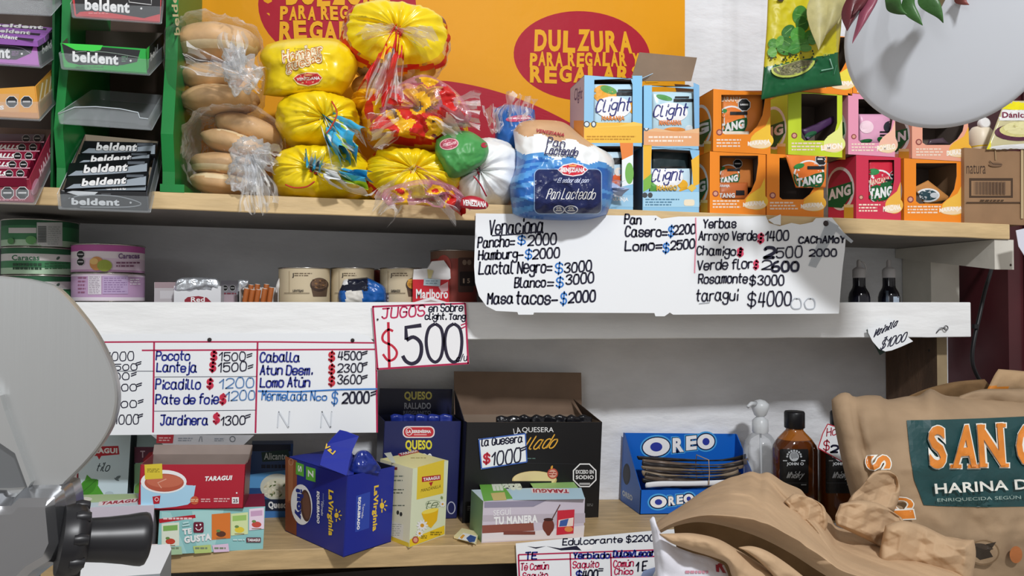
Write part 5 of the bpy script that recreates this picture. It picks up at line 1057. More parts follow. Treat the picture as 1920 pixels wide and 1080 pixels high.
# red and white pack with open lid
f = fr_mid(774, 842, 524, .03, .024); b = MB(); rd = M('c8202f', .35)
f.lbox(b, 0, f.w, 0, f.d, 0, f.h, rd); a = Art(b, f.proj('front')); a.text('Marlboro', (780, 542, 840, 560), white, .03); a.poly([(772, 568), (808, 557), (842, 568), (842, 572), (772, 572)], white); a.poly([(776, 572), (808, 562), (840, 572)], M('b8a8a4'))
a.poly([(822, 538), (840, 528), (840, 545), (828, 548)], M('e8b8bc')); o = tag(b.build('cigarette_pack'), 'red and white cigarette pack with its lid open and a pale seal', 'cigarette pack')
b = MB(); b.prism([P(*q, .032) for q in ((774, 526), (776, 505), (802, 503), (810, 490), (832, 488), (844, 505), (845, 522), (838, 526))], (0, .016, 0), M('e3e1e0', .45)); b.build('lid', o)
b = MB(); b.prism([P(*q, .0285) for q in ((795, 522), (826, 524), (825, 537), (794, 535))], (0, .0008, 0), M('b8ccd4', .4)); a = Art(b, Yproj(P(800, 530, .0285).y)); a.tiny(798, 525, 823, 534, 2, M('7a92a0'), .4); a.poly([(801, 505), (813, 507), (808, 522), (803, 522)], M('c4b884')); b.build('seal', o)
# two dark sauce bottles
for x, lb in ((1611, 'dark sauce bottle with a white nozzle, beside the big price sheet'), (1667, 'dark sauce bottle with a white nozzle and pale label, second from the price sheet')):
    Y = .12; s = S(x, Y); c = P(x, 567, Y); c.z = Zm; zc = lambda y: P(x, y, Y).z-Zm; root = empty('sauce_bottle', c, lb, 'bottle', 'dark sauce bottles'); b = MB(); gl = M('13141f', .12, .6)
    b.lathe(c, [(18*s, 0), (19*s, .003), (19*s, zc(558)), (17*s, zc(549)), (12*s, zc(540)), (11*s, zc(535)), (11*s, zc(521))], gl, 32)
    if x > 1640: a = Art(b, rayproj(b.bvh()), 6); a.rect(1675, 556, 1686, 575, M('aebccc')); a.rect(1661, 545, 1666, 566, M('55606e'))
    b.build('body', root); b = MB(); cp = M('c9c6c6', .4)
    b.lathe(c, [(11.5*s, zc(521)), (11.5*s, zc(506)), (9*s, zc(503)), (4*s, zc(500)), (4*s, zc(490)), (2*s, zc(487))], cp, 24)
    if x < 1640: b.tube([P(x+3, 490, Y-.004), P(x+10, 494, Y-.006), P(x+13, 503, Y-.006), P(x+11, 511, Y-.006)], .0014, cp, 8)
    b.build('cap', root)
P, S = P_, S_
# ================================================================ bottom shelf: tea, coffee, cheese, biscuits, bottles
class Corner:
    """a closed carton standing corner-on: three photo points of its foot on the shelf and its height at the front edge"""
    def __init__(s, l, f, r, ytop):
        pp = lambda q: P(q[0], q[1], Ybot(*q))
        s.F, s.L, s.R = pp(f), pp(l), pp(r); s.B = s.L+s.R-s.F; s.up = V((.0463, 0, 1)).normalized()
        s.h = (P(f[0], ytop, s.F.y).z-s.F.z)/s.up.z
    def corners(s): c = [s.L, s.F, s.R, s.B]; return c+[p+s.up*s.h for p in c]
    def proj(s, w):
        a, b = {'left': (s.L, s.F), 'right': (s.F, s.R), 'top': (None, None)}[w]
        if w == 'top': return planeproj(s.F+s.up*s.h, s.up)
        n = (b-a).cross(s.up).normalized(); return planeproj(a, n)
def bframe(bl, br, ytop, d, **k): return Frame(bl[0], br[0], ytop, Ybot(*bl), d, zbot, Ybot(*br), **k)
sky1 = M('cfe3ec', .4); maroonb = M('7d1c30', .4); grn2 = M('4f9a3c', .4); lab_r = M('b3202e', .4)
def brand(a, x0, y0, x1, y1, t='TARAGUI', dy=0, bg='b3202e'):
    a.poly([(x0, y0+dy), (x1, y0), (x1, y1), (x0, y1+dy)], M(bg)); w = x1-x0; h = y1-y0
    a.text(t, None, white, .05, q=((x0+.07*w, y1-.18*h+dy), (x1-.06*w, y1-.18*h), (x0+.07*w, y0+.2*h+dy)))
def leaf(a, x, y, l, w, rot, m, m2=None):
    r = math.radians(rot); f = lambda u, v: (x+u*math.cos(r)-v*math.sin(r), y+u*math.sin(r)+v*math.cos(r))
    up = [f(l*t, w*math.sin(math.pi*t)**.8) for t in [i/10 for i in range(11)]]; dn = [f(l*t, -w*math.sin(math.pi*t)**.8) for t in [i/10 for i in range(10, -1, -1)]]
    a.poly(up+dn[1:-1], m)
    if m2: a.line([f(0, 0), f(l, 0)], 1.2, m2)
GTB = 'tea boxes on the lowest shelf'
# flat mate boxes: the same carton twice
def matebox(bl, br, ytop, d, label, full):
    f = bframe(bl, br, ytop, d); b = MB(); f.lbox(b, 0, f.w, 0, f.d, 0, f.h, None, [M('c9c0cc', .35), M('d9d4dc', .4), M('8aa88a', .4), M('7fa67f', .4), M('cfe2ea', .35), M('d0d0d0')])
    a = Art(b, f.proj('front')); t = Art(b, f.proj('top')); x0, x1 = bl[0], br[0]; W_ = x1-x0
    if full:
        yb = lambda x: 1018-10*(x-903)/190
        a.poly([(905, 985), (980, 982), (1000, 978), (1000, 996), (904, 1006)], M('8a4d3c')); a.poly([(904, 978), (990, 975), (1040, 985), (1097, 980), (1097, 962), (906, 966)], M('b8aeb8')); a.poly([(904, 985), (1000, 980), (1002, 998), (904, 1003)], M('8a4d40')); a.poly([(904, 1000), (1004, 995), (1096, 985), (1094, 1007), (904, 1016)], M('ddd6d8'))
        a.poly([(908, 941), (1025, 938), (1000, 950), (908, 952)], M('8f8a9e'))
        a.text('SEGUÍ', None, white, .0, q=((925, 967), (958, 965), (925, 954))); a.text('TU MANERA', None, white, .05, q=((926, 984), (1008, 980), (926, 969)))
        a.line([(1035, 973), (1050, 946)], 2, M('5a3a34')); a.ell(1028, 986, 11, 14, M('6e3428')); a.ell(1028, 974, 9, 3, M('3f1f1a')); a.poly([(1022, 998), (1034, 998), (1030, 1004), (1026, 1004)], M('6e3428'))
        a.poly([(1045, 957), (1077, 955), (1075, 1000), (1043, 1003)], M('c4283a')); a.poly([(1047, 975), (1075, 970), (1074, 986), (1046, 988)], M('e8d4c8')); a.poly([(1050, 976), (1066, 972), (1062, 986), (1048, 987)], M('3a5a9e')); a.ell(1066, 992, 8, 5, M('d98a4a')); a.rect(944, 996, 1003, 1002, M('7a3f36'))
        t.poly([(896, 897), (935, 897), (962, 935), (907, 940)], M('6fb446')); t.poly([(990, 900), (1075, 903), (1090, 922), (1000, 915)], M('9cc878')); t.poly([(955, 917), (1090, 915), (1097, 936), (962, 938)], M('bcdcec'))
        t.text('mate', None, M('e8f0dc'), .08, q=((925, 921), (980, 919), (920, 902))); t.poly([(920, 925), (946, 923), (950, 938), (925, 939)], M('d8c47a')); t.ell(913, 904, 4, 3, white)
        t.poly([(995, 916), (1066, 917), (1068, 926), (998, 925)], M('f0e4e6')); t.text('TARAGUI', None, M('b0283c'), .05, q=((1066, 918), (999, 917), (1067, 925)))
    else:
        t.poly([(140, 928), (255, 926), (262, 938), (140, 944)], M('b4cc9a')); t.poly([(186, 941), (262, 934), (262, 942), (184, 949)], M('efe2e4')); t.text('TARAGUI', None, M('a8283e'), .05, q=((188, 947), (260, 941), (192, 941))); t.ell(160, 936, 13, 4, M('e4e4d4'))
        a.rect(140, 1020, 300, 1042, M('d8ccc8')); a.rect(140, 1028, 300, 1042, M('6a3a44'))
    return tag(b.build('tea_box'), label, 'tea box', 'mate tea boxes')
matebox((903, 1018), (1093, 1008), 940, .072, 'mate tea box with a green and blue lid and a gourd picture', True)
matebox((120, 1050), (288, 1041), 953, .07, 'lavender fronted tea box behind the black slicer knob', False)
# linden tea box behind
f = bframe((144, 975), (240, 972), 812, .06); b = MB(); f.lbox(b, 0, f.w, 0, f.d, 0, f.h, None, [sky1, M('5a6a72', .4), M('8a98a0'), M('8a98a0'), sky1, sky1]); a = Art(b, f.proj('front'))
a.poly([(150, 838), (222, 836), (224, 852), (190, 855), (186, 862), (182, 855), (150, 855)], lab_r); a.text('TARAGUI', (156, 840, 220, 850), white, .05); a.hand('tilo', 180, 203, 883, 15, M('2a3a44'), 1.6, 0, .4, .1); leaf(a, 148, 928, 46, 15, -38, M('4a9a2c'), M('2f7a1f')); a.poly([(149, 928), (163, 890), (180, 905), (195, 928)], M('52a334')); leaf(a, 149, 928, 44, 12, -42, M('3f8c26'), M('2f6e1c')); leaf(a, 216, 898, 12, 2.5, -30, M('6a7a80')); leaf(a, 214, 896, 11, 2, 30, M('6a7a80')); a.rect(144, 822, 147, 930, M('8a2434')); a.ell(205, 925, 8, 4, M('b8ccd4'))
tag(b.build('tea_box'), 'pale blue tilo tea box with a green leaf, behind the flat lavender box', 'tea box', GTB)
f = bframe((252, 968), (345, 965), 815, .06); b = MB(); f.lbox(b, 0, f.w, 0, f.d, 0, f.h, M('9fb8bc', .4)); a = Art(b, f.proj('front')); a.rect(252, 838, 345, 868, M('6a3048')); a.poly([(268, 862), (280, 848), (296, 846), (284, 862), (272, 872)], M('b02a34')); a.text('T', (263, 845, 272, 858), M('d8b8c4'), .02); a.poly([(252, 870), (270, 866), (262, 930), (252, 930)], M('8fb890')); leaf(a, 262, 905, 24, 6, 110, M('6a9a4a'))
tag(b.build('tea_box'), 'tea box with a purple band, tucked behind the red tea box', 'tea box', GTB)
# te gusta box and the red box on it
f = fg = bframe((299, 1041), (496, 1029), 958, .075); b = MB(); teal = M('8fc4c4', .4); f.lbox(b, 0, f.w, 0, f.d, 0, f.h, None, [teal, M('c9d8d8', .4), teal, M('1f4a3a', .4), M('8a2440', .4), teal]); a = Art(b, f.proj('front'))
sk = lambda x, y: (x, y-.058*(x-299))
def sp(pts, m): a.poly([sk(*p) for p in pts], m)
sp([(303, 960), (320, 962), (350, 1040), (303, 1042)], M('a4d2d0')); sp([(360, 962), (420, 962), (400, 1040), (370, 1040)], M('a8d4d2'))
a.poly([(298, 973), (366, 965), (367, 971), (299, 981)], lab_r); a.tiny(306, 969, 362, 976, 1, M('e8c8c8'), .5)
for x0, y0, x1, y1, c, tp, pic in ((303, 980, 336, 1026, 'dfe6d4', '7fb05a', 'c4442e'), (397, 962, 432, 1012, 'd9772e', 'd9772e', '5a3424'), (433, 961, 465, 1004, 'd4e0a8', '9cc46a', 'e0c838'), (467, 952, 495, 994, 'e8d4e4', 'c8a0c0', 'c44a3c')):
    a.poly([(x0, y0+2), (x1, y0-1), (x1, y1-3), (x0, y1)], M(c)); a.poly([(x0+3, y0+6), (x1-3, y0+4), (x1-3, y0+14), (x0+3, y0+16)], M(tp)); a.ell((x0+x1)/2, y1-11, 9, 5.5, M(pic)); a.ell((x0+x1)/2-5, y1-17, 4, 2.5, M('6a8a4a')); a.rect((x0+x1)/2-9, y1-4, (x0+x1)/2+9, y1-2.6, M('8a6a4a'))
for x0, x1, c in ((316, 340, 'a8c8a0'), (362, 395, 'b8cc7a'), (398, 428, 'e0c4dc')): a.poly([sk(x0, 1027), sk(x1, 1026), sk(x1+2, 1041), sk(x0+3, 1041)], M(c)); a.tiny(x0+4, 1024, x1-4, 1031, 1, M('7a8a70'))
a.text('TE', None, white, .06, q=((343, 1002), (360, 1000), (342, 991))); a.text('GUSTA', None, white, .06, q=((346, 1018), (397, 1012), (345, 1005)))
a.rrect(363, 978, 382, 998, 3, M('6a1830')); a.ell(369, 984, 1.6, 1.8, white); a.ell(376, 983, 1.6, 1.8, white); a.line([(367, 989), (370, 993), (375, 993), (379, 988)], 1.6, white); a.line([(342, 985), (356, 983)], 3, M('b8dcdc')); a.line([(343, 980), (354, 978)], 3, M('b8dcdc'))
brand(a, 462, 1007, 489, 1016, bg='5a1a2a'); a.tiny(437, 1009, 460, 1014, 1, M('c4e0e0'), .5)
tag(b.build('tea_box'), 'turquoise assorted tea box under the red tea box', 'tea box', GTB)
tb_ = fg.top(); q0 = onplane(262, 952, V((0, 0, tb_(fg.A.x))), fg.up); q1 = onplane(459, 947, V((0, 0, tb_(fg.A.x+.1))), fg.up)
f = Frame(262, 459, 871, max(q0.y, fg.A.y+.004), .07, tb_, max(q1.y, fg.A.y+.006)); redt = M('ad2233', .35); b = MB(); inn = M('8f8078', .65, vary=.12); t = .0011
f.lbox(b, 0, f.w, 0, f.d, 0, t, inn); f.lbox(b, 0, f.w, 0, t, 0, f.h, None, [redt, redt, inn, redt, inn, redt]); f.lbox(b, 0, f.w, f.d-t, f.d, 0, f.h, inn); f.lbox(b, 0, t, 0, f.d, 0, f.h, M('8a2030', .4)); f.lbox(b, f.w-t, f.w, 0, f.d, 0, f.h, M('7a3a3a', .3))
a = Art(b, f.proj('front')); a.ell(318, 926, 46, 24, M('9ccbe6')); a.poly([(264, 908), (264, 952), (300, 953), (330, 950), (352, 940), (362, 910)], M('a9d2ea')); a.poly([(330, 915), (367, 910), (362, 938), (352, 946), (330, 950)], M('a9d2ea')); a.ell(307, 903, 43, 22, white); a.ell(308, 905, 37, 17, M('b5563f')); a.ell(309, 902, 34, 12, M('c46a50')); a.line([(303, 915), (296, 905), (312, 898)], 2, M('dca088'))
a.poly([(271, 871), (304, 869), (305, 897), (272, 899)], M('d9c23a')); a.tiny(276, 878, 300, 886, 3, M('8a7a1a'), .5); a.poly([(286, 931), (301, 929), (299, 944), (288, 945)], lab_r); a.ring(294, 936, 3.4, 3.4, 1.3, M('e8c8c8'), 12)
a.text('TARAGUI', None, white, .05, q=((383, 902), (434, 900), (385, 893))); a.ell(365, 938, 8, 8, M('c45a3a')); a.tiny(358, 935, 372, 941, 2, M('e8d0a0')); a.tiny(377, 934, 396, 942, 2, M('e0b0b0')); a.tiny(401, 933, 432, 942, 2, M('e0b0b0')); a.rect(435, 932, 448, 944, M('e8e4e4')); a.text('25', (437, 935, 446, 942), M('55404a'), .04); a.ell(444, 924, 1.5, 1.5, white)
o = tag(b.build('tea_box'), 'open red tea box with a steaming cup picture, stacked on the turquoise box', 'tea box', GTB)
b = MB(); B0, B1 = f.pt(0, f.d, f.h), f.pt(f.w, f.d, f.h); hl_ = P(280, 834, B0.y+.006).z-B0.z; up1 = f.up*hl_+f.n*.006
b.prism([B0, B1, B1+up1, B0+up1], f.n*.0009, inn); b.prism([f.pt(f.w, .01, f.h), B1, B1+up1*.95], f.u*.0008, M('7a6a60', .6)); b.build('lid', o)
b = MB(); C0, C1 = B0+up1, B1+up1; lip = f.up*(P(280, 815, C0.y-.012).z-C0.z)-f.n*.012; b.prism([C0+f.u*.012, C1-f.u*.012, C1+lip+f.u*.003, C0+lip-f.u*.003], f.n*.0008, M('dfe3e8', .4))
n_ = (C1-C0).cross(lip).normalized(); n_ = -n_ if n_.y > 0 else n_; a = Art(b, planeproj(C0+n_*.0002, n_)); a.poly([(294, 815), (326, 815), (324, 831), (293, 831)], M('c43a44')); a.tiny(298, 819, 321, 828, 2, M('f0c4c4')); a.tiny(334, 820, 362, 828, 2, M('9aa4b0'), .4); a.line([(376, 818), (373, 828)], 1, M('6a747c')); a.line([(378, 818), (379, 828)], 1, M('6a747c')); a.ring(436, 823, 5, 5, 1.2, M('6a747c'), 14); a.tiny(402, 821, 422, 828, 2, M('9aa4b0'), .4); b.build('lid_edge', o)
# blue seasoning pack
f = bframe((467, 972), (545, 969), 833, .03); b = MB(); f.lbox(b, 0, f.w, 0, f.d, 0, f.h, M('27497e', .35)); a = Art(b, f.proj('front')); a.rect(467, 833, 545, 846, M('131d36')); a.poly([(490, 848), (540, 843), (545, 862), (492, 866)], M('173a34')); a.text('Alicante', (495, 849, 538, 862), M('d4dcd8'), .02); a.tiny(490, 869, 540, 880, 1, M('141f3a'), .6); a.poly([(467, 890), (545, 880), (545, 915), (467, 915)], M('5a9ad0')); a.ell(520, 913, 32, 25, M('cfcfc0')); a.ell(520, 915, 26, 18, M('d9d4bc'))
r = random.Random(4)
a.k = .1
for i in range(34): q = (520+r.uniform(-20, 22), 915+r.uniform(-13, 13)); leaf(a, q[0], q[1], r.uniform(5, 9), 1.4, r.uniform(0, 180), M(r.choice(['f0ead4', 'e8e0c4', '5a6a3a', 'c8bc9a'])))
a.k = 1; a.rect(467, 936, 545, 958, M('16233f')); a.text('Queso', (503, 940, 538, 955), white, .05); a.rect(467, 958, 545, 972, M('3f78b8'))
tag(b.build('seasoning_pack'), 'blue cheese seasoning pack with a pasta bowl, behind the dark blue coffee box', 'seasoning pack')
# dark blue coffee box standing corner-on
vb = M('1d2a8e', .35); vb2 = M('1a2580', .35); k = Corner((535, 996), (644, 1045), (733, 1016), 893); c = k.corners(); b = MB(); up = k.up; t = .0012
inn2 = M('1b1d30', .5)
def wall(p, q, m, th=.0012):
    n = (q-p).cross(up).normalized()*-th; b.hexa([p, q, q+n, p+n, p+up*k.h, q+up*k.h, q+n+up*k.h, p+n+up*k.h], None, [m, m, inn2, m, m, m])
wall(k.L, k.F, vb2); wall(k.F, k.R, vb); wall(k.R, k.B, vb); wall(k.B, k.L, vb); b.prism([k.L, k.F, k.R, k.B], up*.001, inn2)
mid1 = k.L+(k.B-k.L)*.55; mid2 = k.F+(k.R-k.F)*.02
b.prism([k.L+up*(k.h+.0005), k.F+up*(k.h+.0005), k.F+(k.R-k.F)*.12+up*(k.h+.0005), k.B+(k.R-k.B)*.3+up*(k.h+.0005), k.B+up*(k.h+.0005)], up*.001, M('2432a0', .35))
a = Art(b, k.proj('left')); rt = lambda x, y: (x, y)
a.poly([(535, 855), (557, 864), (556, 1004), (535, 994)], M('8e4e2e')); a.poly([(540, 862), (550, 866), (549, 935), (541, 940)], M('a86a44')); a.poly([(536, 940), (556, 950), (556, 1004), (535, 994)], M('7a3e24')); a.ring(546, 866, 4, 6, 1, M('c49a7a'))
for x0, y0, x1, y1 in ((555, 866, 570, 894), (574, 874, 592, 904)): a.poly([(x0, y0), (x1, y0+5), (x1, y1), (x0, y1-5)], M('5fae3c')); a.text('S' if x0 < 560 else 'Z', None, white, .03, q=((x0+4, y0+6), (x0+4, y1-10), (x1-4, y0+8)))
a.ell(566, 946, 20, 38, white, rot=-4); a.ell(574, 948, 10, 30, M('4f3228'), rot=-4); a.ell(575, 948, 7, 25, M('6a4636'), rot=-4)
a.text('¡hoy', None, M('1b2a7e'), .08, q=((555, 915), (553, 972), (570, 918)))
def vert(t, x, y0, y1, w, m, bd=.03, sl=.0): a.text(t, None, m, bd, q=((x, y0), (x+sl*(y1-y0), y1), (x+w, y0+w*.4)))
yv = M('e8c23a', .35)
vert('LaVirginia', 614, 916, 1002, 12, yv, .04); vert('EQUILIBRADO', 594, 920, 980, 6, white, .06); vert('Torrado', 603, 938, 966, 4, white, 0)
a.ell(632, 966, 4, 5, yv); [a.line([(632+6*math.cos(g), 966+7*math.sin(g)), (632+10*math.cos(g), 966+12*math.sin(g))], 2, yv) for g in (-1.6, -.8, 0, .8, 1.6)]
vert('molido', 606, 925, 950, 3, M('8a94c8'), 0)
a = Art(b, k.proj('right')); a.poly([(668, 930), (694, 922), (692, 990), (666, 998)], M('2c46a8'))
def vert(t, x, y0, y1, w, m, bd=.03): a.text(t, None, m, bd, q=((x, y0), (x-3, y1), (x+w, y0-w*.25)))
vert('LaVirginia', 699, 912, 997, 11, yv, .04); vert('EQUILIBRADO', 671, 933, 994, 6, white, .06); vert('Torrado', 680, 945, 972, 4, white, 0)
a.ell(716, 948, 4, 6, yv); [a.line([(716+6*math.cos(g), 948+7*math.sin(g)), (716+10*math.cos(g), 948+13*math.sin(g))], 2, yv) for g in (-1.6, -.8, 0, .8, 1.6)]
o = tag(b.build('coffee_box'), 'dark blue coffee box standing corner-on with its top torn open', 'coffee box')
b = MB(); Yf_ = (k.F.y+k.L.y)/2; ft = k.F+up*k.h
pts = [(650, 892, k.F.y+.002), (656, 862, k.F.y+.01), (662, 842, k.F.y+.012), (673, 818, k.F.y+.014), (650, 809, k.F.y+.02), (637, 806, k.F.y+.022), (622, 822, k.F.y+.025), (612, 834, k.F.y+.027), (603, 858, k.F.y+.022), (600, 872, k.F.y+.018)]
b.prism([P(*q) for q in pts], (0, .001, 0), M('2130a0', .35), M('3a3f78', .5))
a = Art(b, planeproj(V((0, k.F.y+.0, 0)), V((0, -1, 0)))); n3 = (P(*pts[3])-P(*pts[0])).cross(P(*pts[8])-P(*pts[0])).normalized(); n3 = -n3 if n3.y > 0 else n3
a = Art(b, planeproj(P(*pts[0])+n3*.001, n3)); a.text('LaV', None, yv, .04, q=((624, 853), (606, 838), (630, 846))); b.build('flap', o)
b = MB(); pillow(b, [(660, 862), (672, 846), (690, 846), (708, 868)], [(708, 868), (712, 874), (714, 878), (712, 886)], [(655, 890), (670, 892), (690, 890), (712, 886)], [(660, 862), (657, 872), (655, 880), (655, 890)], k.F.y+.03, .014, .012, 22, 16, M('22348c', .2), amp=.008, sc=40, seed=4)
tag(b.build('coffee_pouch'), 'crumpled dark blue pouch sticking out of the coffee box', 'pouch')
# yellow chamomile box corner-on
k = Corner((706, 1001), (767, 1027), (834, 1003), 879); b = MB(); c = k.corners(); cr = M('eee9c4', .4)
b.hexa([c[0], c[1], c[2], c[3], c[4], c[5], c[6], c[7]], None, [cr, M('dde4c4', .4), cr, cr, M('efe9a8', .4), cr])
a = Art(b, k.proj('right')); a.poly([(783, 876), (833, 862), (831, 925), (781, 937)], M('e6c93c')); brand(a, 791, 890, 826, 900, dy=4); a.text('MANZANILLA', None, M('6a5a1a'), .0, q=((789, 923), (826, 914), (790, 917))); a.poly([(804, 905), (812, 903), (808, 912)], lab_r)
a.hand('te', 796, 818, 954, 14, M('6a7a5a'), 1.4, -3, .4); a.ring(812, 945, 14, 7, 1, M('aab89a')); a.poly([(790, 962), (822, 953), (819, 976), (808, 990), (798, 984)], M('e8b81c')); a.ell(806, 958, 16, 4, M('f4dc5a'), rot=-14); a.poly([(771, 1010), (833, 985), (833, 1001), (767, 1026), (768, 1012)], M('ecca2a'))
for cx, cy, r_ in ((791, 985, 9), (829, 945, 5), (786, 1000, 6)):
    a.k = .1
    for g in range(10): leaf(a, cx, cy, r_*1.3, r_*.24, g*36, white)
    a.k = 1; a.ell(cx, cy, r_*.4, r_*.4, M('d89a2a'))
a.ell(778, 1012, 6, 6.5, M('b04a34')); a.ell(778, 1012, 4, 4.4, M('e0a08a')); a.tiny(788, 1003, 800, 1010, 2, M('8a7a1a')); a.tiny(806, 996, 828, 1004, 2, M('8a7a1a')); leaf(a, 826, 930, 6, 2, 60, M('8a9a5a'))
a = Art(b, k.proj('left')); a.rect(737, 876, 745, 881, M('8a3030')); a.tiny(738, 890, 758, 906, 2, M('8a927a'), .3); a.tiny(736, 916, 758, 928, 2, M('5a624a'), .3); a.tiny(736, 946, 760, 950, 1, M('7a826a')); a.ell(746, 961, 2.5, 4, M('3a3a2a')); a.ell(752, 964, 2.5, 4, M('3a3a2a')); a.poly([(734, 976), (757, 984), (756, 1015), (734, 1005)], M('f0ecd4')); a.tiny(736, 982, 754, 1006, 6, M('a8a890'), .25); a.poly([(733, 1005), (767, 1018), (767, 1026), (733, 1013)], M('e8c83a'))
a = Art(b, k.proj('top')); a.poly([(746, 851), (783, 843), (786, 848), (750, 856)], lab_r); a.text('TARAGUI', None, white, .05, q=((751, 854), (783, 847), (749, 850))); a.tiny(770, 857, 800, 861, 1, M('b8ac6a'), .4); a.poly([(720, 850), (733, 848), (742, 868), (735, 868)], M('d8dccc'))
tag(b.build('tea_box'), 'pale yellow chamomile tea box standing corner-on beside the coffee box', 'tea box', GTB)
# navy grated cheese box with raised lid
def openbox(f, m, inner, ms=None):
    b = MB(); t = .0012; i = mat(inner); m = mat(m); s_ = mat(ms or m)
    f.lbox(b, 0, f.w, 0, f.d, 0, t, i); f.lbox(b, 0, f.w, 0, t, 0, f.h, None, [m, m, i, m, i, m]); f.lbox(b, 0, f.w, f.d-t, f.d, 0, f.h, i); f.lbox(b, 0, t, 0, f.d, 0, f.h, None, [m, i, m, s_, m, m]); f.lbox(b, f.w-t, f.w, 0, f.d, 0, f.h, None, [m, s_, m, i, m, m]); return b
f = bframe((713, 978), (857, 972), 790, .075); nvy = M('22285c', .35); b = openbox(f, nvy, '20264e'); a = Art(b, f.proj('front'))
a.rrect(755, 799, 815, 821, 9, M('efe4e4')); a.rrect(757, 801, 813, 819, 8, M('c4303a')); a.text('LA SERENÍSIMA', (763, 805, 808, 812), white, .05); a.ring(767, 809, 6, 7, 1.2, white, 16); a.rect(776, 814, 800, 816, M('e8b0b0')); a.text('QUESO', (760, 825, 810, 846), M('e2d83a'), .04); a.text('RALLADO', (760, 850, 810, 866), white, .03); a.ell(846, 952, 8, 12, M('b8bcd0')); a.ell(846, 952, 6, 10, nvy)
o = tag(b.build('cheese_box'), 'tall navy grated cheese box with its lid raised, behind the yellow tea box', 'cheese box', 'grated cheese boxes')
b = MB(); B0, B1 = f.pt(0, f.d, f.h), f.pt(f.w, f.d, f.h); h_ = P(715, 728, B0.y).z-B0.z; b.prism([B0, B1, B1+f.up*h_, B0+f.up*h_], f.n*.001, M('171b3a', .35)); a = Art(b, planeproj(B0, -f.n)); a.text('QUESO', (758, 734, 810, 752), M('d8cf6a'), .04); a.text('RALLADO', (758, 755, 808, 767), M('b8bcc8'), .03); a.text('REGGIANITO', (756, 770, 808, 777), M('8a90a4'), .03); b.build('lid', o)
for i in range(5):
    x = 732+i*23; b = MB(); pillow(b, [(x, 779), (x+7, 776), (x+16, 777), (x+24, 779)], [(x+24, 779), (x+24, 790), (x+24, 802), (x+24, 815)], [(x, 815), (x+8, 815), (x+16, 815), (x+24, 815)], [(x, 779), (x, 790), (x, 802), (x, 815)], f.A.y+.03+.004*(i % 2), .004, .004, 12, 10, M('24358e', .25), amp=.003, sc=60, seed=i, pw=8)
    tag(b.build('cheese_sachet'), 'dark blue sachet edge showing inside the navy cheese box', 'sachet', 'sachets in the navy cheese box')
# big black cheese box
f = bframe((867, 981), (1121, 970), 792, .09); blk = M('18181a', .4); b = openbox(f, blk, '8a7868'); a = Art(b, f.proj('front'))
a.text('LA', None, white, .0, q=((964, 815), (977, 811), (962, 804))); a.text('QUESERA', (979, 801, 1038, 812), white, .0); a.hand('rallado', 955, 1038, 845, 24, M('e0a83a'), 2.2, -6, .6, .1); a.ell(1002, 900, 42, 17, M('c9ae74')); a.ell(1002, 898, 40, 14, M('e0cc98')); a.rect(960, 902, 1034, 930, blk); a.ell(1036, 888, 10, 10, M('b84a3a')); a.ell(1036, 888, 7.5, 7.5, M('d8a090')); a.tiny(1029, 884, 1043, 892, 2, M('a02a24')); leaf(a, 1033, 880, 8, 2, -70, M('d89a3a')); a.octagon(1096, 891, 24, ('EXCESO EN', 'SODIO')); a.rect(1086, 905, 1106, 909, M('a8a8a8')); a.line([(900, 866), (1080, 870)], .8, M('303034')); a.tiny(876, 948, 895, 958, 3, M('8a8a8a'), .3); a.tiny(1100, 944, 1112, 950, 2, M('8a8a8a'), .3); a.tiny(988, 858, 1004, 862, 1, M('6a8a80'), .3)
o = tag(b.build('cheese_box'), 'big black grated cheese box with a raised brown lid', 'cheese box', 'grated cheese boxes')
b = MB(); B0, B1 = f.pt(0, f.d, f.h), f.pt(f.w, f.d, f.h); h_ = P(863, 694, B0.y).z-B0.z; lk = M('7d6654', .65, vary=.12); b.prism([B0, B1, B1+f.up*h_-f.u*.005, B0+f.up*(h_-.002)-f.u*.004], f.n*.0015, lk); b.build('lid', o)
b = MB(); b.prism([f.pt(0, .012, f.h), f.pt(0, f.d-.01, f.h), f.pt(-.008, f.d-.03, f.h+.045), f.pt(-.006, .03, f.h+.026)], -f.u*.001, blk, M('2a2422', .5)); b.build('flap', o)
b = MB(); b.prism([f.pt(f.w, .0, f.h), f.pt(f.w, f.d-.005, f.h), f.pt(f.w-.022, f.d-.01, f.h+.03)], -f.u*.001, lk, M('4a3c34', .6)); b.build('flap', o)
for i in range(8):
    x = 930+i*22; b = MB(); pillow(b, [(x, 782-i % 3), (x+9, 779-(i > 1)*2), (x+18, 781-i % 2), (x+26, 782)], [(x+26, 782), (x+26, 795), (x+26, 805), (x+26, 815)], [(x, 815), (x+8, 815), (x+16, 815), (x+26, 815)], [(x, 782-i % 3), (x, 795), (x, 805), (x, 815)], f.A.y+.03+.005*(i % 3), .004, .004, 12, 10, M('1e1e22', .22), amp=.004, sc=60, seed=i+9, pw=8)
    tag(b.build('cheese_sachet'), 'black sachet edge showing inside the black cheese box', 'sachet', 'sachets in the black cheese box')
pj = planeproj(f.A-f.n*.003, -f.n); b = MB(); b.prism([pj(x, y, 0) for x, y in ((897, 823), (986, 812), (989, 866), (902, 880))], f.n*.0006, paper); a = Art(b, planeproj(f.A-f.n*.0031, -f.n)); bb = M('3a5fae')
for p in ([(898, 824), (985, 813)], [(985, 813), (988, 866)], [(988, 866), (903, 879)], [(898, 824), (903, 879)]): a.line(p, 2.4, bb)
H = a.hand; H('la Quesera', 903, 979, 836, 14, ink, 2.6, -7); H('$', 907, 917, 868, 16, M('c42a3e'), 4); H('1000', 921, 975, 873, 24, ink, 2.8, -7); H('=', 976, 986, 848, 14, ink, 2.6, -4)
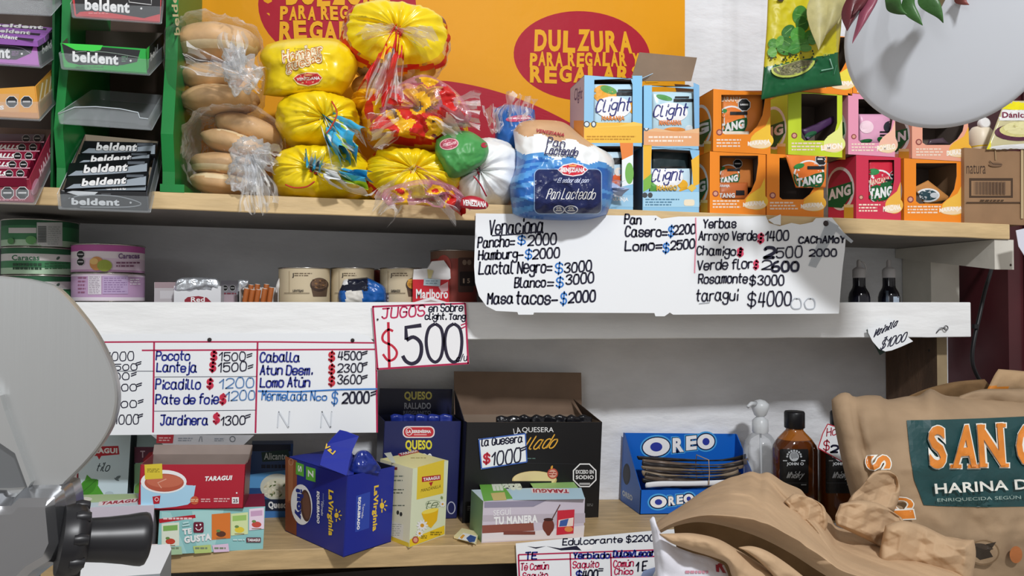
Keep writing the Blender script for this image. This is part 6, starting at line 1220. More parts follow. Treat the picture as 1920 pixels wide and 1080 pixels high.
tag(b.build('price_card'), 'white card with blue border pricing 1000 on the black cheese box', 'price card')
# sweetener sachet on the wood
b = MB(); c4 = [P(x, y, Ybot(x, y))+V((0, 0, .0015)) for x, y in ((851, 1011), (866, 996), (898, 1003), (893, 1023))]; b.prism(c4, (0, 0, .0035), M('eadfae', .4)); a = Art(b, planeproj(c4[0]+V((0, 0, .0036)), V((0, 0, 1)))); a.poly([(858, 1010), (869, 999), (894, 1005), (890, 1018)], white); a.poly([(874, 1009), (882, 1003), (893, 1007), (890, 1016), (880, 1017)], M('34508e')); a.poly([(862, 1008), (868, 1002), (872, 1004), (866, 1011)], M('e0a23a'))
tag(b.build('sugar_sachet'), 'small cream sachet lying on the wood beside the mate tea box', 'sachet')
# blue biscuit box with a sloping display front
Yo = Ybot(1198, 965); do = Ybot(1164, 939)-Yo; x1o = 1198+206*(1.1+Yo+do)/(1.1+Yo); f = Frame(1198, x1o, 919, Yo, max(.06, min(.11, do)), zbot); ob = M('1565c8', .35); ob2 = M('0f4fa4', .4); t = .0014; b = MB()
hb = P(1166, 811, Yo+f.d).z-f.pt(0, f.d, 0).z
b2 = lambda a_, b_, c_: f.pt(a_, b_, c_)
f.lbox(b, 0, f.w, 0, f.d, 0, t, ob2); f.lbox(b, 0, f.w, 0, t, 0, f.h, ob)
sidep = [b2(0, 0, 0), b2(0, f.d, 0), b2(0, f.d, hb), b2(0, f.d-.008, hb), b2(0, 0, f.h)]
b.prism(sidep, f.u*t, ob, ob2); b.prism([p+f.u*(f.w-t) for p in sidep], f.u*t, ob2, ob)
b.build('carton_body'); bo = bpy.data.objects['carton_body']; bpy.data.objects.remove(bo)
b.prism([b2(0, f.d-.004, 0), b2(f.w, f.d-.004, 0), b2(f.w, f.d-.004, hb), b2(0, f.d-.004, hb)], f.n*.002, ob)
def oreo(a, x0, y0, x1, y1, tl):
    w = x1-x0; h = y1-y0
    for g, m_ in ((5, M('4fa8e8', .35)), (2.2, M('12224e', .35)), (0, M('f4f4f6', .35))):
        a.ell(x0+.19*w, y1-.40*h, .19*w+g, .40*h+g, m_, rot=tl)
        for t_, u0, u1, v0, v1 in (('R', .42, .58, .86, .22), ('E', .61, .76, .76, .14)): a.text(t_, None, m_, .05+g*.035, q=((x0+u0*w-g*.6, y0+v0*h+g*.6), (x0+u1*w+g*.6, y0+v0*h-.05*h+g*.6), (x0+u0*w-g*.6, y0+v1*h-g*.6)))
        a.ell(x0+.89*w, y0+.37*h, .12*w+g, .33*h+g, m_, rot=tl)
    a.ell(x0+.19*w, y1-.4*h, .085*w, .20*h, M('2c3a9e')); a.ell(x0+.89*w, y0+.37*h, .05*w, .16*h, M('2c3a9e'))
a = Art(b, planeproj(b2(0, f.d-.004, 0), -f.n)); oreo(a, 1205, 812, 1338, 855, -6)
a = Art(b, f.proj('front')); oreo(a, 1219, 925, 1300, 952, -5)
a = Art(b, f.proj('left')); a.ell(1175, 889, 7, 20, M('1a1d2c')); a.ell(1175, 889, 5, 15, M('2c2f3c')); a.text('OREO', None, M('cfdcec'), .06, q=((1167, 929), (1186, 940), (1167, 918)))
o = tag(b.build('biscuit_box'), 'bright blue biscuit display box against the wall, holding a banded bundle', 'box')
# banded bundle of dark empty packets
r = empty('packet_bundle', f.pt(f.w*.5, f.d*.4, .03), 'bundle of dark flattened packets held by a rubber band, in the blue box', 'bundle'); rg = random.Random(11)
cols = ['221f20', '6a5a4e', '2a2627', '7a6a58', '3a3230', '8a7a66', '262223', '56493f', '1e1c1d', '2c2a2b']
for i, cc in enumerate(cols):
    y0 = 858+i*5.2; b = MB(); j = lambda: rg.uniform(-2, 2); xl = 1196+rg.uniform(0, 10)+i*.8; xr_ = 1406-rg.uniform(0, 14)-i*2
    if i == 0: xl, y0 = 1195, 855
    Tp = [(xl, y0-2+j()), (1250, y0+3+j()), (1330, y0+7+j()*.4), (1370, y0+3+j()), (xr_, y0-3+j())]; Bt = [(xl+2, y0+7+j()), (1250, y0+10), (1330, y0+10), (1370, y0+9), (xr_-2, y0+6+j())]
    pillow(b, Tp, [Tp[-1], (xr_+1, y0), (xr_, y0+3), Bt[-1]], Bt, [Tp[0], (xl-1, y0+1), (xl, y0+4), Bt[0]], Yo+.012+.004*(9-i), .004, .004, 40, 6, M(cc, .4, vary=.25, vscale=40), amp=.003, sc=30, seed=i)
    b.build('packet', r)
b = MB(); zt_, zl_ = P(1330, 862, Yo+.004).z, P(1330, 908, Yo+.004).z; X = P(1330, 880, Yo).x
b.tube([V((X, Yo+.002, zt_)), V((X, Yo+.0, (zt_+zl_)/2)), V((X, Yo+.002, zl_)), V((X, Yo+.05, zl_)), V((X, Yo+.055, (zt_+zl_)/2)), V((X, Yo+.05, zt_))], .0009, M('b89a7a', .5), 6, True); b.build('rubber_band', r)
b = MB(); pillow(b, [(1212, 905), (1240, 902), (1300, 902), (1370, 899)], [(1370, 899), (1370, 903), (1370, 906), (1368, 910)], [(1211, 915), (1240, 913), (1300, 912), (1368, 910)], [(1212, 905), (1210, 908), (1210, 912), (1211, 915)], Yo+.008, .003, .003, 24, 6, M('e4e6ea', .4)); tag(b.build('paper_packet'), 'white folded packet under the dark bundle in the blue box', 'packet')
# bottles behind the brown bag
glass = M('f2f6f8', .04, trans=1.0); 
Y = .17; s = S(1424, Y); c = P(1424, 567, Y); c.z = zbot(c.x); zc = lambda y: P(1424, y, Y).z-c.z; r = empty('pump_bottle', c, 'empty clear pump bottle between the blue box and the amber bottle', 'bottle'); b = MB()
cl = film('e8eef2', .14, .06, .05, 10)
b.lathe(c, [(28*s, .0005), (31*s, .003), (31*s, zc(845)), (28*s, zc(828)), (20*s, zc(816)), (13*s, zc(811)), (13*s, zc(802))], cl, 40); b.build('body', r)
b = MB(); wp = M('dfe3e6', .3, alpha=.75); b.lathe(c, [(14*s, zc(811)), (15*s, zc(808)), (14.5*s, zc(788)), (10*s, zc(784)), (6*s, zc(780))], wp, 28); b.build('collar', r)
b = MB(); b.lathe(c, [(6*s, zc(782)), (11*s, zc(778)), (16*s, zc(765)), (16*s, zc(757)), (9*s, zc(751)), (2*s, zc(749))], wp, 28); b.tube([P(1418, 757, Y-.002), P(1408, 757, Y-.018), P(1402, 763, Y-.022)], [5*s, 4*s, 3*s], wp, 10); b.build('pump_head', r)
b = MB(); b.tube([c+V((0, 0, zc(784))), c+V((.002, 0, .02))], .002, M('c8ccd0', .3), 8); b.build('dip_tube', r)
amber = M('56290c', .06, .6, coat=.4); amb2 = M('3a1c0c', .08, .6, coat=.4); capm = M('17171a', .35); labm = M('141416', .45)
def whisky(cx, Y, label, left):
    s = S(cx, Y); c = P(cx, 567, Y); c.z = zbot(c.x); zc = lambda y: P(cx, y, Y).z-c.z; r = empty('whisky_bottle', c, label, 'bottle', 'amber bottles'); b = MB()
    zz = [(.0, 38, 1), (.004, 41, 1), (zc(880), 41, 1), (zc(842), 41, 1), (zc(834), 38.5, 1), (zc(822), 30, 1), (zc(811), 19, 1), (zc(806), 15, 1), (zc(800), 14.5, 1)]
    n = 56; vs = []; fs = []; ms = []
    for z, w, _ in zz:
        for j in range(n):
            a_ = 2*math.pi*j/n; e = 2.4; q = (abs(math.cos(a_))**e+abs(math.sin(a_))**e)**(-1/e); dd = min(w, 14+.42*w); vs.append(c+V((math.cos(a_)*q*w*s, math.sin(a_)*q*dd*s, z)))
    for i in range(len(zz)-1):
        for j in range(n): fs.append((i*n+j, i*n+(j+1) % n, (i+1)*n+(j+1) % n, (i+1)*n+j)); ms.append(M('9a5a1c', .06, .6, coat=.4) if i >= 5 else amber)
    b.add(vs, fs, ms, True); b.add(vs[:n], [tuple(range(n))], amb2); b.build('glass', r); lb = MB(); a = Art(lb, rayproj(b.bvh()), 10)
    x0, x1 = cx-26, cx+28
    a.rrect(x0, 842, x1, 925, 3, labm); a.ell(cx+1, 856, 9, 9, M('b8bcc0')); a.ell(cx+1, 854, 7, 6, M('8a8e92'))
    for g in range(9): a.ell(cx+1+13*math.cos(math.radians(180+g*22.5)), 856+11*math.sin(math.radians(180+g*22.5)), 2, 2, M('b0b4b8'), 8)
    a.text('JOHN O', (cx-13, 867, cx+19, 874), M('c8cccf'), .03); a.hand('Whisky', cx-14, cx+16, 896, 11, M('b8bcc0'), 1.5, 0, .5, .1); a.rect(x0+2, 905, x1-2, 906, M('44464a')); a.tiny(cx-20, 862, cx-10, 866, 1, M('b0b4b8')); a.tiny(cx+14, 862, cx+24, 866, 1, M('b0b4b8')); a.rect(cx+14, 908, cx+24, 910, M('9a9ea2'))
    lb.build('label', r); b = MB(); b.lathe(c, [(17.5*s, zc(802)), (18.5*s, zc(801)), (18.5*s, zc(774)), (17*s, zc(771)), (.2*s, zc(771))], capm, 32); b.build('cap', r)
    return r
whisky(1488, .125, 'amber whisky bottle with a black cap and black label, beside the pump bottle', True)
whisky(1574, .11, 'amber whisky bottle half hidden behind the brown flour sack', False)
b = MB(); tp = [(1534, 840), (1543, 812), (1552, 795), (1566, 800), (1580, 812), (1580, 866), (1562, 856)]; b.prism([P(x, y, .05) for x, y in tp], (0, .0008, 0), paper); a = Art(b, Yproj(.05)); 
for p, q in zip(tp, tp[1:]+tp[:1]): a.line([p, q], 2, M('c43a4a'))
a.hand('Ho', 1550, 1568, 818, 14, M('b02a3e'), 2, -3); a.hand('$', 1544, 1554, 844, 17, M('b02a3e'), 2.4); a.hand('2', 1558, 1570, 848, 12, ink, 4)
tag(b.build('price_tag'), 'white price tag with red border hanging on the half hidden bottle', 'price tag')
b = MB(); 
for y0, y1, dz in ((957, 975, 0), (982, 998, .0)): 
    b.prism([P(x, y, Ybot(x, y))+V((0, 0, .001)) for x, y in ((1560, y0+2), (1660, y0), (1660, y1), (1560, y1))], (0, 0, .002), M('dfe5ee', .5))
tag(b.build('paper_strip'), 'white paper strips on the shelf front below the amber bottles', 'paper')
# ================================================================ in front of the shelves
# counter below the picture that carries the slicer and the sacks
ZC = -.5
b = MB(); b.box((-1.2, -.98, ZC-.03), (1.3, -.02, ZC), M('b9b4ac', .4, vary=.1)); 
for x in (-1.1, 1.15):
    for y in (-.92, -.12): b.box((x, y, -1.3), (x+.06, y+.06, ZC-.03), M('55504a', .5))
tag(b.build('counter'), 'counter in front of the shelves carrying the slicer and flour sacks', 'counter')
# meat slicer
alu = M('c6c8c8', .36, .5, metal=.75, bump=.03, bscale=300, stretch=(1, 1, .02), vary=.1, vscale=4); alud = M('8a8d90', .38, .5, metal=.8); steel = M('a8a9ac', .24, .5, metal=.9, bump=.05, bscale=14); blkp = M('17171b', .38, .5)
sl = empty('meat_slicer', V((-.5, -.5, ZC)), 'aluminium meat slicer with a big rounded plate and a black knob', 'slicer')
YS = -.52
out = [(-200, 505), (0, 517), (60, 523), (103, 534), (128, 552), (158, 586), (186, 624), (207, 664), (221, 700), (227, 735), (225, 765), (214, 800), (192, 836), (165, 868), (128, 905), (40, 930), (-200, 930)]
def rim(pts, k):                               # the same outline drawn inwards by k pixels
    o = []
    for i, (x, y) in enumerate(pts):
        a_ = pts[max(0, i-1)]; c_ = pts[min(len(pts)-1, i+1)]; dx, dy = c_[0]-a_[0], c_[1]-a_[1]; d = math.hypot(dx, dy); o.append((x-dy/d*k, y+dx/d*k))
    return o
op = [p for p in out[:3]]+[tuple(q) for q in smooth(out[2:15], 5)[1:]]+out[15:]
b = MB(); rings = [(0, .0), (0, -.006), (1.2, -.0085), (4, -.010)]; n = len(op); base = 0; RR = []
for k_, dy in rings: RR.append([P(x, y, YS)+V((0, dy, 0)) for x, y in rim(op, k_)])
for A1, A2 in zip(RR, RR[1:]): b.add(A1+A2, [(i, i+1, n+i+1, n+i) for i in range(n-1)], alu, True)
for ring_, flip in ((RR[0], 0), (RR[-1], 1)): b.add(ring_, [tuple(t) for t in tessellate_polygon([ring_])], alu)
b.build('guard_plate', sl)
b = MB(); b.prism([P(*q, YS-.012) for q in ((-60, 700), (2, 768), (30, 840), (54, 912), (20, 915), (-60, 915))], (0, .006, 0), alud); b.prism([P(*q, YS-.016) for q in ((-60, 660), (0, 742), (8, 770), (58, 905), (52, 915), (28, 850), (-60, 790))], (0, .006, 0), alu); b.build('carriage_edge', sl)
b = MB(); hp = [(-200, 905), (20, 912), (28, 918), (40, 918), (58, 903), (112, 902), (136, 906), (142, 930), (148, 1000), (130, 1040), (95, 1062), (60, 1090), (40, 1400), (-200, 1400)]
hv = [P(x, y, YS-.004) for x, y in hp]; 
def bev(pts, dys): 
    n = len(pts)
    for (k1, d1), (k2, d2) in zip(dys, dys[1:]):
        A1 = [P(x, y, YS-.004)+V((0, d1, 0)) for x, y in rim(pts, k1)]; A2 = [P(x, y, YS-.004)+V((0, d2, 0)) for x, y in rim(pts, k2)]; b.add(A1+A2, [(i, i+1, n+i+1, n+i) for i in range(n-1)], steel, True)
    b.add(A2, [tuple(t) for t in tessellate_polygon([A2])], steel)
bev(hp, [(0, .015), (0, .0), (6, -.012), (16, -.022), (30, -.026)])
b.build('housing', sl)
kn = empty('handle_knob', P(150, 1010, YS-.03), '', ''); [kn.pop(q) if q in kn else None for q in ()]
for q in ('label', 'category'): del kn[q]
kn.parent = sl; kn.location = V(kn['_o'])-V(sl['_o'])
dv = ray(200, 1010).normalized(); ax = (RT-dv*RT.dot(dv)).normalized()*.2+dv*.03+V((0, 0, .004)); c0 = P(112, 1013, YS-.028); axn = ax.normalized(); s = S(150, YS-.03)
b = MB(); b.lathe(c0, [(62*s, 0), (68*s, 20*s), (66*s, 34*s), (50*s, 44*s)], blkp, 44, ax=axn)
for i in range(9):
    g = i*.7; e1 = axn.orthogonal().normalized(); e2 = axn.cross(e1); q = c0+axn*(24*s)+(e1*math.cos(g)+e2*math.sin(g))*62*s; b.lathe(q-axn*(8*s), [(9*s, 0), (12*s, 10*s), (9*s, 24*s)], blkp, 14, ax=axn)
b.build('collar', kn)
b = MB(); b.lathe(c0+axn*(36*s), [(38*s, 0), (40*s, 10*s), (42*s, 40*s), (46*s, 74*s), (50*s, 96*s), (51*s, 106*s), (49*s, 112*s), (40*s, 116*s), (1*s, 117*s)], blkp, 52, ax=axn)
b.build('grip', kn)
b = MB(); b.box((-.62, YS-.03, ZC+.0005), (-.33, YS+.25, ZC+.02), M('55575a', .5)); b.box((-.6, YS+.0, ZC+.02), (-.4, YS+.2, P(0, 1100, YS).z), steel); b.build('base', sl)
# white box under the slicer knob
Yw = -.16; zt_ = P(160, 1062, Yw-.06).z
b = MB(); q = [P(100, 1085, Yw-.10), P(300, 1086, Yw-.10), P(318, 1048, Yw), P(120, 1060, Yw)]
for p in q: p.z = zt_
b.prism([q[0], q[1], q[2]+V((.006, -.02, 0)), q[2], q[3]], (0, 0, -(zt_-ZC-.001)), M('eceef0', .5), ms=M('8e9498', .5)); tag(b.build('carton'), 'plain white box under the slicer knob, in front of the lowest shelf', 'carton')  # side faces greyed: the white box's shade is put into their colour

CR[0] = facet
# flour sack standing on the counter
kr = M('a38a6e', .72, .2, bump=.4, bscale=15, vary=.2, vscale=11); kr2 = M('b99a76', .72, .2, bump=.3, bscale=24, vary=.16, vscale=12); krd = M('7d6244', .8, .1, bump=.3, bscale=20, vary=.25)
sk_ = empty('flour_sack', V((.55, -.1, ZC)), 'brown paper flour sack with a dark green label and orange capitals, standing upright', 'sack')
def pbot(y0, Y):                               # photo row where the counter top is, at depth Y
    return topix(V((P(1750, 800, Y).x, Y, ZC+.002)))[1]
yb_ = pbot(0, -.045)
b = MB()
def sack_Y(u, v): return -.09-.03*min(1, v*3)
pillow(b, [(1559, 750), (1568, 742), (1580, 736), (1592, 737), (1602, 744), (1625, 741), (1650, 742), (1664, 749), (1700, 743), (1722, 742), (1745, 729), (1775, 742), (1830, 744), (1900, 746), (2080, 748)], [(2080, 748), (2100, 900), (2100, 1100), (2080, yb_)], [(1660, yb_), (1760, yb_), (1900, yb_), (2080, yb_)], [(1559, 750), (1563, 790), (1582, 880), (1606, 970), (1640, 1100), (1660, yb_)],
       sack_Y, .055, .02, 70, 100, lambda u, v, x, y: kr, amp=.007, sc=14, seed=5, pw=5, noisefn=lambda u, v: -.012*math.exp(-((u-.085-.03*v)/.012)**2)*min(1, v*6))
a = Art(b, rayproj(b.bvh(), .0012, .0005), 12); gl = M('1f4648', .5, bump=.2, bscale=26, vary=.12, vscale=30); og = M('d9822e', .5, vary=.15, vscale=40); wl = M('e4e4dc', .5)
a.poly([(1700, 788), (1760, 787), (1850, 784), (1960, 779), (2050, 776), (2050, 946), (1960, 949), (1850, 951), (1760, 949), (1732, 947), (1724, 925), (1714, 900), (1706, 850)], gl)
a.step = 5
a.k = 1                                       # capitals with slab serifs and a white edge
LT = (('S', 1744, 800, 1776, 880, 4), ('A', 1786, 798, 1832, 878, -4), ('N', 1838, 796, 1886, 876, 6), ('C', 1906, 793, 1950, 876, 0))
SF = ((1782, 1803, 878), (1815, 1837, 878), (1832, 1847, 803), (1876, 1892, 876), (1868, 1886, 801), (1836, 1852, 876))
for g, m_, e in ((.075, wl, 2), (.03, og, 0)):
    for x0, x1, y in SF: a.rect(x0-e, y-7-e, x1+e, y+e, m_)
    for t, x0, y0, x1, y1, dx in LT: a.text(t, None, m_, g, q=((x0-e, y1+e), (x1+e, y1-3+e), (x0-dx-e, y0-e)))
a.text('HARINA D', None, wl, .02, q=((1754, 926), (1928, 917), (1752, 907))); a.text('ENRIQUECIDA SEGÚN L', None, M('9db0a8'), .0, q=((1758, 942), (1928, 936), (1757, 933)))
for t, y0, y1, x in (('S', 855, 882, 1622), ('C', 934, 954, 1664), ('I', 958, 974, 1666)):
    for g, m_, e in ((.075, wl, 2), (.03, og, 0)): a.text(t, None, m_, g, q=((x-e, y0-e), (x+4-e, y1+e), (x+46+e, y0-2-e)))
a.ell(1844, 1036, 30, 24, M('7d6448')); a.ell(1844, 1036, 27, 21, kr); a.poly([(1826, 1026), (1868, 1016), (1856, 1034), (1862, 1044), (1838, 1050), (1824, 1040)], M('33291f')); leaf(a, 1824, 1020, 40, 5, 14, M('40342a')); a.ell(1905, 1040, 12, 16, M('a86434'))
b.build('front_panel', sk_)
b = MB(); pillow(b, [(1700, 744), (1740, 728), (1790, 716), (1846, 711)], [(1846, 711), (1856, 722), (1870, 735), (1900, 760)], [(1690, 770), (1760, 772), (1830, 775), (1900, 760)], [(1700, 744), (1696, 752), (1692, 760), (1690, 770)], -.03, .01, .01, 26, 16, krd, amp=.007, sc=22, seed=8); b.build('back_panel', sk_)
b = MB(); pillow(b, [(1800, 742), (1840, 730), (1900, 729), (2060, 726)], [(2060, 726), (2060, 745), (2060, 760), (2060, 775)], [(1780, 762), (1850, 762), (1920, 768), (2060, 775)], [(1800, 742), (1792, 750), (1786, 756), (1780, 762)], -.1, .012, .01, 30, 14, kr, amp=.008, sc=20, seed=18); b.build('top_fold', sk_)
b = MB(); pillow(b, [(1872, 692), (1900, 694), (1940, 697), (2060, 700)], [(2060, 700), (2060, 715), (2060, 730), (2060, 745)], [(1846, 738), (1900, 734), (1950, 740), (2060, 745)], [(1872, 692), (1864, 704), (1854, 724), (1846, 738)], -.06, .012, .006, 26, 16, lambda u, v, x, y: M('d5842e', .6) if x < 1892 and y > 724 else kr2, amp=.004, sc=20, seed=28); b.build('top_flap', sk_)

# crumpled sack lying in front
lt = M('bd9f7e', .72, .2, bump=.35, bscale=22, vary=.14, vscale=12)
cs = empty('flour_sack', V((.3, -.35, ZC)), 'crumpled empty brown paper sack lying open before the standing one', 'sack')
def part(name, parent, top, right, bottom, left, Y, bulge, back, nu, nv, m, amp, sc, seed, pw=2.6):
    nu = int(nu*1.5); nv = int(nv*1.5)
    b = MB(); pillow(b, top, right, bottom, left, Y, bulge, back, nu, nv, m, amp=amp, sc=sc, seed=seed, pw=pw); return b.build(name, parent)
# upper wall of the sack: rises from its rear edge to a ridge and rolls under towards the mouth
def Yw_(u, v): return -.195-.20*min(1, v/.72)**1.1+.02*max(0, (v-.72)/.28)
part('upper_wall', cs, [(1228, 984), (1240, 972), (1275, 950), (1322, 918), (1362, 898), (1385, 891), (1408, 884), (1425, 888), (1442, 886), (1470, 904), (1500, 917), (1512, 930), (1535, 944), (1556, 968), (1575, 990), (1640, 996), (1720, 1000), (1800, 1010), (1828, 1024)],
     [(1828, 1024), (1826, 1050), (1815, 1090), (1810, 1150)], [(1236, 1001), (1268, 986), (1310, 979), (1357, 986), (1420, 1006), (1480, 1036), (1560, 1086), (1640, 1120), (1810, 1150)], [(1228, 984), (1224, 990), (1228, 998), (1236, 1001)], Yw_, .02, -.0006, 120, 60, lt, .022, 12, 3, 3)
Yi_ = pbot(0, -.16)
part('inner_wall', cs, [(1262, 975), (1340, 965), (1450, 975), (1600, 1010)], [(1600, 1010), (1620, 1080), (1640, 1130), (1640, Yi_)], [(1290, Yi_), (1400, Yi_), (1500, Yi_), (1640, Yi_)], [(1262, 975), (1270, 1040), (1280, 1090), (1290, Yi_)], -.2, -.03, .035, 40, 30, krd, .01, 10, 14)
part('lower_lip', cs, [(1236, 1001), (1262, 1000), (1300, 1000), (1345, 1010), (1385, 1032), (1430, 1060), (1480, 1096), (1520, 1150)], [(1520, 1150), (1500, 1165), (1490, 1175), (1470, 1180)], [(1246, 1010), (1262, 1020), (1296, 1032), (1335, 1044), (1362, 1056), (1372, 1080), (1390, 1120), (1470, 1180)], [(1236, 1001), (1238, 1004), (1242, 1007), (1246, 1010)], -.42, .02, .006, 60, 16, lt, .005, 30, 22)
part('side_fold', cs, [(1384, 1026), (1410, 1024), (1440, 1034), (1480, 1060), (1530, 1100)], [(1530, 1100), (1540, 1120), (1545, 1140), (1540, 1170)], [(1392, 1030), (1420, 1050), (1450, 1080), (1470, 1110), (1540, 1170)], [(1384, 1026), (1386, 1028), (1388, 1029), (1392, 1030)], -.435, .014, .006, 40, 14, lt, .005, 30, 31)
part('pinched_fold', cs, [(1470, 940), (1490, 925), (1510, 930), (1522, 934)], [(1522, 934), (1545, 950), (1552, 980), (1545, 1000)], [(1450, 985), (1480, 992), (1515, 990), (1545, 1000)], [(1470, 940), (1478, 955), (1460, 970), (1450, 985)], -.29, .012, .008, 44, 36, lt, .012, 22, 44, 9)
wlin = M('d9d9e2', .6, bump=.3, bscale=24, vary=.06)
b = MB(); pillow(b, [(1218, 975), (1226, 968), (1232, 985), (1242, 1003), (1262, 1022), (1296, 1036), (1330, 1045), (1358, 1060)], [(1358, 1060), (1366, 1080), (1370, 1110), (1375, 1160)], [(1232, 1150), (1270, 1155), (1320, 1160), (1375, 1160)], [(1218, 975), (1222, 1000), (1228, 1060), (1232, 1150)], -.4, .02, .006, 40, 34, wlin, amp=.007, sc=20, seed=6)
a = Art(b, rayproj(b.bvh(), .0009), 8); a.text('R', None, M('9e2a3e', .5), .05, q=((1343, 1072), (1362, 1075), (1341, 1045))); a.tiny(1285, 1068, 1330, 1078, 1, M('c48a9a'), .5); b.build('paper_liner', cs)
# second crumpled piece against the standing sack
part_sack = cs
part('upper_fold', part_sack, [(1624, 900), (1640, 884), (1665, 882), (1682, 892)], [(1682, 892), (1688, 915), (1684, 940), (1676, 960)], [(1580, 960), (1610, 955), (1650, 960), (1676, 960)], [(1624, 900), (1612, 915), (1596, 930), (1580, 960)], -.23, .012, .008, 44, 40, lt, .014, 20, 9, 9)
part('middle_fold', part_sack, [(1575, 945), (1610, 938), (1650, 945), (1690, 970)], [(1690, 970), (1700, 990), (1690, 1020), (1670, 1040)], [(1568, 985), (1600, 1000), (1640, 1020), (1670, 1040)], [(1575, 945), (1570, 958), (1566, 970), (1568, 985)], -.28, .012, .008, 44, 36, lt, .014, 19, 19, 9)
part('lower_fold', part_sack, [(1660, 985), (1690, 976), (1730, 985), (1780, 1008), (1826, 1012)], [(1826, 1012), (1830, 1040), (1824, 1080), (1815, 1150)], [(1640, 1150), (1700, 1150), (1760, 1150), (1815, 1150)], [(1660, 985), (1650, 1030), (1645, 1080), (1640, 1150)], -.31, .016, .01, 60, 54, lt, .018, 15, 29, 9)

CR[0] = crease
# hanging things at the top right
b = MB(); Yd = -.34; s = S(1787, Yd); c = P(1787, 57, Yd); dm = M('cfd3da', .42)
b.lathe(c+V((0, .012, 0)), [(150*s, .012*-1), (168*s, -.008), (176*s, -.002), (177.5*s, .003), (176*s, .007), (168*s, .0095), (140*s, .0115), (90*s, .013), (40*s, .0137), (.5*s, .014)], dm, 96, ax=(c-CAM)*-1)
od = tag(b.build('round_disc'), 'large plain white round disc hanging at the top, above the drink boxes', 'disc')
b = MB(); b.tube([c+V((0, .02, .05)), c+V((0, .02, .75))], .002, M('d8d8d8')); b.build('cord', od)
Yh = -.045; hy = M('c9bc1c', .42, .4); hg = M('0f5a32', .3, .45); tan_ = M('c9bd86', .5)
def hm(u, v, x, y):
    l = 126-.22*(x-1432)*.9-.6*math.sin(x*.55)
    if y > l: return hg
    if x > 1568: return M('b5a83c', .25, .5, coat=.3)
    return hy
b = MB(); pillow(b, [(1441, -60), (1480, -60), (1530, -60), (1580, -60)], [(1580, -60), (1578, 40), (1572, 110), (1579, 160)], [(1427, 187), (1465, 180), (1520, 168), (1579, 160)], [(1441, -60), (1438, 40), (1433, 110), (1427, 187)], Yh, .012, .008, 90, 120, hm, amp=.003, sc=20, seed=3, pw=4)
a = Art(b, rayproj(b.bvh(), .0009), 9); rg = random.Random(2)
for cx, cy, rx, ry, rot, cc in ((1500, 28, 14, 18, 10, '3d7d2c'), (1504, 45, 12, 14, -20, '2c6422'), (1478, 58, 14, 10, -40, '2f6a28'), (1496, 66, 14, 16, 20, '4f9a3c'), (1520, 68, 12, 12, 0, '3d7d2c'), (1474, 78, 15, 10, 30, '376f2a'), (1500, 82, 18, 9, -10, '4a8a38'), (1524, 74, 9, 10, 20, '4f8a3c'), (1450, 82, 10, 10, 0, '4a8a34'), (1462, 78, 7, 12, 20, '62a044'), (1448, 98, 9, 10, -10, '6aa84c'), (1470, 94, 14, 9, 20, '3d7d2c'), (1490, 92, 13, 9, -20, '41853a'), (1510, 90, 12, 7, 0, '5a9a44')): a.ell(cx, cy, rx, ry, M(cc), 20, rot); a.line([(cx-rx*.6*math.cos(math.radians(rot)), cy-rx*.6*math.sin(math.radians(rot))), (cx+rx*.6*math.cos(math.radians(rot)), cy+rx*.6*math.sin(math.radians(rot)))], .8, M('7db45a'))
a.k = .05
for i in range(30): a.ell(1440+rg.uniform(0, 92), 106+rg.uniform(-6, 14)-.12*rg.uniform(0, 90), 1.6, 2, M('2a3a1a'), 8)
for x, y in ((1524, 5), (1528, 12), (1522, 18), (1526, 34), (1518, 44), (1526, 46)): a.ell(x, y, 2, 2.6, M('3a5a22'), 8)
a.ell(1464, -1, 6, 4, M('3a2a16')); a.k = 1
a.poly([(1446, 128)]+[(1487+41*math.cos(math.radians(g)), 122+22*math.sin(math.radians(g))-.2*41*math.cos(math.radians(g))) for g in range(170, -4, -9)]+[(1500, 112)], M('b8c45a')); a.poly([(1450, 128)]+[(1487+37*math.cos(math.radians(g)), 121+19*math.sin(math.radians(g))-.2*37*math.cos(math.radians(g))) for g in range(168, -4, -9)]+[(1500, 113)], M('7d7a5a', .7, vary=.4, vscale=300))
a.k = .03
for i in range(90):
    g = rg.uniform(5, 165); k_ = rg.uniform(0, .85); x = 1487+37*k_*math.cos(math.radians(g)); y = 121+18*k_*math.sin(math.radians(g))-.2*37*k_*math.cos(math.radians(g)); leaf(a, x, y, 4.5, .7, rg.uniform(-60, 60), M(rg.choice(['a09a74', '5a5a3a', '8a8460', '46482e'])))
a.k = 1; a.text('25g', None, M('b8c45a'), .02, q=((1543, 107), (1557, 104), (1543, 101))); a.line([(1556, 110), (1562, 128), (1540, 132)], 2, M('8fb8a4', .2)); a.line([(1568, 122), (1564, 139)], 1, M('4a8a6a', .2))
oh = tag(b.build('herb_packet'), 'hanging yellow and green dried herb packet printed with leaves', 'packet')
b = MB(); k_ = P(1510, -58, Yh); b.tube([k_, k_+V((0, 0, .3))], .0012, M('c8c4b8')); b.build('string', oh)
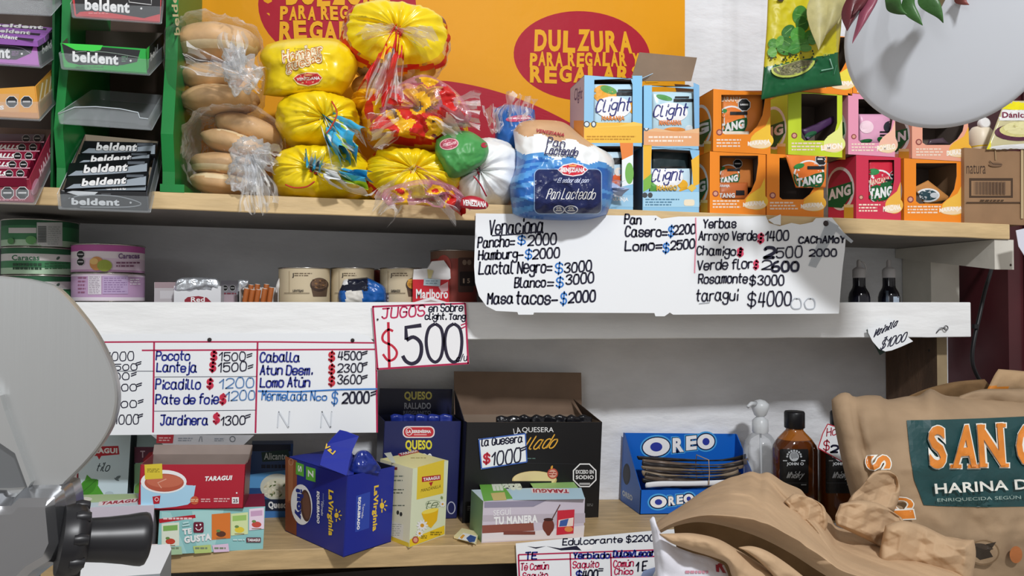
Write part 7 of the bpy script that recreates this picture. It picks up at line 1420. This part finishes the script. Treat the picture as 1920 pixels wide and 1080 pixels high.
# dried leaves hanging in front of the packet and the disc
def hleaf(name, parent, base, tip, w, Y0, Y1, m, seed, curl=.012):
    A, B = P(*base, Y0), P(*tip, Y1); ax = B-A; Ln = ax.length; ax /= Ln; sd = ax.cross(V((0, 1, 0))).normalized(); nr = sd.cross(ax); b = MB(); vs = []; n1, n2 = 22, 8
    for i in range(n1+1):
        t = i/n1; ww = w*math.sin(math.pi*min(1, t*.93+.07))**.9*(1-.55*t)
        for j in range(n2+1):
            q = 2*j/n2-1; vs.append(A+ax*(Ln*t)+sd*(q*ww)+nr*(curl*(q*q)*(.4+t)*min(1, ww/w*1.3)+.004*math.sin(5*t+seed+q*ww/w)+curl*.25*min(1, ww/w*1.5)*noise.noise(V((t*3, q*1.5, seed)))))
    k_ = n2+1; fs = [(i*k_+j, i*k_+j+1, (i+1)*k_+j+1, (i+1)*k_+j) for i in range(n1) for j in range(n2)]; o = len(vs)
    b.tube([A+ax*.004, A-ax*.02, A-ax*.03+V((0, 0, .12)), A-ax*.03+V((0, 0, .4))], .0009, m); b.add(vs+[v+nr*.0006 for v in vs], fs+[tuple(o+i for i in f[::-1]) for f in fs], m, True); ob = b.build(name, parent); return ob
lp = M('b9b078', .5, bump=.2, bscale=40, vary=.3, vscale=30); lr = M('5c1f26', .4, bump=.2, bscale=40, vary=.35, vscale=30); lpk = M('8f4a5c', .4, bump=.2, bscale=40, vary=.2, vscale=30); lgn = M('3f6a34', .4, bump=.2, bscale=40, vary=.4, vscale=30)
for i, (bs, tp_, w, m_, lb_) in enumerate((((1558, -40), (1532, 96), .020, lp, 'pale dry leaf hanging over the yellow side of the herb packet'), ((1590, -40), (1546, 70), .017, lp, 'pale yellow dry leaf, second over the herb packet'), ((1612, -50), (1574, 44), .014, lp, 'pale green dry leaf between the herb packet and the dark red ones'), ((1640, -50), (1586, 60), .018, lr, 'dark red dry leaf beside the pale ones'), ((1655, -40), (1596, 30), .012, lr, 'thin dark red leaf, second of the red ones'), ((1652, -30), (1602, 80), .010, lpk, 'pinkish dry leaf against the left rim of the white disc'),
        ((1668, -30), (1704, 26), .020, lgn, 'broad green leaf over the upper left of the white disc'), ((1712, -36), (1726, 50), .013, lgn, 'narrow green leaf with a dry pointed tip, middle of the disc'), ((1742, -36), (1768, 44), .015, lgn, 'green leaf with a curled tip, third over the white disc'), ((1772, -30), (1766, 20), .014, M('7a6a4a', .5, vary=.3, vscale=30), 'brownish leaf behind the curled green one'), ((1810, -30), (1818, 9), .010, M('8a4a44', .5, vary=.3, vscale=30), 'small reddish leaf tip at the top of the white disc'))):
    yl_ = -.10 if i < 3 else -.371
    tag(hleaf('hanging_leaf', None, bs, tp_, w*(1.4 if i < 3 else .85), yl_, yl_, m_, i*1.7), lb_, 'leaf', 'dried leaves hanging at the top')
